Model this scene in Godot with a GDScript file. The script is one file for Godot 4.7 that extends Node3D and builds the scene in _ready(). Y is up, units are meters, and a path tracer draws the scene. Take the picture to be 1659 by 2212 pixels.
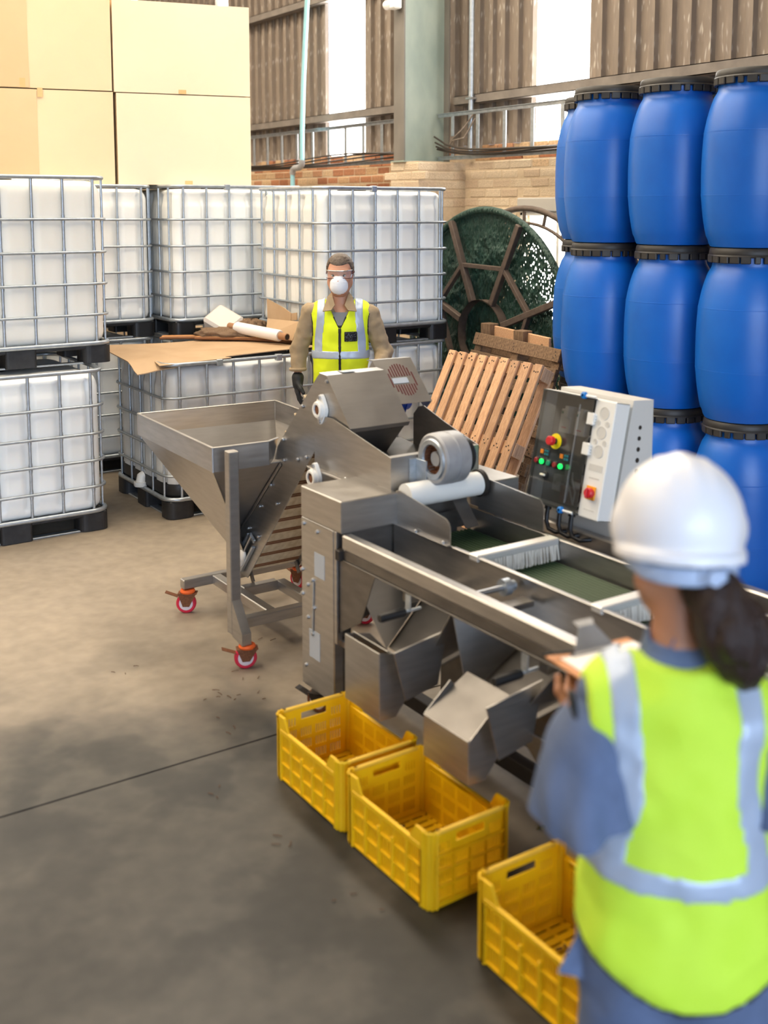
extends Node3D
# A warehouse: stacked liquid tanks, drums, a grading machine and two workers.
# World: y up, metres. -Z runs along the machine away from the lens, +X runs towards the brick wall.

var M := {}
var origin := {}
var taken := {}
var rng := RandomNumberGenerator.new()


class Mb:
	var V := PackedVector3Array()
	var N := PackedVector3Array()
	var T := PackedVector2Array()

	func tri(a: Vector3, b: Vector3, c: Vector3, na: Vector3, nb: Vector3, nc: Vector3) -> void:
		if (b - a).cross(c - a).dot(na + nb + nc) > 0.0:
			V.append(a); V.append(c); V.append(b)
			N.append(na); N.append(nc); N.append(nb)
		else:
			V.append(a); V.append(b); V.append(c)
			N.append(na); N.append(nb); N.append(nc)

	func flat(a: Vector3, b: Vector3, c: Vector3, out: Vector3) -> void:
		var n := (b - a).cross(c - a).normalized()
		if n.dot(out) < 0.0:
			n = -n
		tri(a, b, c, n, n, n)

	func quad(a: Vector3, b: Vector3, c: Vector3, d: Vector3, out: Vector3) -> void:
		flat(a, b, c, out)
		flat(a, c, d, out)

	# a box of that size round c, turned by b, its edges chamfered by e
	func box(c: Vector3, size: Vector3, e := 0.0, b := Basis.IDENTITY) -> void:
		var h := size / 2.0
		e = minf(e, minf(h.x, minf(h.y, h.z)) * 0.9)
		var ax := [b.x, b.y, b.z]
		var hh := [h.x, h.y, h.z]
		for i in 3:
			var j: int = (i + 1) % 3
			var k: int = (i + 2) % 3
			var u: Vector3 = ax[j] * (hh[j] - e)
			var w: Vector3 = ax[k] * (hh[k] - e)
			for s: float in [-1.0, 1.0]:
				var o: Vector3 = c + ax[i] * hh[i] * s
				quad(o - u - w, o + u - w, o + u + w, o - u + w, ax[i] * s)
		if e <= 0.0:
			return
		for i in 3:
			var j: int = (i + 1) % 3
			var k: int = (i + 2) % 3
			var l: Vector3 = ax[i] * (hh[i] - e)
			for s: float in [-1.0, 1.0]:
				for t: float in [-1.0, 1.0]:
					var p: Vector3 = c + ax[j] * hh[j] * s + ax[k] * (hh[k] - e) * t
					var q: Vector3 = c + ax[j] * (hh[j] - e) * s + ax[k] * hh[k] * t
					quad(p - l, p + l, q + l, q - l, ax[j] * s + ax[k] * t)
		for s: float in [-1.0, 1.0]:
			for t: float in [-1.0, 1.0]:
				for r: float in [-1.0, 1.0]:
					var o: Vector3 = c + b.x * s * h.x + b.y * t * h.y + b.z * r * h.z
					var d := [b.x * s * e, b.y * t * e, b.z * r * e]
					flat(o - d[1] - d[2], o - d[0] - d[2], o - d[0] - d[1], o - c)

	# a box from corner to corner
	func span(x0: float, x1: float, y0: float, y1: float, z0: float, z1: float, e := 0.0) -> void:
		box(Vector3((x0 + x1) / 2, (y0 + y1) / 2, (z0 + z1) / 2), Vector3(absf(x1 - x0), absf(y1 - y0), absf(z1 - z0)), e)

	# a square bar between two points
	func bar(a: Vector3, b: Vector3, w: float, h: float, up := Vector3.UP, e := 0.0) -> void:
		var d := b - a
		var z := d.normalized()
		var x := up.cross(z)
		if x.length() < 0.01:
			x = Vector3.RIGHT.cross(z)
		x = x.normalized()
		box((a + b) / 2.0, Vector3(w, h, d.length()), e, Basis(x, z.cross(x), z))

	# a flat polygon of sheet with thickness t, its outline in space
	func plate(p: PackedVector3Array, t: float) -> void:
		var n := Vector3.ZERO
		for i in p.size():
			n += (p[i] - p[0]).cross(p[(i + 1) % p.size()] - p[0])
		n = n.normalized()
		var x := (p[1] - p[0]).normalized()
		var y := n.cross(x)
		var q := PackedVector2Array()
		for v in p:
			q.append(Vector2((v - p[0]).dot(x), (v - p[0]).dot(y)))
		var ix := Geometry2D.triangulate_polygon(q)
		var o := n * t / 2.0
		var mid := Vector3.ZERO
		for v in p:
			mid += v / p.size()
		for i in range(0, ix.size(), 3):
			flat(p[ix[i]] + o, p[ix[i + 1]] + o, p[ix[i + 2]] + o, n)
			flat(p[ix[i]] - o, p[ix[i + 1]] - o, p[ix[i + 2]] - o, -n)
		for i in p.size():
			var a := p[i]
			var b := p[(i + 1) % p.size()]
			quad(a + o, b + o, b - o, a - o, (b - a).cross(n))

	# a polygon in the plane of two axes, pushed along the third
	func prism(q: PackedVector2Array, o: Vector3, x: Vector3, y: Vector3, d: Vector3) -> void:
		var ix := Geometry2D.triangulate_polygon(q)
		var p := PackedVector3Array()
		for v in q:
			p.append(o + x * v.x + y * v.y)
		for i in range(0, ix.size(), 3):
			flat(p[ix[i]], p[ix[i + 1]], p[ix[i + 2]], -d)
			flat(p[ix[i]] + d, p[ix[i + 1]] + d, p[ix[i + 2]] + d, d)
		var turn := 1.0 if not Geometry2D.is_polygon_clockwise(q) else -1.0
		for i in p.size():
			var a := p[i]
			var b := p[(i + 1) % p.size()]
			quad(a, b, b + d, a + d, (b - a).cross(x.cross(y)) * turn)

	func tube(p: PackedVector3Array, r: float, sides := 8, closed := false, rr := PackedFloat32Array(), squash := 1.0) -> void:
		var n := p.size()
		var rings := []
		var norms := []
		var ref := Vector3.UP
		for i in n:
			var t := Vector3.ZERO
			if closed:
				t = p[(i + 1) % n] - p[(i + n - 1) % n]
			else:
				t = p[mini(i + 1, n - 1)] - p[maxi(i - 1, 0)]
			t = t.normalized()
			if i == 0:
				ref = Vector3.UP if absf(t.y) < 0.9 else Vector3.RIGHT
			var x := (ref - t * ref.dot(t)).normalized()
			ref = x
			var y := t.cross(x)
			var ring := PackedVector3Array()
			var nn := PackedVector3Array()
			var rad: float = rr[i] if rr.size() else r
			for k in sides:
				var a := TAU * k / sides
				var d := x * cos(a) + y * sin(a) * squash
				ring.append(p[i] + d * rad)
				nn.append(d.normalized())
			rings.append(ring)
			norms.append(nn)
		var last := n if closed else n - 1
		for i in last:
			var j := (i + 1) % n
			for k in sides:
				var m := (k + 1) % sides
				tri(rings[i][k], rings[j][k], rings[j][m], norms[i][k], norms[j][k], norms[j][m])
				tri(rings[i][k], rings[j][m], rings[i][m], norms[i][k], norms[j][m], norms[i][m])
		if not closed:
			for k in sides:
				var m := (k + 1) % sides
				flat(p[0], rings[0][k], rings[0][m], p[0] - p[1])
				flat(p[n - 1], rings[n - 1][k], rings[n - 1][m], p[n - 1] - p[n - 2])

	func rod(a: Vector3, b: Vector3, r: float, sides := 10) -> void:
		tube(PackedVector3Array([a, b]), r, sides)

	# a profile of (radius, height) turned about the y of the frame; sharp where it bends by more than 35 degrees
	func lathe(p: PackedVector2Array, seg := 32, f := Transform3D.IDENTITY) -> void:
		var n := p.size()
		for i in n - 1:
			var e := p[i + 1] - p[i]
			if e.length() < 1e-6:
				continue
			var m := Vector2(e.y, -e.x).normalized()
			var ma := m
			var mb := m
			if i > 0:
				var e0 := p[i] - p[i - 1]
				var m0 := Vector2(e0.y, -e0.x).normalized()
				if m0.dot(m) > 0.8:
					ma = (m0 + m).normalized()
			if i < n - 2:
				var e1 := p[i + 2] - p[i + 1]
				var m1 := Vector2(e1.y, -e1.x).normalized()
				if m1.dot(m) > 0.8:
					mb = (m1 + m).normalized()
			for k in seg:
				var a0 := TAU * k / seg
				var a1 := TAU * (k + 1) / seg
				var d0 := Vector3(cos(a0), 0, sin(a0))
				var d1 := Vector3(cos(a1), 0, sin(a1))
				var A := f * (d0 * p[i].x + Vector3(0, p[i].y, 0))
				var B := f * (d1 * p[i].x + Vector3(0, p[i].y, 0))
				var C := f * (d1 * p[i + 1].x + Vector3(0, p[i + 1].y, 0))
				var D := f * (d0 * p[i + 1].x + Vector3(0, p[i + 1].y, 0))
				var nA := f.basis * (d0 * ma.x + Vector3(0, ma.y, 0))
				var nB := f.basis * (d1 * ma.x + Vector3(0, ma.y, 0))
				var nC := f.basis * (d1 * mb.x + Vector3(0, mb.y, 0))
				var nD := f.basis * (d0 * mb.x + Vector3(0, mb.y, 0))
				if p[i].x > 1e-6:
					tri(A, B, C, nA, nB, nC)
				if p[i + 1].x > 1e-6:
					tri(A, C, D, nA, nC, nD)

	func ball(c: Vector3, r: Vector3, seg := 16, b := Basis.IDENTITY) -> void:
		var p := PackedVector2Array()
		for i in seg / 2 + 1:
			var a := PI * i / (seg / 2) - PI / 2
			p.append(Vector2(maxf(cos(a), 0.0), sin(a)))
		var f := Transform3D(b * Basis.from_scale(r), c)
		var k := V.size()
		lathe(p, seg, f)
		for i in range(k, V.size()):
			var q := b.inverse() * (V[i] - c)
			N[i] = (b * Vector3(q.x / (r.x * r.x), q.y / (r.y * r.y), q.z / (r.z * r.z))).normalized()

	# a surface over a grid of points g[i][j]; closed joins the last column to the first
	func grid(g: Array, closed: bool, out: Callable) -> void:
		var nu: int = g.size()
		var nv: int = g[0].size()
		var nn := []
		for i in nu:
			var row := PackedVector3Array()
			for j in nv:
				var i0 := (i + nu - 1) % nu if closed else maxi(i - 1, 0)
				var i1 := (i + 1) % nu if closed else mini(i + 1, nu - 1)
				var n: Vector3 = (g[i1][j] - g[i0][j]).cross(g[i][mini(j + 1, nv - 1)] - g[i][maxi(j - 1, 0)])
				n = n.normalized()
				if n.dot(out.call(g[i][j])) < 0.0:
					n = -n
				row.append(n)
			nn.append(row)
		for i in (nu if closed else nu - 1):
			var k := (i + 1) % nu
			for j in nv - 1:
				tri(g[i][j], g[k][j], g[k][j + 1], nn[i][j], nn[k][j], nn[k][j + 1])
				tri(g[i][j], g[k][j + 1], g[i][j + 1], nn[i][j], nn[k][j + 1], nn[i][j + 1])

	func mesh(off: Vector3) -> ArrayMesh:
		var a := []
		a.resize(Mesh.ARRAY_MAX)
		var v := V
		if off != Vector3.ZERO:
			v = PackedVector3Array()
			v.resize(V.size())
			for i in V.size():
				v[i] = V[i] - off
		a[Mesh.ARRAY_VERTEX] = v
		a[Mesh.ARRAY_NORMAL] = N
		if T.size() == V.size():
			a[Mesh.ARRAY_TEX_UV] = T
		var m := ArrayMesh.new()
		m.add_surface_from_arrays(Mesh.PRIMITIVE_TRIANGLES, a)
		return m


# distances to tapered capsules, joined smoothly, and a mesher of surface nets
class Sdf:
	var A := PackedVector3Array()
	var D := PackedVector3Array()
	var L := PackedFloat32Array()
	var R := PackedFloat32Array()
	var Q := PackedFloat32Array()
	var S := PackedVector3Array()
	var K := PackedFloat32Array()

	func add(a: Vector3, b: Vector3, ra: float, rb: float, k := 0.03, s := Vector3.ONE) -> void:
		A.append(a)
		var d := (b - a) * s
		D.append(d)
		L.append(1.0 / maxf(d.length_squared(), 1e-9))
		R.append(ra)
		Q.append(rb - ra)
		S.append(s)
		K.append(k)

	func d(p: Vector3) -> float:
		var r := 1e3
		for i in A.size():
			var q := (p - A[i]) * S[i]
			var e := D[i]
			var t := clampf(q.dot(e) * L[i], 0.0, 1.0)
			var v := (q - e * t).length() - (R[i] + Q[i] * t)
			var k := K[i]
			var h := maxf(k - absf(r - v), 0.0)
			r = minf(r, v) - h * h * 0.25 / k
		return r


func nets(mb: Mb, f: Callable, lo: Vector3, hi: Vector3, c: float) -> void:
	var bs := 5
	var n := Vector3i(((hi - lo) / c).ceil()) + Vector3i.ONE
	n = Vector3i(ceili(float(n.x) / bs) * bs, ceili(float(n.y) / bs) * bs, ceili(float(n.z) / bs) * bs)
	var sx := n.x + 1
	var sxy := sx * (n.y + 1)
	var val := PackedFloat32Array()
	val.resize(sxy * (n.z + 1))
	val.fill(INF)
	var idx := PackedInt32Array()
	idx.resize(val.size())
	idx.fill(-1)
	var pts := PackedVector3Array()
	var cells := []
	var far := bs * c * 0.87 * 1.35 + c
	var corner := [0, 1, sx, sx + 1, sxy, sxy + 1, sxy + sx, sxy + sx + 1]
	var cpos := [Vector3(0, 0, 0), Vector3(1, 0, 0), Vector3(0, 1, 0), Vector3(1, 1, 0), Vector3(0, 0, 1), Vector3(1, 0, 1), Vector3(0, 1, 1), Vector3(1, 1, 1)]
	var edges := [0, 1, 0, 2, 0, 4, 1, 3, 1, 5, 2, 3, 2, 6, 3, 7, 4, 5, 4, 6, 5, 7, 6, 7]
	for bz in n.z / bs:
		for by in n.y / bs:
			for bx in n.x / bs:
				var b0 := Vector3i(bx, by, bz) * bs
				var mid := lo + (Vector3(b0) + Vector3.ONE * bs * 0.5) * c
				if absf(f.call(mid)) > far:
					continue
				for z in range(b0.z, b0.z + bs + 1):
					for y in range(b0.y, b0.y + bs + 1):
						for x in range(b0.x, b0.x + bs + 1):
							var i := x + y * sx + z * sxy
							if val[i] == INF:
								val[i] = f.call(lo + Vector3(x, y, z) * c)
				for z in range(b0.z, b0.z + bs):
					for y in range(b0.y, b0.y + bs):
						for x in range(b0.x, b0.x + bs):
							var i := x + y * sx + z * sxy
							var inside := 0
							for k in 8:
								if val[i + corner[k]] < 0.0:
									inside += 1
							if inside == 0 or inside == 8:
								continue
							var sum := Vector3.ZERO
							var m := 0
							for e in range(0, 24, 2):
								var va: float = val[i + corner[edges[e]]]
								var vb: float = val[i + corner[edges[e + 1]]]
								if (va < 0.0) != (vb < 0.0):
									sum += cpos[edges[e]].lerp(cpos[edges[e + 1]], va / (va - vb))
									m += 1
							idx[i] = pts.size()
							pts.append(lo + (Vector3(x, y, z) + sum / m) * c)
							cells.append(i)
	var step := [1, sx, sxy]
	var quads := PackedInt32Array()
	for i: int in cells:
		for a in 3:
			var va := val[i]
			var vb: float = val[i + step[a]]
			if vb == INF or va == INF or (va < 0.0) == (vb < 0.0):
				continue
			var u: int = step[(a + 1) % 3]
			var w: int = step[(a + 2) % 3]
			if i - u - w < 0:
				continue
			var q0 := idx[i]
			var q1 := idx[i - u]
			var q2 := idx[i - u - w]
			var q3 := idx[i - w]
			if q0 < 0 or q1 < 0 or q2 < 0 or q3 < 0:
				continue
			if va < 0.0:
				quads.append_array([q0, q1, q2, q3])
			else:
				quads.append_array([q0, q3, q2, q1])
	var nrm := PackedVector3Array()
	nrm.resize(pts.size())
	for i in range(0, quads.size(), 4):
		var g := (pts[quads[i + 2]] - pts[quads[i]]).cross(pts[quads[i + 3]] - pts[quads[i + 1]])
		for k in 4:
			nrm[quads[i + k]] += g
	for i in nrm.size():
		nrm[i] = nrm[i].normalized()
	for i in range(0, quads.size(), 4):
		var a := quads[i]
		var b := quads[i + 1]
		var d := quads[i + 2]
		var e := quads[i + 3]
		mb.tri(pts[a], pts[b], pts[d], nrm[a], nrm[b], nrm[d])
		mb.tri(pts[a], pts[d], pts[e], nrm[a], nrm[d], nrm[e])


func numbered(called: String) -> String:
	var k: int = taken.get(called, 0)
	taken[called] = k + 1
	return called if k == 0 else "%s_%03d" % [called, k]


func tag(o: Node, label: String, category: String, group := "") -> void:
	o.set_meta("label", label)
	o.set_meta("category", category)
	if group:
		o.set_meta("group", group)


func thing(called: String, label: String, category: String, at := Vector3.ZERO, group := "") -> Node3D:
	var o := Node3D.new()
	o.name = numbered(called)
	add_child(o)
	o.position = at
	origin[o] = at
	tag(o, label, category, group)
	return o


func struct(called: String, at := Vector3.ZERO) -> Node3D:
	var o := Node3D.new()
	o.name = called
	add_child(o)
	o.position = at
	origin[o] = at
	o.set_meta("kind", "structure")
	return o


# one named mesh under its thing, given in world coordinates (or in the thing's own, for things built round the origin)
func obj(called: String, mb: Mb, m: Material, parent: Node) -> MeshInstance3D:
	var o := MeshInstance3D.new()
	o.name = called
	var off: Vector3 = origin.get(parent, Vector3.ZERO)
	o.mesh = mb.mesh(off)
	o.mesh.surface_set_material(0, m)
	parent.add_child(o, true)
	origin[o] = off
	return o


# one more of a mesh that exists, elsewhere under the same parent
func again(called: String, mesh: Mesh, m: Material, parent: Node, t: Transform3D) -> MeshInstance3D:
	var o := MeshInstance3D.new()
	o.name = called
	o.mesh = mesh
	o.material_override = null
	o.set_surface_override_material(0, m)
	o.transform = t
	parent.add_child(o, true)
	return o


func dup(src: Node3D, called: String, label: String, category: String, at: Vector3, group := "", turn := 0.0) -> Node3D:
	var o: Node3D = src.duplicate()
	o.name = numbered(called)
	add_child(o)
	o.position = at
	o.rotation.y = turn
	origin[o] = at
	tag(o, label, category, group)
	return o


func v3(x: float, y: float, z: float) -> Vector3:
	return Vector3(x, y, z)


func pv(a: Array) -> PackedVector3Array:
	return PackedVector3Array(a)


func noise(f: float, octaves := 4, sd := 1) -> FastNoiseLite:
	var n := FastNoiseLite.new()
	n.noise_type = FastNoiseLite.TYPE_SIMPLEX_SMOOTH
	n.frequency = f
	n.fractal_octaves = octaves
	n.seed = sd
	return n


func ntex(n: FastNoiseLite, ramp: Array, size := 256) -> NoiseTexture2D:
	var t := NoiseTexture2D.new()
	t.width = size
	t.height = size
	t.seamless = true
	t.noise = n
	if ramp.size():
		var g := Gradient.new()
		var off := PackedFloat32Array()
		var cols := PackedColorArray()
		for i in ramp.size():
			off.append(float(i) / (ramp.size() - 1))
			cols.append(ramp[i])
		g.offsets = off
		g.colors = cols
		t.color_ramp = g
	return t


func mat(c: Color, rough := 0.6, metal := 0.0) -> StandardMaterial3D:
	var m := StandardMaterial3D.new()
	m.albedo_color = c
	m.roughness = rough
	m.metallic = metal
	return m


# blotches between two shades of a colour, and fine relief, laid on by world position
func rough(m: StandardMaterial3D, a: Color, b: Color, freq: float, scale: Vector3, sd := 1, relief := 0.0) -> StandardMaterial3D:
	m.albedo_color = Color.WHITE
	m.albedo_texture = ntex(noise(freq, 5, sd), [a, a.lerp(b, 0.5), b])
	m.uv1_triplanar = true
	m.uv1_scale = scale
	if relief > 0.0:
		m.heightmap_enabled = false
		m.normal_enabled = true
		var t := ntex(noise(freq * 2.0, 4, sd + 7), [])
		t.as_normal_map = true
		t.bump_strength = relief
		m.normal_texture = t
	return m


func materials() -> void:
	var c := func(r: int, g: int, b: int) -> Color: return Color8(r, g, b)
	var brushed := func(a: Color, b: Color, r: float, sc: Vector3) -> StandardMaterial3D:
		var m := rough(mat(Color.WHITE, r, 0.9), a, b, 0.02, sc, 3)
		m.roughness_texture = ntex(noise(0.03, 4, 9), [Color(0.75, 0.75, 0.75), Color(1, 1, 1)])
		m.roughness_texture_channel = BaseMaterial3D.TEXTURE_CHANNEL_RED
		return m
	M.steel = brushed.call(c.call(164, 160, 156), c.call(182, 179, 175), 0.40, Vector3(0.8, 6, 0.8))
	M.steel_dark = brushed.call(c.call(108, 104, 100), c.call(130, 126, 122), 0.5, Vector3(1, 3, 1))  # darker copy of steel; shade under and inside the machine put into its colour
	M.bolt = mat(c.call(190, 192, 195), 0.3, 0.9)
	M.galv = rough(mat(Color.WHITE, 0.38, 0.75), c.call(158, 166, 174), c.call(192, 199, 206), 0.03, Vector3(2, 2, 2), 5)
	M.black = mat(c.call(24, 24, 26), 0.45)
	M.pallet_black = rough(mat(Color.WHITE, 0.55), c.call(20, 20, 22), c.call(48, 47, 48), 0.02, Vector3(2, 2, 2), 6)
	M.tank = rough(mat(Color.WHITE, 0.42), c.call(232, 232, 228), c.call(240, 241, 238), 0.012, Vector3(0.8, 0.5, 0.8), 8)
	M.tank_cream = rough(mat(Color.WHITE, 0.45), c.call(233, 229, 218), c.call(242, 239, 230), 0.012, Vector3(0.8, 0.5, 0.8), 11)
	M.tank_grey = rough(mat(Color.WHITE, 0.45), c.call(196, 197, 196), c.call(226, 227, 226), 0.015, Vector3(0.9, 0.4, 0.9), 12)
	M.white_plastic = mat(c.call(232, 230, 224), 0.35)
	M.carton = rough(mat(Color.WHITE, 0.85), c.call(228, 203, 166), c.call(236, 212, 176), 0.008, Vector3(0.5, 0.5, 0.5), 13)
	M.carton_pale = rough(mat(Color.WHITE, 0.85), c.call(236, 216, 186), c.call(241, 222, 194), 0.008, Vector3(0.5, 0.5, 0.5), 14)
	M.carton_dark = rough(mat(Color.WHITE, 0.85), c.call(212, 183, 142), c.call(221, 194, 154), 0.008, Vector3(0.5, 0.5, 0.5), 15)
	M.card_brown = rough(mat(Color.WHITE, 0.85), c.call(176, 147, 114), c.call(190, 161, 128), 0.01, Vector3(1, 1, 1), 16)
	M.parcel_tape = mat(c.call(214, 178, 118), 0.4)
	M.blue = rough(mat(Color.WHITE, 0.38), c.call(2, 88, 180), c.call(6, 104, 200), 0.014, Vector3(1, 0.6, 1), 17)
	M.lid_black = rough(mat(Color.WHITE, 0.5), c.call(32, 31, 31), c.call(58, 55, 52), 0.02, Vector3(2, 2, 2), 18)
	M.yellow = rough(mat(Color.WHITE, 0.45), c.call(226, 176, 2), c.call(238, 192, 6), 0.015, Vector3(2, 2, 2), 19)
	M.yellow_worn = mat(c.call(214, 172, 50), 0.6)
	for i in 4:
		var s: float = [1.0, 0.93, 1.05, 0.88][i]
		var a := Color8(186, 142, 106) * s
		var b := Color8(216, 174, 136) * s
		var w := rough(mat(Color.WHITE, 0.8), a, b, 0.02, Vector3(2.0, 12.0, 12.0), 20 + i, 2.0)
		M["wood%d" % i] = w
		var w2 := rough(mat(Color.WHITE, 0.85), a * Color(0.55, 0.56, 0.56), b * Color(0.72, 0.72, 0.70), 0.02, Vector3(9, 1.5, 9), 30 + i, 2.0)
		M["old_wood%d" % i] = w2
	for i in 6:
		var base: Color = [Color8(176, 120, 86), Color8(190, 146, 108), Color8(158, 104, 74), Color8(196, 160, 122), Color8(182, 134, 100), Color8(203, 172, 136)][i]
		M["brick%d" % i] = rough(mat(Color.WHITE, 0.92), base * 0.88, base * 1.08, 0.04, Vector3(3, 3, 3), 40 + i, 3.0)
	for i in 3:
		var base: Color = [Color8(198, 178, 152), Color8(204, 185, 159), Color8(193, 171, 146)][i]
		M["limed_brick%d" % i] = rough(mat(Color.WHITE, 0.92), base * 0.94, base * 1.04, 0.04, Vector3(3, 3, 3), 50 + i, 3.0)
	M.mortar = rough(mat(Color.WHITE, 0.95), c.call(186, 165, 138), c.call(203, 183, 155), 0.03, Vector3(2, 2, 2), 55)
	M.sheet = rough(mat(Color.WHITE, 0.6, 0.15), c.call(116, 104, 94), c.call(138, 125, 112), 0.02, Vector3(1.6, 0.4, 1.6), 56)
	var spots := ntex(noise(0.05, 2, 57), [Color(1, 1, 1, 0), Color(1, 1, 1, 0), Color(1, 1, 1, 0), Color(1, 1, 1, 0.02), Color(0.86, 0.83, 0.76, 0.5)])
	M.sheet.detail_enabled = true
	M.sheet.detail_albedo = spots
	M.sheet.detail_blend_mode = BaseMaterial3D.BLEND_MODE_MIX
	M.girt = rough(mat(Color.WHITE, 0.6, 0.2), c.call(110, 102, 96), c.call(132, 124, 116), 0.02, Vector3(1, 1, 1), 58)
	M.green_paint = rough(mat(Color.WHITE, 0.5), c.call(132, 146, 138), c.call(160, 170, 158), 0.01, Vector3(1, 0.5, 1), 59)
	M.wall_plain = mat(c.call(176, 164, 148), 0.9)
	M.ceiling = mat(c.call(196, 190, 180), 0.8)
	M.concrete_grey = mat(c.call(176, 172, 166), 0.9)
	M.blue_pipe = mat(c.call(140, 190, 200), 0.4)
	M.cable = mat(c.call(52, 44, 38), 0.6)
	M.net = rough(mat(Color.WHITE, 0.6), c.call(16, 46, 38), c.call(34, 74, 62), 0.03, Vector3(3, 0.8, 3), 60, 6.0)
	M.net_shiny = rough(mat(Color.WHITE, 0.28), c.call(20, 54, 46), c.call(60, 96, 84), 0.05, Vector3(5, 1.6, 5), 61, 14.0)
	M.reel_iron = rough(mat(Color.WHITE, 0.65, 0.2), c.call(82, 70, 62), c.call(108, 92, 82), 0.03, Vector3(2, 2, 2), 62)
	M.vest_lime = rough(mat(Color.WHITE, 0.75), c.call(222, 238, 20), c.call(232, 248, 40), 0.01, Vector3(2, 2, 2), 63)
	M.vest_green = rough(mat(Color.WHITE, 0.75), c.call(192, 228, 52), c.call(204, 238, 72), 0.01, Vector3(2, 2, 2), 64)
	M.tape_silver = mat(c.call(176, 188, 206), 0.4, 0.2)
	M.trim_black = mat(c.call(24, 24, 26), 0.6)
	M.khaki = rough(mat(Color.WHITE, 0.85), c.call(146, 126, 98), c.call(162, 142, 114), 0.02, Vector3(3, 3, 3), 65)
	M.grey_shirt = mat(c.call(120, 122, 126), 0.85)
	M.slate = rough(mat(Color.WHITE, 0.85), c.call(82, 96, 124), c.call(98, 112, 142), 0.02, Vector3(3, 3, 3), 66)
	M.skin = mat(c.call(196, 142, 114), 0.5)
	M.skin.subsurf_scatter_enabled = true
	M.skin.subsurf_scatter_strength = 0.15
	M.skin_warm = mat(c.call(176, 122, 92), 0.5)
	M.hair = rough(mat(Color.WHITE, 0.55), c.call(66, 52, 42), c.call(112, 98, 86), 0.05, Vector3(14, 4, 14), 67, 6.0)
	M.hair_dark = rough(mat(Color.WHITE, 0.5), c.call(30, 18, 14), c.call(56, 34, 26), 0.05, Vector3(14, 3, 14), 68, 6.0)
	M.glove = mat(c.call(26, 27, 30), 0.6)
	M.mask = mat(c.call(236, 238, 242), 0.8)
	M.helmet = mat(c.call(236, 236, 240), 0.36)
	M.helmet.clearcoat_enabled = true
	M.helmet.clearcoat = 0.15
	M.helmet.clearcoat_roughness = 0.25
	M.strap_blue = mat(c.call(164, 180, 206), 0.5)
	M.glass = mat(Color(0.85, 0.9, 0.95, 0.08), 0.05)
	M.glass.transparency = BaseMaterial3D.TRANSPARENCY_ALPHA
	M.smoked = mat(Color(0.26, 0.26, 0.25, 0.42), 0.06)
	M.smoked.transparency = BaseMaterial3D.TRANSPARENCY_ALPHA
	M.eye = mat(c.call(225, 220, 214), 0.2)
	M.iris = mat(c.call(50, 36, 28), 0.2)
	M.red = mat(c.call(205, 32, 40), 0.4)
	M.wheel_red = mat(c.call(208, 30, 62), 0.4)
	M.wheel_hub = mat(c.call(226, 214, 216), 0.5)
	M.rust = rough(mat(Color.WHITE, 0.8, 0.2), c.call(96, 58, 36), c.call(142, 92, 60), 0.04, Vector3(8, 8, 8), 69)
	M.orange = mat(c.call(226, 96, 30), 0.6)
	M.belt_green = mat(c.call(14, 20, 14), 0.7)
	M.belt_rope = mat(c.call(52, 74, 46), 0.55)
	M.bar_highlight = mat(c.call(226, 223, 218), 0.42, 0.55)  # pale tone holds the roof's highlight on the brush bars
	M.rope_white = mat(c.call(206, 206, 178), 0.7)
	M.belt_cream = rough(mat(Color.WHITE, 0.6), c.call(184, 162, 126), c.call(230, 215, 186), 0.02, Vector3(4, 4, 4), 70)
	M.belt_stain = mat(c.call(128, 84, 52), 0.8)
	M.bristle = mat(c.call(226, 216, 200), 0.8)
	M.sticker = mat(c.call(170, 176, 184), 0.5)
	M.grey_cast = rough(mat(Color.WHITE, 0.5, 0.3), c.call(150, 150, 152), c.call(172, 172, 174), 0.02, Vector3(3, 3, 3), 71)
	M.dark_iron = mat(c.call(46, 40, 36), 0.6, 0.3)
	M.motor_blue = mat(c.call(24, 58, 130), 0.5)
	M.slot = mat(c.call(88, 30, 28), 0.7)
	M.panel_back = mat(c.call(52, 56, 56), 0.6)
	M.shade_brown = mat(c.call(70, 52, 44), 0.75)  # tone of the shade in the machine's far gap
	M.board_brown = mat(c.call(92, 50, 44), 0.7)
	M.yellow_bright = mat(c.call(240, 212, 10), 0.45)
	M.orange_bright = mat(c.call(240, 160, 20), 0.45)
	M.button_green = mat(c.call(18, 128, 92), 0.4)
	M.button_red = mat(c.call(136, 26, 32), 0.4)
	M.amber = mat(c.call(216, 120, 20), 0.4)
	M.teal = mat(c.call(36, 112, 122), 0.4)
	M.clip_blue = mat(c.call(20, 120, 200), 0.4)
	M.embossed = mat(c.call(206, 203, 196), 0.5)
	M.lamp_green = mat(c.call(20, 220, 90), 0.3)
	M.lamp_green.emission_enabled = true
	M.lamp_green.emission = c.call(30, 255, 110)
	M.lamp_green.emission_energy_multiplier = 1.1
	M.daylight = mat(c.call(250, 250, 250), 0.6)
	M.daylight.emission_enabled = true
	M.daylight.emission = Color(1.0, 0.985, 0.96)
	M.daylight.emission_energy_multiplier = 9.0
	M.rooflight = mat(c.call(250, 248, 240), 0.6)
	M.rooflight.emission_enabled = true
	M.rooflight.emission = Color(1.0, 0.94, 0.84)
	M.rooflight.emission_energy_multiplier = 9.0
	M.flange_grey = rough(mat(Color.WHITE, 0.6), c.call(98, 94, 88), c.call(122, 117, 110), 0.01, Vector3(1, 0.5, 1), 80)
	M.foam = mat(c.call(206, 200, 194), 0.55)
	M.burlap = rough(mat(Color.WHITE, 0.95), c.call(110, 88, 68), c.call(146, 120, 96), 0.05, Vector3(8, 8, 8), 72, 8.0)
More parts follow.
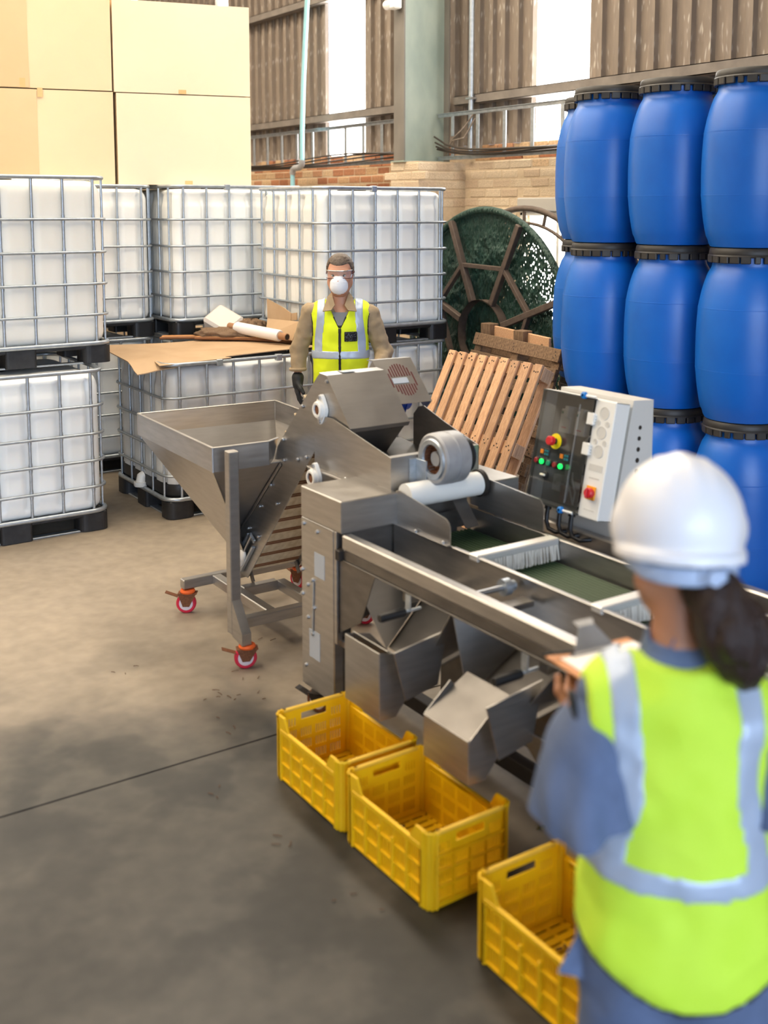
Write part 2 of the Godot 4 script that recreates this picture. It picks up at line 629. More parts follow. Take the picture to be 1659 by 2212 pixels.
	M.film = mat(c.call(232, 230, 230), 0.35)
	M.core_board = mat(c.call(160, 118, 84), 0.8)
	M.plank_wood = rough(mat(Color.WHITE, 0.8), c.call(160, 108, 62), c.call(196, 144, 92), 0.03, Vector3(2, 12, 12), 73)
	M.clip_board = rough(mat(Color.WHITE, 0.6), c.call(196, 132, 82), c.call(212, 148, 96), 0.04, Vector3(8, 8, 8), 74)
	M.paper = mat(c.call(244, 242, 240), 0.7)
	M.chrome = mat(c.call(200, 204, 206), 0.2, 0.9)
	M.leaf = mat(c.call(120, 104, 46), 0.8)
	M.dry = mat(c.call(86, 58, 36), 0.9)
	M.debris = rough(mat(Color.WHITE, 0.95), c.call(70, 50, 26), c.call(140, 106, 50), 0.06, Vector3(10, 10, 10), 75)
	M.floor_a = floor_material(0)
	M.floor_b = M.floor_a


# the slab's own colour: cream concrete, tyre and water stains, a darker tone along the near aisle
func floor_material(_k: int) -> StandardMaterial3D:
	var w := 1100
	var a := noise(0.004, 5, 101).get_image(w, w)
	var b := noise(0.016, 5, 102).get_image(w, w)
	var d := noise(0.09, 4, 103).get_image(w, w)
	var n := noise(0.0028, 4, 104).get_image(w, w)
	var img := Image.create(w, w, false, Image.FORMAT_RGB8)
	for y in w:
		for x in w:
			var X := -3.0 + 11.0 * x / w
			var Z := -10.0 + 11.0 * y / w
			var p := a.get_pixel(x, y).r
			var q := b.get_pixel(x, y).r
			var g := d.get_pixel(x, y).r
			var s := n.get_pixel(x, y).r
			var aisle_dark := smoothstep(-5.0, -2.9, Z + (s - 0.5) * 2.2) * smoothstep(2.30, 2.05, X + (q - 0.5) * 0.3)
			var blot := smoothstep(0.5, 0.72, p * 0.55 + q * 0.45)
			var k := 1.0 - 0.60 * aisle_dark - 0.16 * blot - 0.12 * aisle_dark * smoothstep(0.42, 0.62, q) + (g - 0.5) * 0.14 + (q - 0.5) * 0.12
			img.set_pixel(x, y, Color(0.585 * k, 0.535 * k + 0.008 * aisle_dark, 0.47 * k + 0.016 * aisle_dark))
	var m := mat(Color.WHITE, 0.62)
	m.albedo_texture = ImageTexture.create_from_image(img)
	m.roughness_texture = ntex(noise(0.02, 4, 105), [Color(0.7, 0.7, 0.7), Color(1, 1, 1)])
	return m


func area(at: Vector3, look: Vector3, size: Vector2, e: float, c: Color) -> void:
	var l := AreaLight3D.new()
	l.name = "daylight"
	add_child(l, true)
	l.look_at_from_position(at, at + look, Vector3.UP if absf(look.y) < 0.9 else Vector3.FORWARD)
	l.area_size = size
	l.area_normalize_energy = true
	l.light_energy = e
	l.light_color = c
	l.shadow_enabled = true
	l.set("area_range", 40.0)
	l.set("area_attenuation", 2.0)


func stage() -> void:
	var cam := Camera3D.new()
	cam.name = "camera"
	add_child(cam)
	cam.position = v3(0, 2.1, 0)
	cam.rotation = Vector3(deg_to_rad(-6.86), deg_to_rad(-33.9), 0)
	cam.projection = Camera3D.PROJECTION_FRUSTUM
	cam.near = 0.05
	cam.far = 100.0
	cam.size = 2212.0 / 2373.0 * 0.05
	cam.frustum_offset = Vector2(0, -(1106.0 - 734.5) / 2373.0 * 0.05)
	cam.current = true
	var e := Environment.new()
	var sky := Sky.new()
	var sm := ProceduralSkyMaterial.new()
	sm.sky_top_color = Color(0.62, 0.74, 0.92)
	sm.sky_horizon_color = Color(0.9, 0.93, 0.97)
	sm.ground_horizon_color = Color(0.7, 0.68, 0.64)
	sm.ground_bottom_color = Color(0.4, 0.38, 0.35)
	sm.sky_energy_multiplier = 3.0
	sky.sky_material = sm
	e.background_mode = Environment.BG_SKY
	e.sky = sky
	e.tonemap_mode = Environment.TONE_MAPPER_LINEAR
	e.tonemap_exposure = 0.78
	e.sdfgi_enabled = true
	e.ssao_enabled = true
	e.ssil_enabled = true
	var w := WorldEnvironment.new()
	w.name = "environment"
	w.environment = e
	var at := CameraAttributesPhysical.new()
	at.exposure_aperture = 2.4
	at.frustum_focal_length = 50.0
	at.frustum_focus_distance = 6.9
	w.camera_attributes = at
	add_child(w)
	# daylight: rooflights, the wall's clear sheets, the open door behind the lens
	var warm := Color(1.0, 0.94, 0.85)
	var cool := Color(0.80, 0.90, 1.0)
	for x: float in [-3.0, 0.6, 4.2]:
		area(v3(x, 6.42, -9.9), Vector3.DOWN, Vector2(1.0, 13.0), 38.0, warm)
	area(v3(-1.5, 2.5, 6.8), v3(0, 0, -1), Vector2(8.0, 4.6), 44.0, cool)
	area(v3(6.70, 4.5, -10.8), Vector3.LEFT, Vector2(0.66, 3.5), 10.0, Color(1, 0.98, 0.95))
	area(v3(6.70, 4.5, -7.27), Vector3.LEFT, Vector2(0.62, 3.5), 10.0, Color(1, 0.98, 0.95))


func brick_mesh(l: float, h: float, d: float) -> Mesh:
	var mb := Mb.new()
	mb.box(Vector3.ZERO, v3(d, h, l), 0.006)
	return mb.mesh(Vector3.ZERO)


func room() -> void:
	# floor: two slabs with an open joint between them
	var fl := struct("floor")
	var zj := -3.72
	for k in 2:
		var mb := Mb.new()
		var z0 := -20.2 if k == 0 else zj + 0.005
		var z1 := zj - 0.005 if k == 0 else 7.2
		mb.quad(v3(-7.2, 0, z0), v3(7, 0, z0), v3(7, 0, z1), v3(-7.2, 0, z1), Vector3.UP)
		mb.quad(v3(-7.2, -0.2, z0), v3(7, -0.2, z0), v3(7, -0.2, z1), v3(-7.2, -0.2, z1), Vector3.DOWN)
		for z: float in [z0, z1]:
			mb.quad(v3(-7.2, 0, z), v3(7, 0, z), v3(7, -0.2, z), v3(-7.2, -0.2, z), v3(0, 0, -1 if z == z0 else 1))
		for x: float in [-7.2, 7.0]:
			mb.quad(v3(x, 0, z0), v3(x, 0, z1), v3(x, -0.2, z1), v3(x, -0.2, z0), v3(signf(x), 0, 0))
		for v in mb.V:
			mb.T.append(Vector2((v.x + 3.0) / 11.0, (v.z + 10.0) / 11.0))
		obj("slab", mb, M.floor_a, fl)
	var jb := Mb.new()
	jb.span(-7.2, 7.0, -0.2, -0.012, zj - 0.006, zj + 0.006)
	obj("joint", jb, M.dark_iron, fl)

	# the brick and sheet-metal wall behind the goods
	var wr := struct("wall_right")
	var mb := Mb.new()
	mb.span(6.615, 7.0, 0, 2.54, -20.2, -7.62)
	mb.span(6.615, 7.0, 0, 0.7, -7.62, -6.62)
	mb.span(6.615, 7.0, 2.03, 2.54, -7.62, -6.62)
	mb.span(6.615, 7.0, 0, 2.54, -6.62, 7.2)
	mb.span(6.06, 6.63, 0, 2.535, -8.9, -8.44)
	mb.span(6.79, 7.0, 2.54, 2.715, -20.2, 7.2)
	obj("brickwork_core", mb, M.mortar, wr)
	var bm := [brick_mesh(0.22, 0.074, 0.04), brick_mesh(0.218, 0.071, 0.04), brick_mesh(0.105, 0.073, 0.04)]
	rng.seed = 4
	var lay := func(x: float, z0: float, z1: float, y0: float, n: int, limed: bool) -> void:
		for r in n:
			var z := z0 - (0.115 if r % 2 else 0.0)
			while z < z1:
				var m: Material = M["limed_brick%d" % rng.randi_range(0, 2)] if limed and rng.randf() < 0.85 else M["brick%d" % rng.randi_range(0, 5)]
				var b: Mesh = bm[0] if rng.randf() < 0.5 else bm[1]
				again("brick", b, m, wr, Transform3D(Basis(Vector3.UP, rng.randf_range(-0.01, 0.01)), v3(x + rng.randf_range(-0.003, 0.003), y0 + 0.043 + r * 0.086, z + 0.116)))
				z += 0.232
	lay.call(6.630, -13.1, -8.92, 2.195, 4, false)
	lay.call(6.630, -8.36, -7.7, 1.85, 8, true)
	lay.call(6.630, -7.6, -6.7, 2.195, 4, true)
	lay.call(6.075, -8.9, -8.5, 2.10, 5, true)
	# header course along the ledge and on the pier's flank
	for k in 3:
		for r in 5:
			again("brick", bm[0], M["limed_brick%d" % ((k + r) % 3)], wr, Transform3D(Basis(Vector3.UP, PI / 2), v3(6.165 + k * 0.2, 2.143 + r * 0.086, -8.456)))
	var z := -13.0
	while z < -6.7:
		if z < -9.05 or z > -8.5:
			again("brick", bm[0], M["brick%d" % rng.randi_range(0, 5)], wr, Transform3D(Basis.IDENTITY, v3(6.775 + rng.randf_range(-0.004, 0.004), 2.585, z)))
			again("brick", bm[0], M["brick%d" % rng.randi_range(0, 5)], wr, Transform3D(Basis.IDENTITY, v3(6.775 + rng.randf_range(-0.004, 0.004), 2.665 - 0.004, z + 0.11)))
		z += 0.232
	# corrugated sheets, each lapped over the next
	var gaps := [[-17.83, -17.09], [-14.13, -13.85], [-11.15, -10.44], [-7.6, -6.94]]
	var runs := []
	var from := -20.0
	for g: Array in gaps:
		runs.append([from, g[0]])
		from = g[1]
	runs.append([from, 7.0])
	for run: Array in runs:
		var s: float = run[0]
		var k := 0
		while s < run[1] - 0.02:
			var t: float = minf(s + 0.765, run[1])
			var sb := Mb.new()
			var prof := []
			var q := s
			var o := 6.765 - 0.002 * (k % 2)
			while q < t:
				for st in [[0.0, 0.0], [0.112, 0.0], [0.120, -0.045], [0.182, -0.045], [0.19, 0.0]]:
					if q + st[0] <= t:
						prof.append(Vector2(q + st[0], o + st[1]))
				q += 0.1915
			for i in prof.size() - 1:
				var a: Vector2 = prof[i]
				var b: Vector2 = prof[i + 1]
				if b.x - a.x < 1e-4:
					continue
				var nn := v3(-(b.x - a.x), 0, b.y - a.y)
				sb.quad(v3(a.y, 2.70, a.x), v3(b.y, 2.70, b.x), v3(b.y, 6.6, b.x), v3(a.y, 6.6, a.x), nn)
				sb.quad(v3(a.y + 0.002, 2.70, a.x), v3(b.y + 0.002, 2.70, b.x), v3(b.y + 0.002, 6.6, b.x), v3(a.y + 0.002, 6.6, a.x), -nn)
			obj("cladding_sheet", sb, M.sheet, wr)
			s = t - 0.012 if t < run[1] else t
			k += 1
	for y: float in [3.085, 4.435, 5.8]:
		for r: Array in [[-20.0, -8.86], [-8.64, 7.0]]:
			var gb := Mb.new()
			gb.span(6.62, 6.632, y, y + 0.085, r[0], r[1])
			gb.span(6.62, 6.715, y + 0.079, y + 0.085, r[0], r[1])
			gb.span(6.62, 6.715, y, y + 0.006, r[0], r[1])
			obj("girt", gb, M.girt, wr)
	var lb := Mb.new()
	lb.span(6.56, 6.64, 2.07, 2.19, -7.62, -6.6, 0.01)
	obj("lintel", lb, M.concrete_grey, wr)
	# clear sheets let the day in
	var n := 1
	for g: Array in gaps:
		var w := struct("window_%d" % n)
		var pb := Mb.new()
		pb.span(6.77, 6.774, 2.68, 6.6, g[0] - 0.03, g[1] + 0.03)
		obj("clear_sheet", pb, M.daylight, w)
		n += 1
	var w3 := struct("window_%d" % n)  # lower part lengthened unseen so daylight shows through the netting holes
	var wf := Mb.new()
	wf.span(6.60, 6.66, 2.03, 2.065, -7.62, -6.62, 0.004)
	wf.span(6.60, 6.66, 0.70, 0.74, -7.62, -6.62, 0.004)
	for zz: float in [-7.6, -7.12, -6.64]:
		wf.span(6.60, 6.66, 0.70, 2.06, zz - 0.018, zz + 0.018, 0.004)
	obj("window_frame", wf, M.white_plastic, w3)
	for zz: float in [-7.36, -6.88]:
		var gp := Mb.new()
		gp.span(6.70, 6.704, 0.71, 2.04, zz - 0.23, zz + 0.23)
		obj("pane", gp, M.daylight, w3)

	# the steel portal column on its brick pier
	var col := struct("column")
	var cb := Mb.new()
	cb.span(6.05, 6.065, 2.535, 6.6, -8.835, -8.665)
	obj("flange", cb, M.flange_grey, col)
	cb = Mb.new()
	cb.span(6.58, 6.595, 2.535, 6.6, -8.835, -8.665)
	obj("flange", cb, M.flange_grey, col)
	cb = Mb.new()
	cb.span(6.065, 6.58, 2.535, 6.6, -8.755, -8.745)
	obj("web", cb, M.green_paint, col)
	cb = Mb.new()
	cb.span(6.03, 6.62, 2.535, 2.547, -8.86, -8.64)
	obj("base_plate", cb, M.green_paint, col)

	# the rest of the shell
	var wb := struct("wall_back")
	mb = Mb.new()
	mb.span(-7.2, 7.0, 0, 6.6, -20.4, -20.2)
	obj("wall_panel", mb, M.sheet, wb)
	var wl := struct("wall_left")
	mb = Mb.new()
	mb.span(-7.4, -7.2, 0, 6.6, -20.4, 7.2)
	obj("wall_panel", mb, M.wall_plain, wl)
	var wf2 := struct("wall_front")
	mb = Mb.new()
	mb.span(-7.2, -5.5, 0, 6.6, 7.0, 7.2)
	mb.span(2.5, 7.0, 0, 6.6, 7.0, 7.2)
	mb.span(-5.5, 2.5, 4.8, 6.6, 7.0, 7.2)
	obj("wall_panel", mb, M.wall_plain, wf2)
	var ce := struct("ceiling")
	mb = Mb.new()
	var xs := [-7.4, -3.6, -2.4, 0.0, 1.2, 3.6, 4.8, 7.0]
	for i in range(0, 8, 2):
		mb.span(xs[i], xs[i + 1], 6.6, 6.75, -20.4, 7.2)
	for x: float in [-3.0, 0.6, 4.2]:
		mb.span(x - 0.6, x + 0.6, 6.6, 6.75, -20.4, -16.5)
		mb.span(x - 0.6, x + 0.6, 6.6, 6.75, -3.2, 7.2)
	obj("roof_sheeting", mb, M.ceiling, ce)
	for x: float in [-3.0, 0.6, 4.2]:
		var rb := Mb.new()
		rb.span(x - 0.6, x + 0.6, 6.66, 6.67, -16.5, -3.2)
		obj("rooflight", rb, M.rooflight, ce)


func wall_fittings() -> void:
	# ladder-shaped cable trays standing on edge along the ledge
	var rungs := [[-12.98, -12.618, -12.257, -11.888, -11.513, -11.15, -10.788, -10.431, -10.07, -9.712, -9.35], [-8.493, -8.112, -7.727, -7.353, -6.973, -6.6, -6.22]]
	var ends := [[-13.2, -9.05], [-8.72, -6.1]]
	var words := ["long cable ladder standing on the brick ledge, left of the green column", "short cable ladder on the brick ledge, right of the green column and behind the drums"]
	for k in 2:
		var t := thing("cable_ladder", words[k], "cable tray", v3(6.5, 2.55, ends[k][0]), "cable ladders on the ledge")
		var tilt := 0.0
		for y: float in [2.575, 2.985 - tilt]:
			var mb := Mb.new()
			mb.span(6.49, 6.51, y - 0.018, y + 0.018, ends[k][0], ends[k][1], 0.003)
			mb.span(6.47, 6.51, y + 0.014, y + 0.018, ends[k][0], ends[k][1])
			obj("rail", mb, M.galv, t)
		for i in rungs[k].size():
			var z: float = rungs[k][i]
			var mb := Mb.new()
			if k == 1 and i == 0:
				mb.span(6.493, 6.505, 2.78, 2.97, z - 0.022, z + 0.022, 0.003)
				mb.span(6.493, 6.505, 2.59, 2.68, z - 0.022, z + 0.022, 0.003)
			else:
				mb.span(6.493, 6.505, 2.59, 2.97, z - 0.022, z + 0.022, 0.003)
			obj("rung", mb, M.galv, t)
	# loose cables
	var sets := [[-13.2, -8.95, "black cables sagging along the ledge under the long cable ladder"], [-8.66, -6.1, "tangle of brown cables hanging beside the foot of the green column"]]
	for k in 2:
		var t := thing("cable_bundle", sets[k][2], "cable", v3(6.42, 2.55, sets[k][0]), "wall cables")
		for j in 4:
			var p := PackedVector3Array()
			for i in 15:
				var u := i / 14.0
				var z: float = lerpf(sets[k][0], sets[k][1], u)
				var y := 2.60 - 0.035 * sin(u * PI * (1.3 + 0.3 * j)) + 0.016 * j
				if k == 1:
					y = 2.60 + 0.16 * exp(-u * 9.0) * (0.4 + 0.25 * j) - 0.02 * sin(u * 4.0 + j)
				p.append(v3(6.44 - 0.012 * j, y, z))
			var mb := Mb.new()
			mb.tube(p, 0.009, 6)
			obj("cable", mb, M.cable, t)
		if k == 1:
			for j in 2:
				var mb := Mb.new()
				mb.tube(pv([v3(6.5, 2.62, -8.6), v3(6.5, 2.74, -8.52 + 0.02 * j), v3(6.52, 2.86 - 0.1 * j, -8.34), v3(6.6, 3.0 - 0.06 * j, -8.28)]), 0.008, 6)
				obj("cable", mb, M.sheet, t)
	var dl := thing("conduit", "thin grey conduit clipped upright to the corrugated sheeting beside the green column", "conduit", v3(6.59, 2.55, -8.33))
	var mb := Mb.new()
	mb.rod(v3(6.59, 2.56, -8.33), v3(6.59, 6.5, -8.33), 0.026, 10)
	obj("pipe", mb, M.galv, dl)
	for y: float in [3.117, 4.467, 5.832]:
		mb = Mb.new()
		mb.span(6.556, 6.62, y, y + 0.02, -8.375, -8.285, 0.002)
		obj("clip", mb, M.bolt, dl)

	var bp := thing("water_pipe", "pale blue water pipe running down the sheeting with an elbow above the bricks", "pipe", v3(6.35, 2.3, -11.1))
	mb = Mb.new()
	mb.tube(pv([v3(6.35, 5.6, -10.86), v3(6.35, 4.8, -10.95), v3(6.35, 4.415, -10.991), v3(6.35, 3.95, -11.05), v3(6.35, 3.508, -11.095), v3(6.35, 3.0, -11.13), v3(6.35, 2.62, -11.14)]), 0.027, 10)
	obj("pipe", mb, M.blue_pipe, bp)
	mb = Mb.new()
	mb.tube(pv([v3(6.35, 2.65, -11.14), v3(6.35, 2.59, -11.15), v3(6.35, 2.565, -11.19), v3(6.35, 2.56, -11.25), v3(6.35, 2.56, -11.31), v3(6.35, 2.54, -11.35), v3(6.35, 2.49, -11.366)]), 0.036, 10)
	obj("elbow", mb, M.grey_cast, bp)
	mb = Mb.new()
	mb.rod(v3(6.35, 2.5, -11.366), v3(6.35, 0.3, -11.368), 0.027, 10)
	obj("pipe", mb, M.blue_pipe, bp)

	var fl := thing("floodlight", "small cream floodlight fixed high on the green column", "lamp", v3(6.02, 3.94, -8.74))
	mb = Mb.new()
	mb.span(5.95, 6.04, 3.95, 4.12, -8.80, -8.68, 0.012)
	obj("housing", mb, M.white_plastic, fl)
	mb = Mb.new()
	mb.ball(v3(5.95, 3.99, -8.80), v3(0.045, 0.045, 0.045), 12)
	obj("sensor", mb, M.white_plastic, fl)


func rr_point(s: float, hx: float, hz: float, r: float) -> Array:
	# a point and outward normal on a rounded rectangle, s running 0..1 round it
	var a := 2.0 * (hx - r)
	var b := 2.0 * (hz - r)
	var q := PI * r / 2.0
	var l := s * (2.0 * a + 2.0 * b + 4.0 * q)
	var segs := [[a, v3(-hx + r, 0, hz), v3(1, 0, 0), v3(0, 0, 1)], [b, v3(hx, 0, hz - r), v3(0, 0, -1), v3(1, 0, 0)], [a, v3(hx - r, 0, -hz), v3(-1, 0, 0), v3(0, 0, -1)], [b, v3(-hx, 0, -hz + r), v3(0, 0, 1), v3(-1, 0, 0)]]
	for g: Array in segs:
		if l <= g[0]:
			return [g[1] + g[2] * l, g[3]]
		l -= g[0]
		if l <= q:
			var t: float = l / r
			var n: Vector3 = g[3] * cos(t) + g[2] * sin(t)
			var c: Vector3 = g[1] + g[2] * g[0] - g[3] * r
			return [c + n * r, n]
		l -= q
	return [segs[0][1], segs[0][3]]


func loop(y: float, hx: float, hz: float, r: float, n := 48) -> PackedVector3Array:
	var p := PackedVector3Array()
	for k in 4:
		for i in 7:
			var t := PI / 2 * i / 6.0 + PI / 2 * k
			var c: Vector3 = [v3(hx - r, y, hz - r), v3(-hx + r, y, hz - r), v3(-hx + r, y, -hz + r), v3(hx - r, y, -hz + r)][k]
			p.append(c + v3(cos(t), 0, sin(t)) * r)
	return p


func ibc(called: String, label: String, h: float, tank: Material, padded: bool, tray: bool, base: Material) -> Node3D:
	var t := thing(called, label, "liquid tank", Vector3.ZERO, "caged liquid tanks")
	# the blown tank: pads between the bars, rounded shoulders
	var y0 := 0.135
	var y1 := h - 0.032
	var g := []
	var nu := 190
	var hs := []
	for j in 27:
		var u := j / 26.0
		hs.append(y0 + (y1 - y0) * (u if j > 3 and j < 23 else u))
	hs = []
	for q: float in [0.0, 0.012, 0.03, 0.06, 0.09, 0.11, 0.13]:
		hs.append(y0 + q)
	for q in 10:
		hs.append(lerpf(y0 + 0.16, y1 - 0.2, q / 9.0))
	for q: float in [0.17, 0.15, 0.13, 0.11, 0.09, 0.07, 0.05, 0.032, 0.018, 0.008, 0.0]:
		hs.append(y1 - q)
	for i in nu:
		var w := rr_point(float(i) / nu, 0.583, 0.483, 0.125)
		var p: Vector3 = w[0]
		var n: Vector3 = w[1]
		var row := PackedVector3Array()
		var along := p.x if absf(n.z) > 0.7 else p.z
		var edge := fposmod(along + (0.1 if absf(n.z) > 0.7 else 0.0), 0.2)
		edge = minf(edge, 0.2 - edge)
		var groove := smoothstep(0.042, 0.02, edge) * smoothstep(0.9, 0.999, maxf(absf(n.z), absf(n.x)))
		for y: float in hs:
			var top := y1 - y
			var bot := y - y0
			var inset := 0.0
			if top < 0.09:
				inset += 0.09 - sqrt(maxf(0.0081 - (0.09 - top) * (0.09 - top), 0.0))
			if bot < 0.06:
				inset += 0.06 - sqrt(maxf(0.0036 - (0.06 - bot) * (0.06 - bot), 0.0))
			if padded:
				inset += 0.024 * groove * smoothstep(0.05, 0.10, bot) * smoothstep(0.03, 0.06, top)
				inset += 0.014 * (smoothstep(0.14, 0.095, top) - smoothstep(0.06, 0.03, top)) * smoothstep(0.9, 0.999, maxf(absf(n.z), absf(n.x)))
			else:
				inset += 0.010 * groove * smoothstep(0.1, 0.2, bot)
				inset -= 0.006 * sin(PI * clampf((y - y0) / (y1 - y0), 0, 1))
			row.append(v3(p.x, y, p.z) - n * inset)
		g.append(row)
	var mb := Mb.new()
	mb.grid(g, true, func(q: Vector3) -> Vector3: return v3(q.x, (q.y - h * 0.5) * 0.3, q.z))
	var top := PackedVector3Array()
	for i in nu:
		top.append(g[i][hs.size() - 1])
	for i in nu:
		mb.tri(top[i], top[(i + 1) % nu], v3(0, y1 + 0.004, 0), Vector3.UP, Vector3.UP, Vector3.UP)
	obj("tank", mb, tank, t)
	mb = Mb.new()
	mb.lathe(PackedVector2Array([Vector2(0.11, y1), Vector2(0.115, y1 + 0.015), Vector2(0.105, y1 + 0.04), Vector2(0.0, y1 + 0.042)]), 24)
	obj("filler_cap", mb, M.black, t)
	# galvanised cage
	for f: float in [0.175, 0.36, 0.55, 0.745]:
		mb = Mb.new()
		mb.tube(loop(lerpf(0.135, h, f), 0.603, 0.503, 0.11), 0.0095, 8, true)
		obj("cage_hoop", mb, M.galv, t)
	mb = Mb.new()
	mb.tube(loop(h - 0.012, 0.592, 0.492, 0.10), 0.0135, 8, true)
	obj("top_rim", mb, M.galv, t)
	for s: Array in [[-0.21, 0.492], [0.25, 0.492], [0.12, -0.492]]:
		mb = Mb.new()
		mb.span(s[0] - 0.022, s[0] + 0.022, h - 0.04, h + 0.006, s[1] - 0.02, s[1] + 0.02, 0.004)
		obj("rim_clamp", mb, M.galv, t)
	var up := Mb.new()
	var p := PackedVector3Array()
	var rr := PackedFloat32Array()
	var marks := [0.175, 0.36, 0.55, 0.745]
	p.append(v3(0, 0.135, 0)); rr.append(0.010)
	for f: float in marks:
		var y := lerpf(0.135, h, f)
		for d: float in [-0.035, -0.02, 0.02, 0.035]:
			p.append(v3(0, y + d, 0))
			rr.append(0.0125 if absf(d) < 0.03 else 0.0098)
	p.append(v3(0, h - 0.02, 0)); rr.append(0.011)
	up.tube(p, 0.01, 8, false, rr, 0.8)
	var um := up.mesh(Vector3.ZERO)
	for i in 6:
		for s: float in [-1.0, 1.0]:
			again("cage_bar", um, M.galv, t, Transform3D(Basis.IDENTITY, v3(-0.5 + 0.2 * i, 0, 0.489 * s)))
	for i in 5:
		for s: float in [-1.0, 1.0]:
			again("cage_bar", um, M.galv, t, Transform3D(Basis(Vector3.UP, PI / 2), v3(0.589 * s, 0, -0.4 + 0.2 * i)))
	mb = Mb.new()
	mb.tube(loop(0.137, 0.598, 0.498, 0.10), 0.016, 8, true)
	obj("base_rim", mb, M.galv, t)
	# pallet
	mb = Mb.new()
	mb.box(v3(0, 0.112, 0), v3(1.17, 0.03, 0.97), 0.008)
	obj("pallet_deck", mb, base, t)
	for x: float in [-0.5, 0.0, 0.5]:
		for z: float in [-0.41, 0.0, 0.41]:
			if x == 0.0 and z == 0.0:
				continue
			mb = Mb.new()
			var q := PackedVector2Array()
			var e := loop(0, 0.10, 0.085, 0.055 if x != 0.0 and z != 0.0 else 0.02)
			for v in e:
				q.append(Vector2(v.x, v.z))
			mb.prism(q, v3(x, 0.004, z), Vector3.RIGHT, Vector3.BACK, v3(0, 0.115, 0))
			obj("pallet_foot", mb, base, t)
	for z: float in [-0.44, 0.44]:
		mb = Mb.new()
		mb.span(-0.55, 0.55, 0.0, 0.012, z - 0.03, z + 0.03, 0.003)
		obj("skid_bar", mb, M.galv, t)
	for x: float in [-0.54, 0.54]:
		mb = Mb.new()
		mb.span(x - 0.03, x + 0.03, 0.0, 0.012, -0.44, 0.44, 0.003)
		obj("skid_bar", mb, M.galv, t)
	if tray:
		g = []
		for i in 80:
			var w := rr_point(i / 80.0, 0.588, 0.488, 0.125)
			g.append(PackedVector3Array([w[0] + v3(0, 0.13, 0) - w[1] * 0.03, w[0] + v3(0, 0.16, 0), w[0] + v3(0, 0.235, 0), w[0] + v3(0, 0.24, 0) - w[1] * 0.02]))
		mb = Mb.new()
		mb.grid(g, true, func(q: Vector3) -> Vector3: return v3(q.x, 0, q.z))
		obj("tank_tray", mb, M.black, t)
	# outlet valve on the short side
	mb = Mb.new()
	mb.tube(pv([v3(-0.50, 0.22, 0.02), v3(-0.585, 0.22, 0.02)]), 0.045, 14)
	mb.tube(pv([v3(-0.585, 0.22, 0.02), v3(-0.60, 0.215, 0.02), v3(-0.61, 0.17, 0.02)]), 0.035, 12)
	var valve := obj("valve", mb, M.white_plastic, t)
	mb = Mb.new()
	mb.lathe(PackedVector2Array([Vector2(0, 0.145), Vector2(0.045, 0.145), Vector2(0.048, 0.15), Vector2(0.048, 0.178), Vector2(0.0, 0.18)]), 14, Transform3D(Basis.IDENTITY, v3(-0.61, 0, 0.02)))
	obj("valve_cap", mb, M.white_plastic, valve)
	return t


func tanks() -> void:
	var g := "caged liquid tanks"
	var low := ibc("caged_tank", "low white caged tank on the floor at the left, directly under the cream tank", 1.07, M.tank, true, false, M.pallet_black)
	low.position = v3(1.83, 0, -7.35)
	origin[low] = low.position
	var b := ibc("caged_tank", "white caged tank with black bottom tray and outlet valve, cardboard sheet spread on top", 1.07, M.tank_grey, true, true, M.pallet_black)
	b.position = v3(3.42, 0, -7.29)
	low.rotation.y = PI
	var a := ibc("caged_tank", "cream smooth-sided caged tank on a scuffed black pallet, top of the left stack", 1.236, M.tank_cream, false, false, M.pallet_black)
	a.position = v3(1.96, 1.072, -7.57)
	dup(low, "caged_tank", "lower caged tank behind the leaning light pallet, under the big bright tank", "liquid tank", v3(4.66, 0, -7.39), g, PI)
	var e := ibc("caged_tank", "big bright white caged tank behind the masked worker, beside the green reel", 1.185, M.tank, true, false, M.black)
	e.position = v3(4.66, 1.072, -7.39)
	e.rotation.y = PI
	a.rotation.y = PI
	dup(low, "caged_tank", "white back-row tank seen only in the gap between the two front stacks", "liquid tank", v3(2.79, 0, -8.83), g, PI)
	dup(low, "caged_tank", "white back-row tank behind the cardboard-topped tank, under the middle tank", "liquid tank", v3(4.06, 0, -8.63), g, PI)
	var up := ibc("caged_tank", "upper back-row caged tank right behind the cream tank, under the left cartons", 1.21, M.tank, true, false, M.black)
	up.position = v3(2.79, 1.072, -8.83)
	up.rotation.y = PI
	dup(up, "caged_tank", "upper back-row caged tank in the middle, behind the foam block and burlap", "liquid tank", v3(4.06, 1.072, -8.63), g, PI)


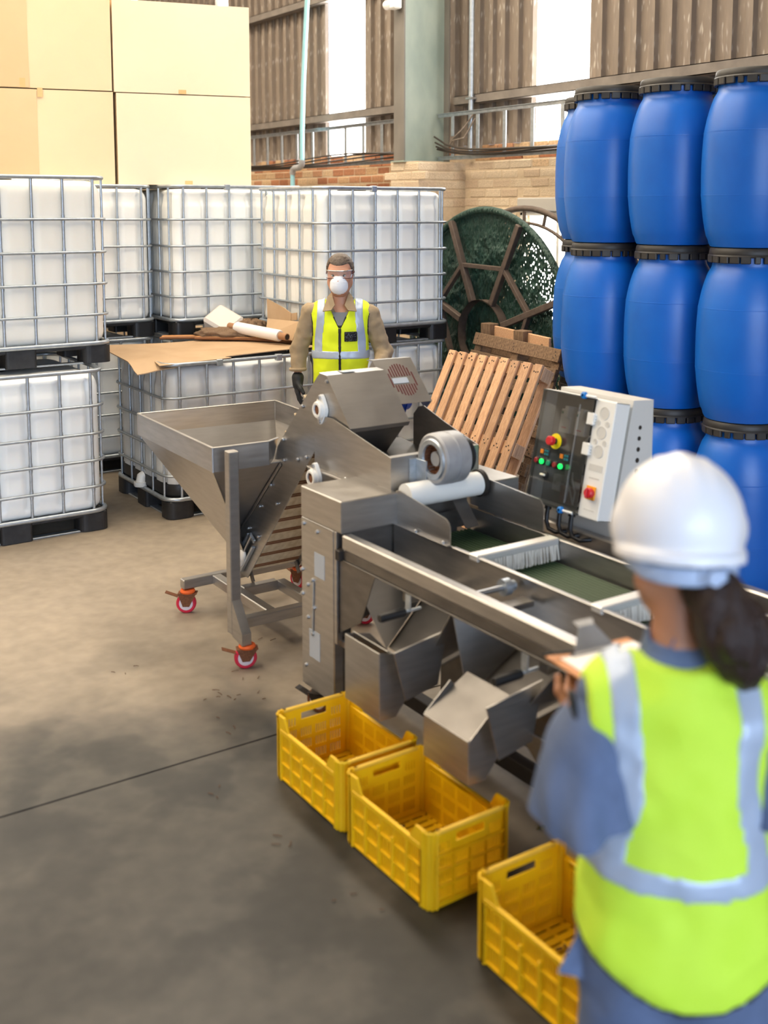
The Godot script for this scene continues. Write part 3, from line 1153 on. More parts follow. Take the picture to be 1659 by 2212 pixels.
func cartons() -> void:
	var turn := deg_to_rad(-12.7)
	var ex := v3(cos(turn), 0, -sin(turn))
	var ez := v3(sin(turn), 0, cos(turn))
	var p0 := v3(4.218, 2.283, -8.25)
	var spec := [
		[0.0, 0.0, 1.08, 0.718, "lower right big pale cardboard carton of the stack, flat front without a side seam", M.carton_pale],
		[0.0, 0.722, 1.095, 0.715, "upper right big pale cardboard carton with its top edge in view", M.carton_pale],
		[1.105, 0.0, 1.12, 0.722, "lower left big carton with a darker flap, just above the cream tank", M.carton],
		[1.11, 0.727, 1.12, 0.76, "upper left big carton with a darker flap, its top out of frame", M.carton],
	]
	for i in 4:
		var s: Array = spec[i]
		var w: float = s[2]
		var h: float = s[3]
		var o: Vector3 = p0 - ex * (s[0] + w / 2.0) - ez * 0.5 + v3(0, s[1], 0)
		var t := thing("carton", s[4], "cardboard box", o, "big cartons on the back tanks")
		t.rotation.y = turn
		origin[t] = Vector3.ZERO
		var mb := Mb.new()
		# walls bulge a little
		var gx := 14
		for face in 2:
			var g := []
			for a in gx + 1:
				var row := PackedVector3Array()
				for c in 9:
					var u := float(a) / gx
					var v := c / 8.0
					var bulge := 0.008 * sin(PI * u) * sin(PI * v)
					var z := 0.5 + bulge if face == 0 else -0.5 - bulge
					row.append(v3((u - 0.5) * w, 0.002 + v * (h - 0.004), z))
				g.append(row)
			mb.grid(g, false, func(q: Vector3) -> Vector3: return v3(0, 0, q.z))
		for sx: float in [-1.0, 1.0]:
			mb.quad(v3(sx * w / 2, 0.002, -0.5), v3(sx * w / 2, 0.002, 0.5), v3(sx * w / 2, h - 0.002, 0.5), v3(sx * w / 2, h - 0.002, -0.5), v3(sx, 0, 0))
		mb.quad(v3(-w / 2, h - 0.002, -0.5), v3(w / 2, h - 0.002, -0.5), v3(w / 2, h - 0.002, 0.5), v3(-w / 2, h - 0.002, 0.5), Vector3.UP)
		mb.quad(v3(-w / 2, 0.002, -0.5), v3(w / 2, 0.002, -0.5), v3(w / 2, 0.002, 0.5), v3(-w / 2, 0.002, 0.5), Vector3.DOWN)
		obj("carton_walls", mb, s[5], t)
		if i >= 2:
			mb = Mb.new()
			mb.span(-w / 2 - 0.002, -w / 2 + (0.50 if i == 3 else 0.545), 0.003, h - 0.003, 0.506, 0.5125, 0.001)
			obj("end_flap", mb, M.carton_dark, t)
		mb = Mb.new()
		var tx: float = [0.02, -0.01, 0.0, -0.12][i]
		var ty: float = [0.0, 0.0, h - 0.06, 0.003][i]
		if i < 2:
			mb.span(tx - 0.03, tx + 0.03, 0.002, 0.035, 0.505, 0.5095)
		else:
			mb.span(tx - 0.03 + 0.02, tx + 0.03, ty, ty + 0.07, 0.511, 0.5145)
		obj("parcel_tape", mb, M.parcel_tape, t)


func drum(called: String) -> Node3D:
	var t := thing(called, "", "drum", Vector3.ZERO, "blue drums stacked three high")
	var p := PackedVector2Array([Vector2(0.0, 0.006), Vector2(0.19, 0.0), Vector2(0.208, 0.004), Vector2(0.216, 0.018), Vector2(0.222, 0.04)])
	for i in 21:
		var y := 0.06 + 0.74 * i / 20.0
		var u := (y - 0.42) / 0.40
		var r := 0.268 - 0.046 * pow(absf(u), 2.4)
		if y > 0.60:
			r -= 0.012 * pow((y - 0.60) / 0.2, 2.0)
		if absf(y - 0.282) < 0.019 or absf(y - 0.615) < 0.019:
			r += 0.0016
		p.append(Vector2(r, y))
	p.append_array(PackedVector2Array([Vector2(0.204, 0.82), Vector2(0.196, 0.835), Vector2(0.193, 0.85), Vector2(0.193, 0.90), Vector2(0.0, 0.90)]))
	var mb := Mb.new()
	mb.lathe(p, 48)
	var body := obj("body", mb, M.blue, t)
	for y: float in [0.281, 0.616]:
		mb = Mb.new()
		var u := (y - 0.42) / 0.40
		var r := 0.268 - 0.046 * pow(absf(u), 2.4)
		mb.lathe(PackedVector2Array([Vector2(r - 0.003, y - 0.005), Vector2(r + 0.0022, y - 0.002), Vector2(r + 0.0022, y + 0.002), Vector2(r - 0.003, y + 0.005)]), 48)
		obj("mould_seam", mb, M.blue, body)
	mb = Mb.new()
	mb.lathe(PackedVector2Array([Vector2(0.190, 0.905), Vector2(0.211, 0.905), Vector2(0.213, 0.912), Vector2(0.209, 0.934), Vector2(0.203, 0.942), Vector2(0.186, 0.942), Vector2(0.181, 0.936), Vector2(0.178, 0.934), Vector2(0.0, 0.936)]), 48)
	obj("lid", mb, M.lid_black, t)
	mb = Mb.new()
	for k in 22:
		var a := TAU * k / 22.0
		var b := Basis(Vector3.UP, -a)
		mb.box(b * v3(0.207, 0, 0) + v3(0, 0.882, 0), v3(0.020, 0.042, 0.0515 if k % 7 != 3 else 0.030), 0.004, b)
	mb.lathe(PackedVector2Array([Vector2(0.196, 0.893), Vector2(0.214, 0.893), Vector2(0.2185, 0.899), Vector2(0.214, 0.906), Vector2(0.196, 0.906)]), 48)
	obj("locking_ring", mb, M.lid_black, t)
	return t


func drums() -> void:
	var first := drum("plastic_drum")
	var cols := [
		[v3(5.0, 0, -3.87), ["bottom blue drum of the column at the right edge, behind the white helmet", "middle blue drum of the column at the right edge", "top blue drum of the column at the right edge, highest lid in view"]],
		[v3(5.0, 0, -4.41), ["bottom blue drum of the middle front column, mostly behind the control box", "middle blue drum of the middle front column, right above the control box", "top blue drum of the middle front column"]],
		[v3(5.0, 0, -4.95), ["bottom blue drum of the front column next to the leaning pallets", "middle blue drum of the front column next to the leaning pallets", "top blue drum of the front column next to the clear wall sheet"]],
		[v3(5.37, 0, -5.43), ["bottom blue drum of the hidden column beside the green reel", "middle blue drum of the hidden column, a sliver beside the green reel", "top blue drum of the hidden column, a sliver against bright clear sheeting"]],
		[v3(5.54, 0, -4.68), ["bottom blue drum of the rear column between the first two front columns", "middle blue drum of the rear column between the first two front columns", "top rear blue drum, only its lid showing between the first two front lids"]],
		[v3(5.54, 0, -4.13), ["bottom blue drum of the rear column at the right", "middle blue drum of the rear column at the right", "top rear blue drum, only its lid showing between the last two front lids"]],
	]
	var used_first := false
	rng.seed = 12
	for c: Array in cols:
		for k in 3:
			var at: Vector3 = c[0] + v3(0, 0.9435 * k, 0)
			var turn := rng.randf() * TAU
			if not used_first:
				used_first = true
				first.position = at
				origin[first] = at
				tag(first, c[1][k], "drum", "blue drums stacked three high")
			else:
				dup(first, "plastic_drum", c[1][k], "drum", at, "blue drums stacked three high", turn)


func clutter() -> void:
	# what lies on the cardboard-topped tank; its rim is 1.07 m up
	var y := 1.0735
	var t := thing("cardboard_sheet", "wide flat brown cardboard sheet spread over a tank, its front left corner drooping", "cardboard", v3(3.45, y, -7.4))
	var mb := Mb.new()
	var g := []
	for i in 25:
		var row := PackedVector3Array()
		for j in 15:
			var u := i / 24.0
			var v := j / 14.0
			var x := lerpf(2.73, 4.16, u) - 0.10 * v * (1.0 - u)
			var z := lerpf(-7.86, -6.86, v) + 0.10 * u * (1.0 - v) - 0.05 * v * u
			z += 0.05 * v * smoothstep(0.35, 0.0, u)
			var dz := smoothstep(0.78, 1.0, v) * smoothstep(0.5, 0.08, u)
			var yy := y + 0.012 + 0.006 * sin(7.0 * u + 2.0) - 0.055 * dz - 0.02 * smoothstep(0.12, 0.0, u) * v
			row.append(v3(x, yy, z))
		g.append(row)
	mb.grid(g, false, func(_q: Vector3) -> Vector3: return Vector3.UP)
	var g2 := []
	for row: PackedVector3Array in g:
		var r2 := PackedVector3Array()
		for q in row:
			r2.append(q - v3(0, 0.006, 0))
		g2.append(r2)
	mb.grid(g2, false, func(_q: Vector3) -> Vector3: return Vector3.DOWN)
	for i in 24:
		mb.quad(g[i][14], g[i + 1][14], g2[i + 1][14], g2[i][14], Vector3.BACK)
		mb.quad(g[i][0], g[i + 1][0], g2[i + 1][0], g2[i][0], Vector3.FORWARD)
	for j in 14:
		mb.quad(g[0][j], g[0][j + 1], g2[0][j + 1], g2[0][j], Vector3.LEFT)
		mb.quad(g[24][j], g[24][j + 1], g2[24][j + 1], g2[24][j], Vector3.RIGHT)
	obj("sheet", mb, M.card_brown, t)
	mb = Mb.new()
	mb.plate(pv([v3(2.78, y - 0.012, -6.80), v3(3.30, y + 0.004, -6.79), v3(3.22, y + 0.004, -7.1), v3(2.85, y + 0.002, -7.15)]), 0.004)
	obj("torn_layer", mb, M.card_brown, t)

	var planks := [[pv([v3(3.29, y + 0.03, -7.99), v3(3.60, y + 0.034, -7.80), v3(3.98, y + 0.03, -7.50)]), "rough brown plank lying across the cardboard, bark edge to the left"], [pv([v3(3.50, y + 0.035, -7.80), v3(3.78, y + 0.04, -7.50), v3(4.08, y + 0.032, -7.06)]), "second split plank on the cardboard, ending at the worker's elbow"]]
	for s: Array in planks:
		t = thing("plank", s[1], "plank", s[0][1], "planks on the cardboard")
		mb = Mb.new()
		for i in 2:
			mb.bar(s[0][i], s[0][i + 1], 0.085, 0.022, Vector3.UP, 0.004)
		obj("board", mb, M.plank_wood, t)
		mb = Mb.new()
		mb.tube(pv([s[0][0] + v3(-0.03, -0.003, 0.035), s[0][1] + v3(-0.02, -0.002, 0.04), s[0][2] + v3(-0.02, -0.004, 0.04)]), 0.011, 6)
		obj("bark_edge", mb, M.belt_stain, t)

	t = thing("foam_block", "pale wedge-shaped foam block tipped on its edge in front of the middle tank", "foam block", v3(3.78, y, -7.85))
	mb = Mb.new()
	var o := v3(3.75, y + 0.005, -7.90)
	var fb := Basis.from_euler(Vector3(deg_to_rad(24), deg_to_rad(28), deg_to_rad(34)))
	mb.box(o + v3(0.02, 0.10, 0.02), v3(0.22, 0.18, 0.26), 0.022, fb)
	obj("block", mb, M.foam, t)

	var sack := func(called: String, label: String, c: Vector3, r: Vector3, turn: float, sd: int) -> void:
		var s := thing(called, label, "sack", c, "burlap on the cardboard")
		var n := noise(5.0, 3, sd)
		var m2 := Mb.new()
		var gg := []
		for i in 36:
			var row := PackedVector3Array()
			for j in 15:
				var a := TAU * i / 36.0
				var b := -PI / 2 + PI * j / 14.0
				var d := v3(cos(a) * cos(b), sin(b), sin(a) * cos(b))
				var q := Basis(Vector3.UP, turn) * (d * r * (1.0 + 0.30 * n.get_noise_3dv(d * 0.5) + 0.12 * sin(9.0 * a + 3.0 * b)))
				q.y = maxf(q.y, -r.y * 0.75)
				row.append(c + q)
			gg.append(row)
		m2.grid(gg, true, func(q: Vector3) -> Vector3: return q - c)
		obj("crumpled_cloth", m2, M.burlap, s)
	sack.call("burlap_sack", "crumpled brown burlap heaped under the foam block and the film roll", v3(3.72, y + 0.060, -7.66), v3(0.27, 0.050, 0.11), -0.75, 1)
	sack.call("burlap_sack", "knotted end of brown burlap behind the film roll, next to the open carton", v3(3.93, y + 0.10, -7.72), v3(0.11, 0.06, 0.07), -0.5, 2)

	t = thing("film_roll", "roll of white plastic film on a cardboard core resting on burlap", "film roll", v3(3.9, y, -7.5))
	var a := v3(3.74, y + 0.115, -7.60)
	var b := v3(3.87, y + 0.085, -7.14)
	mb = Mb.new()
	mb.tube(pv([a, a.lerp(b, 0.02), a.lerp(b, 0.98), b]), 0.043, 20, false, PackedFloat32Array([0.038, 0.044, 0.044, 0.038]))
	obj("film", mb, M.film, t)
	mb = Mb.new()
	var d := (b - a).normalized()
	mb.rod(a - d * 0.08, b + d * 0.075, 0.027, 16)
	obj("core", mb, M.core_board, t)
	mb = Mb.new()
	mb.rod(b + d * 0.075, b + d * 0.0765, 0.02, 16)
	obj("core_hollow", mb, M.dark_iron, t)

	t = thing("open_carton", "crumpled brown cardboard box lying open beside the worker's arm", "cardboard box", v3(3.95, y, -7.3))
	var panels := [
		[[v3(3.99, 1.245, -7.56), v3(4.00, 1.262, -7.08), v3(3.93, 1.125, -7.06), v3(3.88, 1.135, -7.39)], "front_panel", M.card_brown],
		[[v3(4.00, 1.262, -7.08), v3(4.025, 1.10, -7.04), v3(3.98, 1.085, -7.04), v3(3.93, 1.125, -7.06)], "side_panel", M.core_board],
		[[v3(3.992, 1.247, -7.56), v3(4.0, 1.40, -7.585), v3(4.0, 1.345, -7.30), v3(4.0, 1.315, -7.20), v3(3.998, 1.258, -7.20)], "raised_flap", M.card_brown],
		[[v3(4.0, 1.315, -7.195), v3(4.01, 1.325, -7.13), v3(4.01, 1.27, -7.13), v3(3.999, 1.26, -7.195)], "torn_flap", M.card_brown],
		[[v3(4.0, 1.24, -7.56), v3(4.025, 1.25, -7.08), v3(4.03, 1.08, -7.06), v3(4.02, 1.08, -7.55)], "back_panel", M.core_board],
	]
	for q: Array in panels:
		mb = Mb.new()
		mb.plate(pv(q[0]), 0.005)
		obj(q[1], mb, q[2], t)


func wooden_pallet(called: String, label: String, old: bool, seed_: int) -> Node3D:
	# local: slats run along x, the deck faces +y, base corner at the low end
	var t := thing(called, label, "pallet", Vector3.ZERO, "wooden pallets leaning by the reel")
	rng.seed = seed_
	var k := "old_wood%d" if old else "wood%d"
	for i in 9:
		var mb := Mb.new()
		var z := -0.455 + 0.11375 * i
		var w := rng.randf_range(0.068, 0.08)
		mb.box(v3(0.575, 0.128 + rng.randf_range(-0.002, 0.002), z), v3(1.15 + rng.randf_range(-0.015, 0.01), 0.02, w), 0.003)
		var sl := obj("slat", mb, M[k % rng.randi_range(0, 3)], t)
		mb = Mb.new()
		for x: float in [0.04, 0.575, 1.11]:
			for q in 3:
				mb.box(v3(x + rng.randf_range(-0.02, 0.02), 0.1388, z + (q - 1) * 0.018), v3(0.009, 0.003, 0.009))
		obj("nail_heads", mb, M.dark_iron, sl).set_meta("kind", "stuff")
	for x: float in [0.05, 0.575, 1.10]:
		var mb := Mb.new()
		mb.box(v3(x, 0.107, 0), v3(0.09, 0.02, 0.99), 0.003)
		obj("cross_board", mb, M[k % rng.randi_range(0, 3)], t)
		for z: float in [-0.43, 0.0, 0.43]:
			mb = Mb.new()
			mb.box(v3(x, 0.0585, z), v3(0.09, 0.077, 0.10), 0.004)
			obj("block", mb, M[k % rng.randi_range(0, 3)], t)
	for z: float in [-0.43, 0.0, 0.43]:
		var mb := Mb.new()
		mb.box(v3(0.575, 0.01, z), v3(1.14, 0.02, 0.09), 0.003)
		obj("bottom_board", mb, M[k % rng.randi_range(0, 3)], t)
	return t


func leaning() -> void:
	var lean := func(o: Node3D, foot: Vector3, ang: float, yaw: float) -> void:
		# x up the slope towards +X, y the deck's outward side
		var up := v3(sin(ang), cos(ang), 0)
		var out := v3(-cos(ang), sin(ang), 0)
		var b := Basis(Vector3.UP, yaw) * Basis(up, out, up.cross(out))
		o.transform = Transform3D(b, foot)
	var p1 := wooden_pallet("wooden_pallet", "light wooden slatted pallet leaning in front, between tank stack and drums", false, 5)
	lean.call(p1, v3(4.37, 0.002, -5.73), deg_to_rad(26.0), 0.0)
	var p2 := wooden_pallet("wooden_pallet", "dark weathered wooden pallet leaning behind the light one, its broad top board in view", true, 6)
	# turned a quarter: its slats run level
	var up2 := v3(sin(deg_to_rad(18.0)), cos(deg_to_rad(18.0)), 0)
	var out2 := v3(-up2.y, up2.x, 0)
	p2.transform = Transform3D(Basis(Vector3.UP, deg_to_rad(-9.0)) * Basis(v3(0, 0, 1), out2, v3(0, 0, 1).cross(out2) * 1.17), v3(5.19, 0.565, -6.54))
	var t := thing("wooden_board", "pale loose board with end block propped up behind the dark pallet", "board", v3(5.3, 0, -6.05))
	var mb := Mb.new()
	mb.bar(v3(5.40, 1.15, -6.60), v3(5.29, 1.13, -5.76), 0.022, 0.11, Vector3.UP, 0.004)
	obj("board", mb, M.wood2, t)
	for u: float in [0.08, 0.62]:
		mb = Mb.new()
		mb.box(v3(5.40, 1.15, -6.60).lerp(v3(5.29, 1.13, -5.76), u) + v3(-0.02, 0.01, 0), v3(0.09, 0.12, 0.11), 0.004)
		obj("block", mb, M.old_wood1, t)
	for u: float in [0.1, 0.9]:
		mb = Mb.new()
		mb.bar(v3(5.40, 1.15, -6.60).lerp(v3(5.29, 1.13, -5.76), u) + v3(0.03, 0, 0), v3(5.36, 0.0, -6.60).lerp(v3(5.25, 0.0, -5.76), u) + v3(0.03, 0, 0), 0.09, 0.022, Vector3.BACK, 0.003)
		obj("upright", mb, M.old_wood2, t)


func reel() -> void:
	var c := v3(5.72, 1.06, -7.03)
	var t := thing("cable_reel", "huge iron reel wrapped in dark green netting, leaning against the brick wall", "reel", v3(5.72, 0, -7.03))
	var R := 1.045
	var ringp := func(x: float, r: float, z := 0.0) -> PackedVector3Array:
		var p := PackedVector3Array()
		for i in 64:
			var a := TAU * i / 64.0
			p.append(c + v3(x, sin(a) * r, cos(a) * r))
		return p
	var mb := Mb.new()
	mb.tube(ringp.call(0.0, R - 0.02), 0.028, 8, true)
	obj("flange_rim", mb, M.net, t)
	mb = Mb.new()
	# flange netting: a slightly sagging disc, pierced on its right for glints of daylight
	var g := []
	var nn := noise(2.2, 3, 77)
	var glint_noise := noise(16.0, 3, 78)
	var cy := 0.013
	var cz := 0.008
	var at := func(y: float, z: float) -> Vector3:
		return c + v3(0.035 + 0.03 * nn.get_noise_2d(y * 2.0, z * 2.0) * clampf((1.0 - sqrt(y * y + z * z) / R) * 3.0, 0, 1) + 0.006 * glint_noise.get_noise_2d(y * 0.8, z * 2.0), y, z)
	for i in range(-80, 80):
		for k in range(-130, 130):
			var y := i * cy
			var z := k * cz
			if y * y + z * z > (R - 0.025) * (R - 0.025):
				continue
			var thin := smoothstep(0.15, 0.75, z + 0.12 * nn.get_noise_2d(y * 3.0, 5.0))
			if thin > 0.0 and glint_noise.get_noise_2d(y * 3.2, z * 9.0) > 0.60 - 0.30 * thin:
				continue
			mb.quad(at.call(y, z), at.call(y + cy, z), at.call(y + cy, z + cz), at.call(y, z + cz), v3(-1, 0, 0))
	obj("netting", mb, M.net, t)
	mb = Mb.new()
	g = []
	for i in 49:
		var a := TAU * i / 48.0
		g.append(PackedVector3Array([c + v3(-0.05, sin(a) * 0.29, cos(a) * 0.29), c + v3(0.03, sin(a) * 0.29, cos(a) * 0.29)]))
	mb.grid(g, false, func(q: Vector3) -> Vector3: return (q - c) * v3(0, 1, 1))
	g = []
	for i in 49:
		var a := TAU * i / 48.0
		g.append(PackedVector3Array([c + v3(-0.05, sin(a) * 0.282, cos(a) * 0.282), c + v3(0.03, sin(a) * 0.282, cos(a) * 0.282)]))
	mb.grid(g, false, func(q: Vector3) -> Vector3: return -(q - c) * v3(0, 1, 1))
	obj("hub_ring", mb, M.reel_iron, t)
	# spokes and the hexagon of braces between them
	var n := 6
	var pts := []
	for i in n:
		var a := deg_to_rad([20.0, 63.0, 114.0, 158.0, 246.0, 295.0][i])
		var dir := v3(0, sin(a), cos(a))
		mb = Mb.new()
		mb.bar(c + dir * 0.29 + v3(-0.03, 0, 0), c + dir * (R - 0.03) + v3(-0.03, 0, 0), 0.05, 0.05, v3(1, 0, 0), 0.004)
		obj("spoke", mb, M.reel_iron, t)
		pts.append(c + dir * 0.62 + v3(-0.03, 0, 0))
	for i in n:
		mb = Mb.new()
		mb.bar(pts[i], pts[(i + 1) % n], 0.035, 0.045, v3(1, 0, 0), 0.003)
		obj("brace", mb, M.reel_iron, t)
	# far flange and the drum between
	mb = Mb.new()
	mb.tube(ringp.call(0.42, R - 0.01), 0.026, 8, true)
	obj("flange_rim", mb, M.reel_iron, t)
	mb = Mb.new()
	mb.tube(ringp.call(0.42, R - 0.13), 0.014, 6, true)
	obj("inner_ring", mb, M.reel_iron, t)
	for i in 24:
		var a := TAU * i / 24.0
		var dir := v3(0, sin(a), cos(a))
		mb = Mb.new()
		mb.bar(c + dir * (R - 0.14) + v3(0.42, 0, 0), c + dir * (R - 0.01) + v3(0.42, 0, 0), 0.02, 0.02, v3(1, 0, 0))
		obj("lattice_bar", mb, M.reel_iron, t)
	mb = Mb.new()
	g = []
	for i in 49:
		var a := TAU * i / 48.0
		var r := 0.40
		g.append(PackedVector3Array([c + v3(0.06, sin(a) * r, cos(a) * r), c + v3(0.41, sin(a) * r, cos(a) * r)]))
	mb.grid(g, false, func(q: Vector3) -> Vector3: return (q - c) * v3(0, 1, 1))
	obj("wound_netting", mb, M.net, t)


func crate(called: String) -> Node3D:
	# local: x across (0.33), z along (0.475), 0.25 high
	var t := thing(called, "", "crate", Vector3.ZERO, "yellow harvest crates")
	var W := 0.33
	var L := 0.475
	var H := 0.25
	# a wall of that width: solid where no slot is; boxes run up each column between slots
	var wall := func(mb: Mb, f: Transform3D, w: float, h: float, slots: Array) -> void:
		var xs := [-w / 2, w / 2]
		for s: Rect2 in slots:
			xs.append(s.position.x)
			xs.append(s.end.x)
		xs.sort()
		for i in xs.size() - 1:
			if xs[i + 1] - xs[i] < 1e-4:
				continue
			var xm: float = (xs[i] + xs[i + 1]) / 2
			var cuts := []
			for s: Rect2 in slots:
				if s.position.x < xm and xm < s.end.x:
					cuts.append([s.position.y, s.end.y])
			cuts.sort()
			var y := 0.0
			cuts.append([h, h])
			for c: Array in cuts:
				if c[0] - y > 1e-4:
					mb.box(f * v3(xm, (y + c[0]) / 2, 0), v3(xs[i + 1] - xs[i], c[0] - y, 0.004), 0.0, f.basis)
				y = c[1]
	var slotset := func(x0: float, x1: float, y0: float, y1: float, out: Array) -> void:
		var n := int((x1 - x0) / 0.0095)
		for i in n:
			out.append(Rect2(x0 + (x1 - x0) * (i + 0.2) / n, y0, (x1 - x0) / n * 0.40, y1 - y0))
	# end walls with a hand hole
	for s: float in [-1.0, 1.0]:
		var slots := [Rect2(-0.055, 0.195, 0.11, 0.026)]
		for c in 4:
			for r in 3:
				slotset.call(-0.122 + c * 0.064, -0.122 + c * 0.064 + 0.05, 0.03 + r * 0.048, 0.03 + r * 0.048 + 0.034, slots)
		slotset.call(-0.122, -0.075, 0.176, 0.208, slots)
		slotset.call(0.075, 0.122, 0.176, 0.208, slots)
		var mb := Mb.new()
		wall.call(mb, Transform3D(Basis.IDENTITY, v3(0, 0, s * (L / 2 - 0.012))), W - 0.05, H - 0.004, slots)
		for c in 3:
			mb.span(-0.066 + c * 0.064 - 0.003, -0.066 + c * 0.064 + 0.003, 0.01, 0.175, s * (L / 2 - 0.012), s * (L / 2 - 0.002))
		for y: float in [0.02, 0.072, 0.12, 0.168]:
			mb.span(-0.14, 0.14, y - 0.003, y + 0.003, s * (L / 2 - 0.012), s * (L / 2 - 0.003))
		obj("end_wall", mb, M.yellow, t)
	# long walls, lower between their corners
	for s: float in [-1.0, 1.0]:
		var slots := []
		for c in 5:
			for r in 3:
				slotset.call(-0.185 + c * 0.076, -0.185 + c * 0.076 + 0.062, 0.02 + r * 0.058, 0.02 + r * 0.058 + 0.042, slots)
		var mb := Mb.new()
		wall.call(mb, Transform3D(Basis(Vector3.UP, PI / 2), v3(s * (W / 2 - 0.012), 0, 0)), L - 0.05, H - 0.05, slots)
		for c in 6:
			var z := -0.192 + c * 0.0768
			mb.span(s * (W / 2 - 0.012), s * (W / 2 - 0.001), 0.008, 0.188 if c in [0, 1, 4, 5] else 0.15, z - 0.006, z + 0.006, 0.002)
		for y: float in [0.012, 0.07, 0.128]:
			mb.span(s * (W / 2 - 0.012), s * (W / 2 - 0.003), y - 0.003, y + 0.003, -0.2, 0.2)
		mb.span(s * (W / 2 - 0.014), s * (W / 2), 0.182, 0.203, -0.19, 0.19, 0.003)
		obj("side_wall", mb, M.yellow, t)
	# corner posts
	for sx: float in [-1.0, 1.0]:
		for sz: float in [-1.0, 1.0]:
			var mb := Mb.new()
			var g := []
			for i in 11:
				var a := PI / 2 * i / 10.0
				var n := v3(sx * cos(a), 0, sz * sin(a))
				var c := v3(sx * (W / 2 - 0.036), 0, sz * (L / 2 - 0.036))
				var rip := 0.034 + 0.003 * cos(a * 12.0)
				g.append(PackedVector3Array([c + n * (rip - 0.003) + v3(0, 0.0, 0), c + n * rip + v3(0, 0.01, 0), c + n * rip + v3(0, H - 0.012, 0), c + n * (rip + 0.003) + v3(0, H - 0.006, 0), c + n * (rip + 0.002) + v3(0, H, 0), c + n * (rip - 0.006) + v3(0, H, 0), c + n * (rip - 0.006) + v3(0, 0.004, 0)]))
			mb.grid(g, false, func(q: Vector3) -> Vector3: return v3(q.x - sx * (W / 2 - 0.036), 0.05 * (q.y - H + 0.02), q.z - sz * (L / 2 - 0.036)))
			obj("corner_post", mb, M.yellow, t)
			# the rim rises to the corner along the long side
			var q := PackedVector2Array([Vector2(L / 2 - 0.034, 0.19), Vector2(L / 2 - 0.034, H), Vector2(L / 2 - 0.075, H), Vector2(L / 2 - 0.105, 0.20), Vector2(L / 2 - 0.105, 0.19)])
			var rb := Mb.new()
			rb.prism(q, v3(sx * (W / 2 - 0.002), 0, 0), v3(0, 0, sz), Vector3.UP, v3(-sx * 0.009, 0, 0))
			rb.span(sx * (W / 2 - 0.012), sx * (W / 2 - 0.001), 0.0, H - 0.004, sz * (L / 2 - 0.052), sz * (L / 2 - 0.042), 0.002)
			rb.span(sx * (W / 2 - 0.05), sx * (W / 2 - 0.034), H - 0.008, H, sz * (L / 2 - 0.016), sz * (L / 2 - 0.002), 0.002)
			obj("rim_corner", rb, M.yellow, t)
	for s: float in [-1.0, 1.0]:
		var mb := Mb.new()
		mb.span(-W / 2 + 0.034, W / 2 - 0.034, H - 0.011, H, s * (L / 2 - 0.018), s * (L / 2 - 0.001), 0.003)
		obj("rim", mb, M.yellow_worn, t)
	var mb := Mb.new()
	for i in 14:
		mb.span(-W / 2 + 0.014, W / 2 - 0.014, 0.006, 0.012, -L / 2 + 0.016 + i * 0.0323, -L / 2 + 0.016 + i * 0.0323 + 0.023)
	for i in 6:
		mb.span(-0.14 + i * 0.054, -0.14 + i * 0.054 + 0.012, 0.004, 0.010, -L / 2 + 0.014, L / 2 - 0.014)
	obj("crate_floor", mb, M.yellow, t)
	return t


func crates() -> void:
	var g := "yellow harvest crates"
	var a := crate("crate")
	var spots := [
		[v3(1.985, 0.0, -3.205), "yellow slotted crate farthest along the machine, under the first steel chute", 0.0],
		[v3(1.978, 0.0, -2.70), "middle yellow slotted crate, fully in view under the second steel chute", 0.01],
		[v3(1.975, 0.0, -2.01), "nearest yellow slotted crate, partly behind the worker in the white helmet", -0.01],
		[v3(3.20, 0.0, -5.72), "yellow crate far behind the elevator, only a corner showing", 0.0],
	]
	for i in 4:
		if i == 0:
			a.position = spots[0][0]
			origin[a] = spots[0][0]
			tag(a, spots[0][1], "crate", g)
		else:
			dup(a, "crate", spots[i][1], "crate", spots[i][0], g, spots[i][2])
	# spent stalks and soil left in the crates
	rng.seed = 31
	for i in 3:
		var at: Vector3 = spots[i][0]
		var mb := Mb.new()
		for k in 70:
			var x := rng.randfn(0.0, 0.045)
			var z := rng.randfn(0.02, 0.07)
			var r := rng.randf() * TAU
			mb.box(at + v3(clampf(x, -0.12, 0.12), 0.015 + rng.randf() * 0.012, clampf(z, -0.19, 0.19)), v3(0.028 * rng.randf_range(0.4, 1.3), 0.006, 0.008), 0.0, Basis.from_euler(Vector3(rng.randf_range(-0.3, 0.3), r, rng.randf_range(-0.3, 0.3))))
		var o := obj(numbered("plant_scraps"), mb, M.debris, self)
		tag(o, ["dry plant scraps on the bottom of the farthest crate", "dry plant scraps on the bottom of the middle crate", "dry plant scraps on the bottom of the nearest crate"][i], "plant scraps")
		o.set_meta("kind", "stuff")


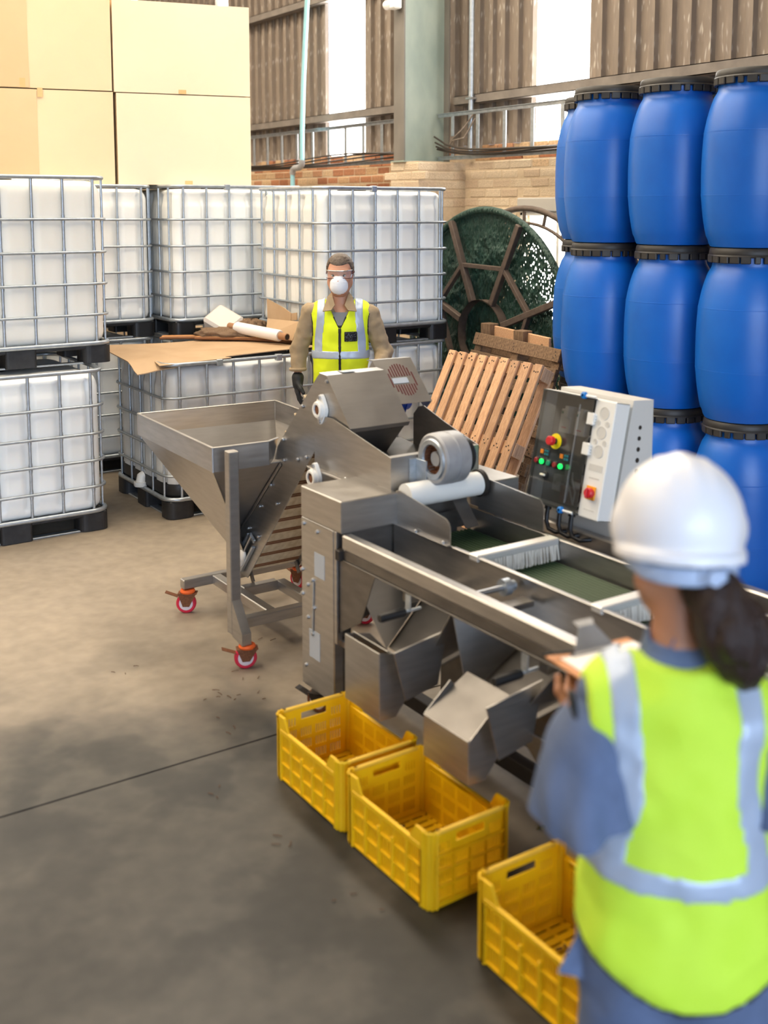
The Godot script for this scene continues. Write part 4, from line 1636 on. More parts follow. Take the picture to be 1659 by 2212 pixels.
func castor(at: Vector3, top: float, turn: float, parent: Node, grubby := false) -> void:
	# at: where the wheel meets the floor; top: height of the plate; the wheel runs along z turned by turn
	var b := Basis(Vector3.UP, turn)
	var r := 0.052
	var mb := Mb.new()
	for s: float in [-1.0, 1.0]:
		mb.plate(pv([at + b * v3(s * 0.022, r - 0.015, -0.016), at + b * v3(s * 0.022, r - 0.015, 0.018), at + b * v3(s * 0.024, top - 0.022, 0.055), at + b * v3(s * 0.024, top - 0.022, -0.04)]), 0.003)
	mb.box(at + b * v3(0, top - 0.024, 0.008), v3(0.052, 0.006, 0.10), 0.002, b)
	mb.box(at + b * v3(0, top - 0.03, -0.075), v3(0.035, 0.004, 0.07), 0.001, b * Basis(Vector3.RIGHT, 0.35))
	var c := obj("castor", mb, M.dark_iron if grubby else M.rust, parent)
	var f := Transform3D(b * Basis(Vector3.FORWARD, PI / 2), at + v3(0, r, 0))
	mb = Mb.new()
	mb.lathe(PackedVector2Array([Vector2(0.036, -0.016), Vector2(0.046, -0.016), Vector2(r, -0.010), Vector2(r, 0.010), Vector2(0.046, 0.016), Vector2(0.036, 0.016)]), 28, f)
	obj("tyre", mb, M.rust if grubby else M.wheel_red, c)
	mb = Mb.new()
	mb.lathe(PackedVector2Array([Vector2(0.0, -0.015), Vector2(0.012, -0.019), Vector2(0.016, -0.014), Vector2(0.037, -0.014), Vector2(0.037, 0.014), Vector2(0.016, 0.014), Vector2(0.012, 0.019), Vector2(0.0, 0.019)]), 24, f)
	obj("wheel_hub", mb, M.wheel_hub, c)
	mb = Mb.new()
	mb.lathe(PackedVector2Array([Vector2(0.0, top - 0.022), Vector2(0.036, top - 0.022), Vector2(0.040, top - 0.014), Vector2(0.036, top - 0.005), Vector2(0.0, top - 0.005)]), 20, Transform3D(Basis.IDENTITY, v3(at.x, 0, at.z) + b * v3(0, 0, 0.008)))
	obj("swivel", mb, M.dark_iron if grubby else M.orange, c)


func bolt(p: Vector3, n: Vector3, parent: Node, r := 0.008) -> void:
	var mb := Mb.new()
	var x := n.cross(v3(0.31, 0.9, 0.2)).normalized()
	mb.lathe(PackedVector2Array([Vector2(r * 1.3, 0.0), Vector2(r * 1.3, 0.002), Vector2(r, 0.002), Vector2(r, 0.008), Vector2(r * 0.6, 0.010), Vector2(0.0, 0.010)]), 6, Transform3D(Basis(x, n, x.cross(n)), p))
	obj("bolt", mb, M.bolt, parent)


func flange_bearing(c: Vector3, parent: Node) -> void:
	# a white two-bolt flange bearing on a plate that faces -X
	var f := Transform3D(Basis(Vector3(0, 1, 0), Vector3(-1, 0, 0), Vector3(0, 0, 1)), c)
	var mb := Mb.new()
	var q := PackedVector2Array()
	for i in 32:
		var a := TAU * i / 32.0
		var p := Vector2(cos(a) * 0.044, sin(a) * 0.044)
		var lobe := pow(absf(sin(a)), 6.0)
		p.y *= 1.0 + 0.55 * lobe
		q.append(p)
	mb.prism(q, c, v3(0, 0, 1), Vector3.UP, v3(-0.018, 0, 0))
	mb.lathe(PackedVector2Array([Vector2(0.040, 0.018), Vector2(0.038, 0.034), Vector2(0.034, 0.038), Vector2(0.024, 0.038), Vector2(0.024, 0.03)]), 24, f)
	var b := obj("bearing", mb, M.white_plastic, parent)
	mb = Mb.new()
	mb.lathe(PackedVector2Array([Vector2(0.024, 0.028), Vector2(0.013, 0.028), Vector2(0.013, 0.034), Vector2(0.0, 0.034)]), 16, f)
	obj("shaft_end", mb, M.rust, b)
	for s: float in [-1.0, 1.0]:
		mb = Mb.new()
		mb.lathe(PackedVector2Array([Vector2(0.010, 0.018), Vector2(0.010, 0.026), Vector2(0.0, 0.026)]), 6, Transform3D(f.basis, c + v3(0, 0.054 * s, 0)))
		obj("bolt", mb, M.bolt, b)


func feed_hopper() -> void:
	var t := thing("feed_elevator", "stainless steel feed hopper on red castors with an inclined elevator", "hopper", v3(2.5, 0, -4.9))
	var th := 0.004
	# rim walls
	var rims := [
		["rim_wall", [v3(2.115, 0.885, -4.565), v3(2.115, 1.0, -4.565), v3(2.15, 1.0, -5.575), v3(2.15, 0.885, -5.575)]],
		["rim_wall", [v3(2.15, 0.885, -5.575), v3(2.15, 1.0, -5.575), v3(2.955, 1.0, -5.52), v3(2.955, 0.885, -5.52)]],
		["rim_wall", [v3(2.955, 0.885, -5.52), v3(2.955, 1.0, -5.52), v3(2.90, 1.0, -4.66), v3(2.90, 0.885, -4.66)]],
		["rim_wall", [v3(2.115, 0.885, -4.565), v3(2.115, 1.0, -4.565), v3(2.40, 1.0, -4.555), v3(2.40, 0.885, -4.555)]],
		["rim_wall", [v3(2.40, 0.885, -4.555), v3(2.40, 1.0, -4.555), v3(2.475, 1.0, -4.60), v3(2.475, 0.885, -4.65)]],
		["rim_wall", [v3(2.90, 0.885, -4.66), v3(2.90, 1.0, -4.66), v3(2.785, 1.0, -4.66), v3(2.785, 0.885, -4.66)]],
	]
	for r: Array in rims:
		var mb := Mb.new()
		mb.plate(pv(r[1]), th)
		obj(r[0], mb, M.steel, t)
	var mb := Mb.new()
	var edge := [v3(2.475, 1.0, -4.60), v3(2.40, 1.0, -4.555), v3(2.115, 1.0, -4.565), v3(2.15, 1.0, -5.575), v3(2.955, 1.0, -5.52), v3(2.90, 1.0, -4.66), v3(2.785, 1.0, -4.66)]
	for i in 6:
		var a: Vector3 = edge[i]
		var b: Vector3 = edge[i + 1]
		mb.bar(a, b, 0.014, 0.007, Vector3.UP, 0.002)
	obj("rim_lip", mb, M.steel, t)
	for p: Vector3 in [v3(2.15, 0, -5.575), v3(2.955, 0, -5.52), v3(2.115, 0, -4.565)]:
		mb = Mb.new()
		mb.rod(v3(p.x, 0.885, p.z), v3(p.x, 0.998, p.z), 0.006, 8)
		obj("weld", mb, M.bolt, t)
	# the funnel's four sloping sheets run down to the elevator's foot
	var b0 := v3(2.485, 0.30, -4.98)
	var b1 := v3(2.485, 0.30, -5.12)
	var b2 := v3(2.775, 0.30, -5.12)
	var b3 := v3(2.775, 0.30, -4.98)
	var slopes := [
		[v3(2.117, 0.888, -4.567), v3(2.152, 0.888, -5.573), b1, b0],
		[v3(2.152, 0.888, -5.573), v3(2.953, 0.888, -5.518), b2, b1],
		[v3(2.953, 0.888, -5.518), v3(2.898, 0.888, -4.662), b3, b2],
		[v3(2.117, 0.888, -4.567), v3(2.478, 0.888, -4.58), v3(2.483, 0.45, -5.03), b0],
		[v3(2.898, 0.888, -4.662), v3(2.785, 0.888, -4.662), v3(2.777, 0.45, -5.03), b3],
	]
	for s: Array in slopes:
		mb = Mb.new()
		mb.flat(s[0], s[1], s[2], v3(0, 1, 0)); mb.flat(s[0], s[2], s[3], v3(0, 1, 0))
		var o := v3(0, -0.004, 0)
		mb.flat(s[0] + o, s[1] + o, s[2] + o, v3(0, -1, 0)); mb.flat(s[0] + o, s[2] + o, s[3] + o, v3(0, -1, 0))
		for i in 4:
			mb.quad(s[i], s[(i + 1) % 4], s[(i + 1) % 4] + o, s[i] + o, (s[i] + s[(i + 1) % 4]) / 2 - v3(2.55, 0.7, -5.05))
		obj("funnel_sheet", mb, M.steel, t)
	# elevator side plates
	var side := PackedVector2Array([Vector2(-5.06, 0.20), Vector2(-4.955, 0.20), Vector2(-4.20, 1.065), Vector2(-4.13, 1.0), Vector2(-3.985, 1.12), Vector2(-3.95, 1.155), Vector2(-4.13, 1.352), Vector2(-4.145, 1.358), Vector2(-4.205, 1.362), Vector2(-4.225, 1.35), Vector2(-4.62, 0.95), Vector2(-5.07, 0.44)])
	for x: float in [2.48, 2.778]:
		mb = Mb.new()
		mb.prism(side, v3(x, 0, 0), v3(0, 0, 1), Vector3.UP, v3(0.004, 0, 0))
		obj("side_plate", mb, M.steel, t)
	# head cover
	mb = Mb.new()
	mb.bar(v3(2.63, 1.365, -4.205), v3(2.63, 1.360, -4.14), 0.31, 0.004, Vector3.UP, 0.001)
	mb.plate(pv([v3(2.474, 1.361, -4.14), v3(2.788, 1.361, -4.14), v3(2.788, 1.152, -3.945), v3(2.474, 1.152, -3.945)]), 0.004)
	mb.plate(pv([v3(2.474, 1.152, -3.945), v3(2.788, 1.152, -3.945), v3(2.788, 1.135, -3.955), v3(2.474, 1.135, -3.955)]), 0.003)
	var cover := obj("head_cover", mb, M.steel, t)
	mb = Mb.new()
	mb.box(v3(2.60, 1.3675, -4.172), v3(0.07, 0.002, 0.05))
	obj("paper_label", mb, M.sticker, cover)
	# delivery chute under the head
	mb = Mb.new()
	mb.plate(pv([v3(2.49, 1.13, -3.965), v3(2.77, 1.13, -3.965), v3(2.74, 1.0, -4.06), v3(2.52, 1.0, -4.06)]), 0.003)
	obj("head_chute", mb, M.steel_dark, t)
	# drive guard with its ring of slots, and the blue motor below it
	var g0 := v3(2.815, 1.385, -4.285)
	var gx := v3(0.21, 0, 0.01)
	var gy := v3(0, -0.185, 0.175)
	var guard := Mb.new()
	guard.plate(pv([g0, g0 + gx, g0 + gx + gy, g0 + gy]), 0.004)
	guard.plate(pv([g0, g0 + gx, g0 + gx + v3(0, -0.004, -0.05), g0 + v3(0, -0.004, -0.05)]), 0.004)
	guard.plate(pv([g0, g0 + gy, g0 + gy + v3(0, -0.05, -0.05), g0 + v3(0, -0.07, -0.055)]), 0.004)
	guard.plate(pv([g0 + gx, g0 + gx + gy, g0 + gx + gy + v3(0, -0.05, -0.05), g0 + gx + v3(0, -0.07, -0.055)]), 0.004)
	var go := obj("drive_guard", guard, M.steel, t)
	var gn := gx.cross(gy).normalized()
	if gn.y < 0.0:
		gn = -gn
	for i in 10:
		var u := -1.0 + 2.0 * (i + 0.5) / 10.0
		var h := sqrt(1.0 - u * u) * 0.36
		var cuts := [[-h, h]] if absf(u) > 0.72 else [[-h, -0.075], [0.11, h]]
		for c: Array in cuts:
			if c[1] - c[0] < 0.03:
				continue
			var a: Vector3 = g0 + gx * (0.52 + u * 0.34) + gy * (0.48 + c[0]) + gn * 0.0024
			var b: Vector3 = g0 + gx * (0.52 + u * 0.34) + gy * (0.48 + c[1]) + gn * 0.0024
			mb = Mb.new()
			mb.bar(a, b, 0.0068, 0.0012, gn)
			obj("guard_slot", mb, M.slot, go)
	mb = Mb.new()
	mb.box(g0 + gx * 0.45 + gy * 0.50 + gn * 0.0035, v3(0.085, 0.002, 0.032), 0.001, Basis(gx.normalized(), gn, gx.normalized().cross(gn)))
	obj("name_plate", mb, M.sticker, go)
	mb = Mb.new()
	mb.rod(v3(2.80, 1.20, -4.25), v3(2.98, 1.20, -4.25), 0.06, 18)
	for i in 10:
		mb.box(v3(2.84 + 0.012 * i, 1.20, -4.25), v3(0.004, 0.135, 0.135), 0.004, Basis(Vector3.RIGHT, 0.4))
	obj("drive_motor", mb, M.motor_blue, t)
	mb = Mb.new()
	mb.plate(pv([v3(2.80, 1.19, -4.10), v3(2.80, 1.33, -4.24), v3(2.80, 1.12, -4.32), v3(2.80, 0.98, -4.16)]), 0.004)
	obj("motor_bracket", mb, M.steel_dark, t)
	# belt: its underside shows between the plates, seamed at every flight
	mb = Mb.new()
	var e0 := v3(0, 0.235, -4.965)
	var e1 := v3(0, 1.055, -4.245)
	var ed := (e1 - e0).normalized()
	var en := ed.cross(Vector3.RIGHT).normalized()
	var under := Basis(Vector3.RIGHT, en, Vector3.RIGHT.cross(en))
	mb.plate(pv([e0 + v3(2.488, 0, 0), e0 + v3(2.774, 0, 0), e1 + v3(2.774, 0, 0), e1 + v3(2.488, 0, 0)]), 0.006)
	mb.plate(pv([v3(2.488, 0.46, -5.02), v3(2.774, 0.46, -5.02), v3(2.774, 1.25, -4.30), v3(2.488, 1.25, -4.30)]), 0.006)
	var belt := obj("elevator_belt", mb, M.belt_cream, t)
	for i in 11:
		var p := e0.lerp(e1, 0.03 + i / 10.6)
		for k in 2:
			mb = Mb.new()
			mb.box(p + v3(2.631, 0, 0) + ed * (0.016 * k) + v3(0, -0.004, 0.004), v3(0.285, 0.007, 0.005), 0.001, under)
			obj("belt_seam", mb, M.belt_stain, belt)
	for i in 8:
		var p := v3(2.631, 0.5, -4.98).lerp(v3(2.631, 1.2, -4.34), i / 7.0)
		mb = Mb.new()
		mb.box(p + v3(0, 0.02, -0.02), v3(0.28, 0.05, 0.006), 0.001, Basis(Vector3.RIGHT, -0.75))
		obj("flight", mb, M.belt_cream, belt)
	# bearings and belt take-up at the foot
	flange_bearing(v3(2.478, 1.205, -4.175), t)
	mb = Mb.new()
	for s: float in [-1.0, 1.0]:
		mb.bar(v3(2.468, 0.25, -5.03) + v3(0, -0.02, 0.018) * s * 1.4, v3(2.468, 0.42, -4.885) + v3(0, -0.02, 0.018) * s * 1.4, 0.012, 0.02, v3(1, 0, 0), 0.002)
	mb.bar(v3(2.468, 0.45, -4.90), v3(2.468, 0.42, -4.85), 0.02, 0.012, v3(1, 0, 0), 0.002)
	obj("take_up_frame", mb, M.galv, t)
	mb = Mb.new()
	mb.rod(v3(2.458, 0.30, -4.99), v3(2.458, 0.45, -4.865), 0.008, 8)
	obj("take_up_screw", mb, M.bolt, t)
	mb = Mb.new()
	mb.ball(v3(2.458, 0.30, -4.985), v3(0.02, 0.065, 0.035), 14, Basis(Vector3.RIGHT, 0.7))
	mb.rod(v3(2.48, 0.30, -4.985), v3(2.43, 0.30, -4.985), 0.026, 14)
	obj("bearing", mb, M.white_plastic, t)
	for p: Vector2 in [Vector2(-4.545, 0.90), Vector2(-4.68, 0.75), Vector2(-4.80, 0.615), Vector2(-4.93, 0.47), Vector2(-4.62, 0.67), Vector2(-4.82, 0.455), Vector2(-4.41, 0.93), Vector2(-4.33, 0.955), Vector2(-4.14, 1.335), Vector2(-3.99, 1.14), Vector2(-4.55, 1.0), Vector2(-4.36, 1.19)]:
		bolt(v3(2.478, p.y, p.x), Vector3.LEFT, t)
	# flanged seam where funnel meets the elevator
	mb = Mb.new()
	mb.bar(v3(2.474, 0.875, -4.575), v3(2.474, 0.40, -5.06), 0.012, 0.006, v3(1, 0, 0), 0.001)
	obj("seam_flange", mb, M.steel, t)
	# posts and wheeled base frame
	var post := func(a: Vector3, b: Vector3) -> void:
		var m2 := Mb.new()
		m2.bar(a, b, 0.05, 0.05, v3(0, 0, 1) if absf((b - a).normalized().y) > 0.9 else Vector3.UP, 0.004)
		obj("frame_beam", m2, M.steel, t)
	post.call(v3(2.165, 0.135, -4.47), v3(2.165, 1.0, -4.47))
	post.call(v3(2.95, 0.135, -4.56), v3(2.95, 0.90, -4.62))
	mb = Mb.new()
	mb.prism(PackedVector2Array([Vector2(-4.445, 0.30), Vector2(-4.345, 0.17), Vector2(-4.345, 0.115), Vector2(-4.445, 0.13)]), v3(2.142, 0, 0), v3(0, 0, 1), Vector3.UP, v3(0.046, 0, 0))
	obj("foot_gusset", mb, M.steel, t)
	post.call(v3(2.19, 0.155, -4.52), v3(2.93, 0.155, -4.52))
	post.call(v3(2.21, 0.155, -5.175), v3(2.93, 0.155, -5.175))
	post.call(v3(2.395, 0.155, -5.15), v3(2.395, 0.155, -4.545))
	post.call(v3(2.64, 0.155, -4.90), v3(2.64, 0.155, -4.545))
	post.call(v3(2.42, 0.155, -4.905), v3(2.62, 0.155, -4.905))
	mb = Mb.new()
	for x: float in [2.50, 2.77]:
		mb.bar(v3(x, 0.18, -4.93), v3(x, 0.26, -4.98), 0.03, 0.008, v3(1, 0, 0), 0.001)
	obj("elevator_foot", mb, M.steel_dark, t)
	castor(v3(2.23, 0, -5.17), 0.13, 1.0, t)
	castor(v3(2.17, 0, -4.37), 0.118, 1.2, t)
	castor(v3(2.90, 0, -5.17), 0.13, 0.3, t)
	castor(v3(2.92, 0, -4.52), 0.13, 0.8, t)


func grader() -> void:
	var t := thing("grading_machine", "long stainless steel grading machine with green roping belt, brush bars and side chutes", "machine", v3(2.6, 0, -2.8))
	var X0 := 2.20
	var XL := 2.47
	var XR := 2.87
	var X1 := 3.14
	var zn := -0.55
	var mb := Mb.new()
	# drive box and the housing below it
	mb.span(X0, XL, 0.825, 0.956, -3.895, -3.573, 0.004)
	var box := obj("drive_box", mb, M.steel, t)
	mb = Mb.new()
	mb.span(X0, 2.245, 0.10, 0.824, -3.895, -3.635, 0.004)
	mb.span(X0 + 0.002, X0 + 0.012, 0.36, 0.824, -3.635, -3.615, 0.002)
	var leg := obj("leg_housing", mb, M.steel, t)
	mb = Mb.new()
	mb.span(X0 - 0.0008, X0, 0.82, 0.822, -3.89, -3.64)
	obj("cover_seam", mb, M.dark_iron, leg)
	for p: Vector2 in [Vector2(-3.87, 0.80), Vector2(-3.76, 0.79), Vector2(-3.895 + 0.01, 0.60), Vector2(-3.84, 0.545), Vector2(-3.885, 0.495), Vector2(-3.79, 0.46), Vector2(-3.84, 0.405), Vector2(-3.80, 0.345), Vector2(-3.86, 0.19), Vector2(-3.80, 0.575)]:
		bolt(v3(X0, p.y, p.x), Vector3.LEFT, t)
	mb = Mb.new()
	mb.bar(v3(X0 - 0.003, 0.57, -3.79), v3(X0 - 0.003, 0.35, -3.80), 0.008, 0.004, v3(1, 0, 0))
	obj("slot_guide", mb, M.galv, t)
	for s: Array in [[0.60, 0.70, -3.785, -3.705], [0.24, 0.36, -3.83, -3.745]]:
		mb = Mb.new()
		mb.span(X0 - 0.0015, X0, s[0], s[1], s[2], s[3])
		obj("name_plate", mb, M.sticker, t)
	mb = Mb.new()
	mb.span(2.25, 2.30, 0.10, 0.80, -3.80, -3.66, 0.004)
	obj("inner_leg", mb, M.steel_dark, t)
	mb = Mb.new()
	mb.span(X1 - 0.09, X1 - 0.04, 0.10, 0.80, -3.86, -3.66, 0.004)
	mb.span(X1 - 0.09, X1 - 0.04, 0.10, 0.76, -1.2, -1.1, 0.004)
	obj("far_leg", mb, M.steel_dark, t)
	castor(v3(2.225, 0, -3.80), 0.108, 0.5, t, true)
	castor(v3(3.08, 0, -3.78), 0.108, 0.2, t, true)
	# rails
	for x: float in [X0, 3.15]:
		var ry := 0.0 if x == X0 else -0.06
		mb = Mb.new()
		mb.span(x, x + 0.045, 0.765 + ry, 0.825 + ry, -3.573, zn, 0.006)
		obj("rail", mb, M.steel, t)
		mb = Mb.new()
		mb.span(x + 0.008, x + 0.030, 0.722 + ry, 0.764 + ry, -3.573, zn, 0.003)
		mb.span(x + 0.004, x + 0.040, 0.716 + ry, 0.722 + ry, -3.573, zn, 0.001)
		obj("rail_flange", mb, M.steel_dark, t)
	for z: float in [-3.2, -2.45, -1.5, -0.7]:
		mb = Mb.new()
		mb.span(X0 + 0.045, 3.15, 0.655, 0.69, z - 0.02, z + 0.02, 0.003)
		obj("cross_beam", mb, M.steel_dark, t)
	mb = Mb.new()
	mb.span(X0 - 0.01, X0 + 0.03, 0.715, 0.76, -3.61, -3.575, 0.004)
	obj("rail_shoe", mb, M.dark_iron, t)
	# bed side plates
	for x: float in [XL, XR]:
		mb = Mb.new()
		mb.span(x - 0.003, x + 0.003, 0.69, 0.825, -3.60, zn, 0.001)
		mb.span(x - 0.009, x + 0.009, 0.820, 0.827, -3.20 if x == XL else -3.14, zn, 0.002)
		obj("bed_side", mb, M.steel, t)
	# roping belt
	mb = Mb.new()
	mb.span(XL + 0.005, XR - 0.005, 0.700, 0.728, -3.60, zn)
	var belt := obj("belt", mb, M.belt_green, t)
	var strip := Mb.new()
	strip.bar(v3(0, 0, -1.52), v3(0, 0, 1.52), 0.0112, 0.014, Vector3.UP, 0.004)
	var sm := strip.mesh(Vector3.ZERO)
	for i in 19:
		var b := again("belt_rope", sm, M.belt_rope, belt, Transform3D(Basis.IDENTITY, v3(XL + 0.0215 + 0.0198 * i, 0.733, -2.075) - origin[t]))
		origin[b] = origin[t]
	mb = Mb.new()
	rng.seed = 8
	for i in 19:
		for k in 10:
			mb.box(v3(XL + 0.0215 + 0.0198 * i, 0.741, -2.05 + 0.06 * k + (0.02 if i % 2 else 0.0)), v3(0.012, 0.006, 0.032), 0.002)
	obj("belt_nubs", mb, M.rope_white, belt)
	# guards
	mb = Mb.new()
	mb.prism(PackedVector2Array([Vector2(-3.60, 0.828), Vector2(-3.595, 0.945), Vector2(-3.575, 0.964), Vector2(-3.555, 0.968), Vector2(-3.245, 0.924), Vector2(-3.225, 0.910), Vector2(-3.218, 0.895), Vector2(-3.218, 0.828)]), v3(XL - 0.006, 0, 0), v3(0, 0, 1), Vector3.UP, v3(0.004, 0, 0))
	mb.span(XL - 0.022, XL - 0.004, 0.826, 0.829, -3.60, -3.218, 0.0005)
	obj("guard_plate", mb, M.steel, t)
	bolt(v3(XL - 0.014, 0.829, -3.58), Vector3.UP, t, 0.006)
	bolt(v3(XL - 0.014, 0.829, -3.43), Vector3.UP, t, 0.006)
	bolt(v3(XL - 0.014, 0.829, -3.25), Vector3.UP, t, 0.006)
	mb = Mb.new()
	mb.prism(PackedVector2Array([Vector2(-3.56, 0.828), Vector2(-3.56, 0.975), Vector2(-3.17, 0.955), Vector2(-3.155, 0.94), Vector2(-3.15, 0.92), Vector2(-3.15, 0.828)]), v3(XR + 0.004, 0, 0), v3(0, 0, 1), Vector3.UP, v3(0.004, 0, 0))
	obj("guard_plate", mb, M.steel, t)
	# feed box under the elevator head
	mb = Mb.new()
	var fs := PackedVector2Array([Vector2(-4.235, 0.935), Vector2(-3.62, 0.925), Vector2(-3.62, 1.088), Vector2(-3.86, 1.135), Vector2(-4.08, 1.178), Vector2(-4.235, 1.178)])
	mb.prism(fs, v3(XL - 0.004, 0, 0), v3(0, 0, 1), Vector3.UP, v3(0.004, 0, 0))
	obj("feed_box_side", mb, M.steel, t)
	mb = Mb.new()
	var fs2 := PackedVector2Array([Vector2(-4.10, 0.935), Vector2(-3.62, 0.925), Vector2(-3.62, 1.088), Vector2(-3.86, 1.150), Vector2(-4.02, 1.20), Vector2(-4.06, 1.19), Vector2(-4.10, 1.15)])
	mb.prism(fs2, v3(XR + 0.05, 0, 0), v3(0, 0, 1), Vector3.UP, v3(0.004, 0, 0))
	obj("feed_box_side", mb, M.steel_dark, t)
	mb = Mb.new()
	mb.span(XL, XR + 0.05, 0.925, 1.088, -3.624, -3.620)
	mb.span(XL, XR + 0.05, 1.084, 1.089, -3.655, -3.620, 0.001)
	obj("feed_box_front", mb, M.steel, t)
	mb = Mb.new()
	mb.plate(pv([v3(XL, 0.945, -3.63), v3(XR + 0.05, 0.945, -3.63), v3(XR + 0.05, 1.02, -4.2), v3(XL, 1.02, -4.2)]), 0.004)
	obj("feed_box_floor", mb, M.steel_dark, t)
	mb = Mb.new()
	mb.span(XL - 0.028, XL, 0.928, 0.933, -4.27, -3.60, 0.001)
	obj("feed_box_flange", mb, M.steel, t)
	for z: float in [-4.2, -3.95, -3.78, -3.65]:
		bolt(v3(XL - 0.016, 0.933, z), Vector3.UP, t, 0.006)
	flange_bearing(v3(XL - 0.03, 0.90, -4.17), t)
	mb = Mb.new()
	mb.span(XL - 0.03, XL + 0.02, 0.70, 0.93, -4.26, -3.9, 0.003)
	obj("feed_box_support", mb, M.steel_dark, t)
	# white roller
	mb = Mb.new()
	var ra := v3(XL + 0.008, 0.948, -3.535)
	var rb := v3(XR - 0.02, 0.948, -3.535)
	mb.rod(ra, rb, 0.05, 28)
	obj("roller", mb, M.white_plastic, t)
	mb = Mb.new()
	mb.rod(rb, v3(XR + 0.0, 0.948, -3.535), 0.058, 24)
	obj("roller_collar", mb, M.dark_iron, t)
	mb = Mb.new()
	mb.plate(pv([v3(XL + 0.25, 0.905, -3.55), v3(XR - 0.08, 0.905, -3.55), v3(XR - 0.07, 0.79, -3.46), v3(XL + 0.26, 0.79, -3.46)]), 0.003)
	mb.span(XL, XR, 0.74, 0.90, -3.64, -3.63)
	obj("inlet_apron", mb, M.steel_dark, t)
	mb = Mb.new()
	mb.span(XR + 0.01, 3.15, 0.60, 0.605, -3.5, zn)
	obj("shade_sheet", mb, M.shade_brown, t)  # dark sheet added in the far gap, standing for the shade there
	# blower
	var f := Transform3D(Basis(Vector3(0, 1, 0), Vector3(-1, 0, 0), Vector3(0, 0, 1)), v3(2.66, 1.088, -3.51))
	mb = Mb.new()
	mb.lathe(PackedVector2Array([Vector2(0.068, 0.066), Vector2(0.098, 0.066), Vector2(0.106, 0.058), Vector2(0.108, 0.010), Vector2(0.103, 0.006), Vector2(0.103, 0.0), Vector2(0.108, -0.004), Vector2(0.106, -0.055), Vector2(0.094, -0.066), Vector2(0.0, -0.066)]), 40, f)
	mb.span(2.60, 2.715, 0.985, 1.05, -3.60, -3.54, 0.01)
	var bl := obj("blower", mb, M.grey_cast, t)
	mb = Mb.new()
	mb.lathe(PackedVector2Array([Vector2(0.060, 0.062), Vector2(0.062, 0.071), Vector2(0.080, 0.073), Vector2(0.086, 0.066)]), 36, f)
	obj("inlet_ring", mb, M.galv, bl)
	mb = Mb.new()
	mb.lathe(PackedVector2Array([Vector2(0.066, 0.066), Vector2(0.060, 0.03), Vector2(0.0, 0.03)]), 32, f)
	for k in 20:
		var a := TAU * k / 20.0
		mb.box(f * v3(cos(a) * 0.055, 0.045, sin(a) * 0.055), v3(0.012, 0.03, 0.003), 0.0, f.basis * Basis(Vector3.UP, -a + 0.6))
	obj("impeller", mb, M.rust, bl)
	mb = Mb.new()
	mb.lathe(PackedVector2Array([Vector2(0.032, 0.03), Vector2(0.030, 0.052), Vector2(0.0, 0.054)]), 20, f)
	obj("impeller_boss", mb, M.grey_cast, bl)
	mb = Mb.new()
	mb.lathe(PackedVector2Array([Vector2(0.075, -0.066), Vector2(0.075, -0.10), Vector2(0.06, -0.115), Vector2(0.0, -0.115)]), 28, f)
	obj("blower_motor", mb, M.black, bl)
	mb = Mb.new()
	mb.span(2.585, 2.592, 0.955, 1.075, -3.62, -3.54, 0.001)
	mb.span(2.555, 2.665, 0.955, 1.075, -3.619, -3.612, 0.001)
	obj("blower_bracket", mb, M.galv, t)
	# far drive cover
	mb = Mb.new()
	mb.span(XR + 0.012, 3.05, 0.83, 0.956, -3.895, -3.50, 0.004)
	obj("far_cover", mb, M.steel, t)
	# brush bars across the belt
	for z: float in [-3.07, -2.44]:
		mb = Mb.new()
		mb.span(XL - 0.012, XR - 0.008, 0.808, 0.834, z - 0.026, z + 0.026, 0.004)
		var bar := obj("brush_bar", mb, M.bar_highlight, t)
		mb = Mb.new()
		rng.seed = 9
		for i in 64:
			for k in 3:
				var x := XL + 0.006 + 0.387 * (i + rng.randf()) / 64.0
				var zz := z + 0.016 - 0.014 * k
				mb.bar(v3(x, 0.81, zz), v3(x + rng.randf_range(-0.006, 0.006), 0.747, zz + rng.randf_range(0.0, 0.012)), 0.0055, 0.004, v3(0, 0, 1))
		mb.span(XL + 0.006, XR - 0.012, 0.775, 0.81, z - 0.015, z + 0.013, 0.002)
		var br := obj("bristles", mb, M.bristle, bar)
		br.set_meta("kind", "stuff")
	# adjusting rod with eye nut in the gap between rail and bed
	mb = Mb.new()
	mb.rod(v3(X0 + 0.05, 0.79, -2.83), v3(XL - 0.02, 0.79, -2.83), 0.010, 12)
	var ar := obj("adjusting_rod", mb, M.bolt, t)
	mb = Mb.new()
	mb.rod(v3(XL - 0.075, 0.79, -2.83), v3(XL - 0.045, 0.79, -2.83), 0.030, 18)
	mb.rod(v3(XL - 0.05, 0.79, -2.83), v3(XL - 0.02, 0.79, -2.83), 0.018, 12)
	obj("eye_nut", mb, M.galv, ar)
	mb = Mb.new()
	mb.span(X0 + 0.12, XL - 0.02, 0.745, 0.765, -2.78, -2.72, 0.003)
	obj("rod_bracket", mb, M.steel_dark, t)
	# chutes: trays slope from under the belt out to spouts over the crates
	var trays := [[-3.60, -2.91, -3.31, -3.08, 0.0], [-2.90, -2.36, -2.815, -2.575, 1.0], [-2.35, -1.72, -2.13, -1.90, 1.0], [-1.71, -0.75, -1.35, -1.1, 1.0]]
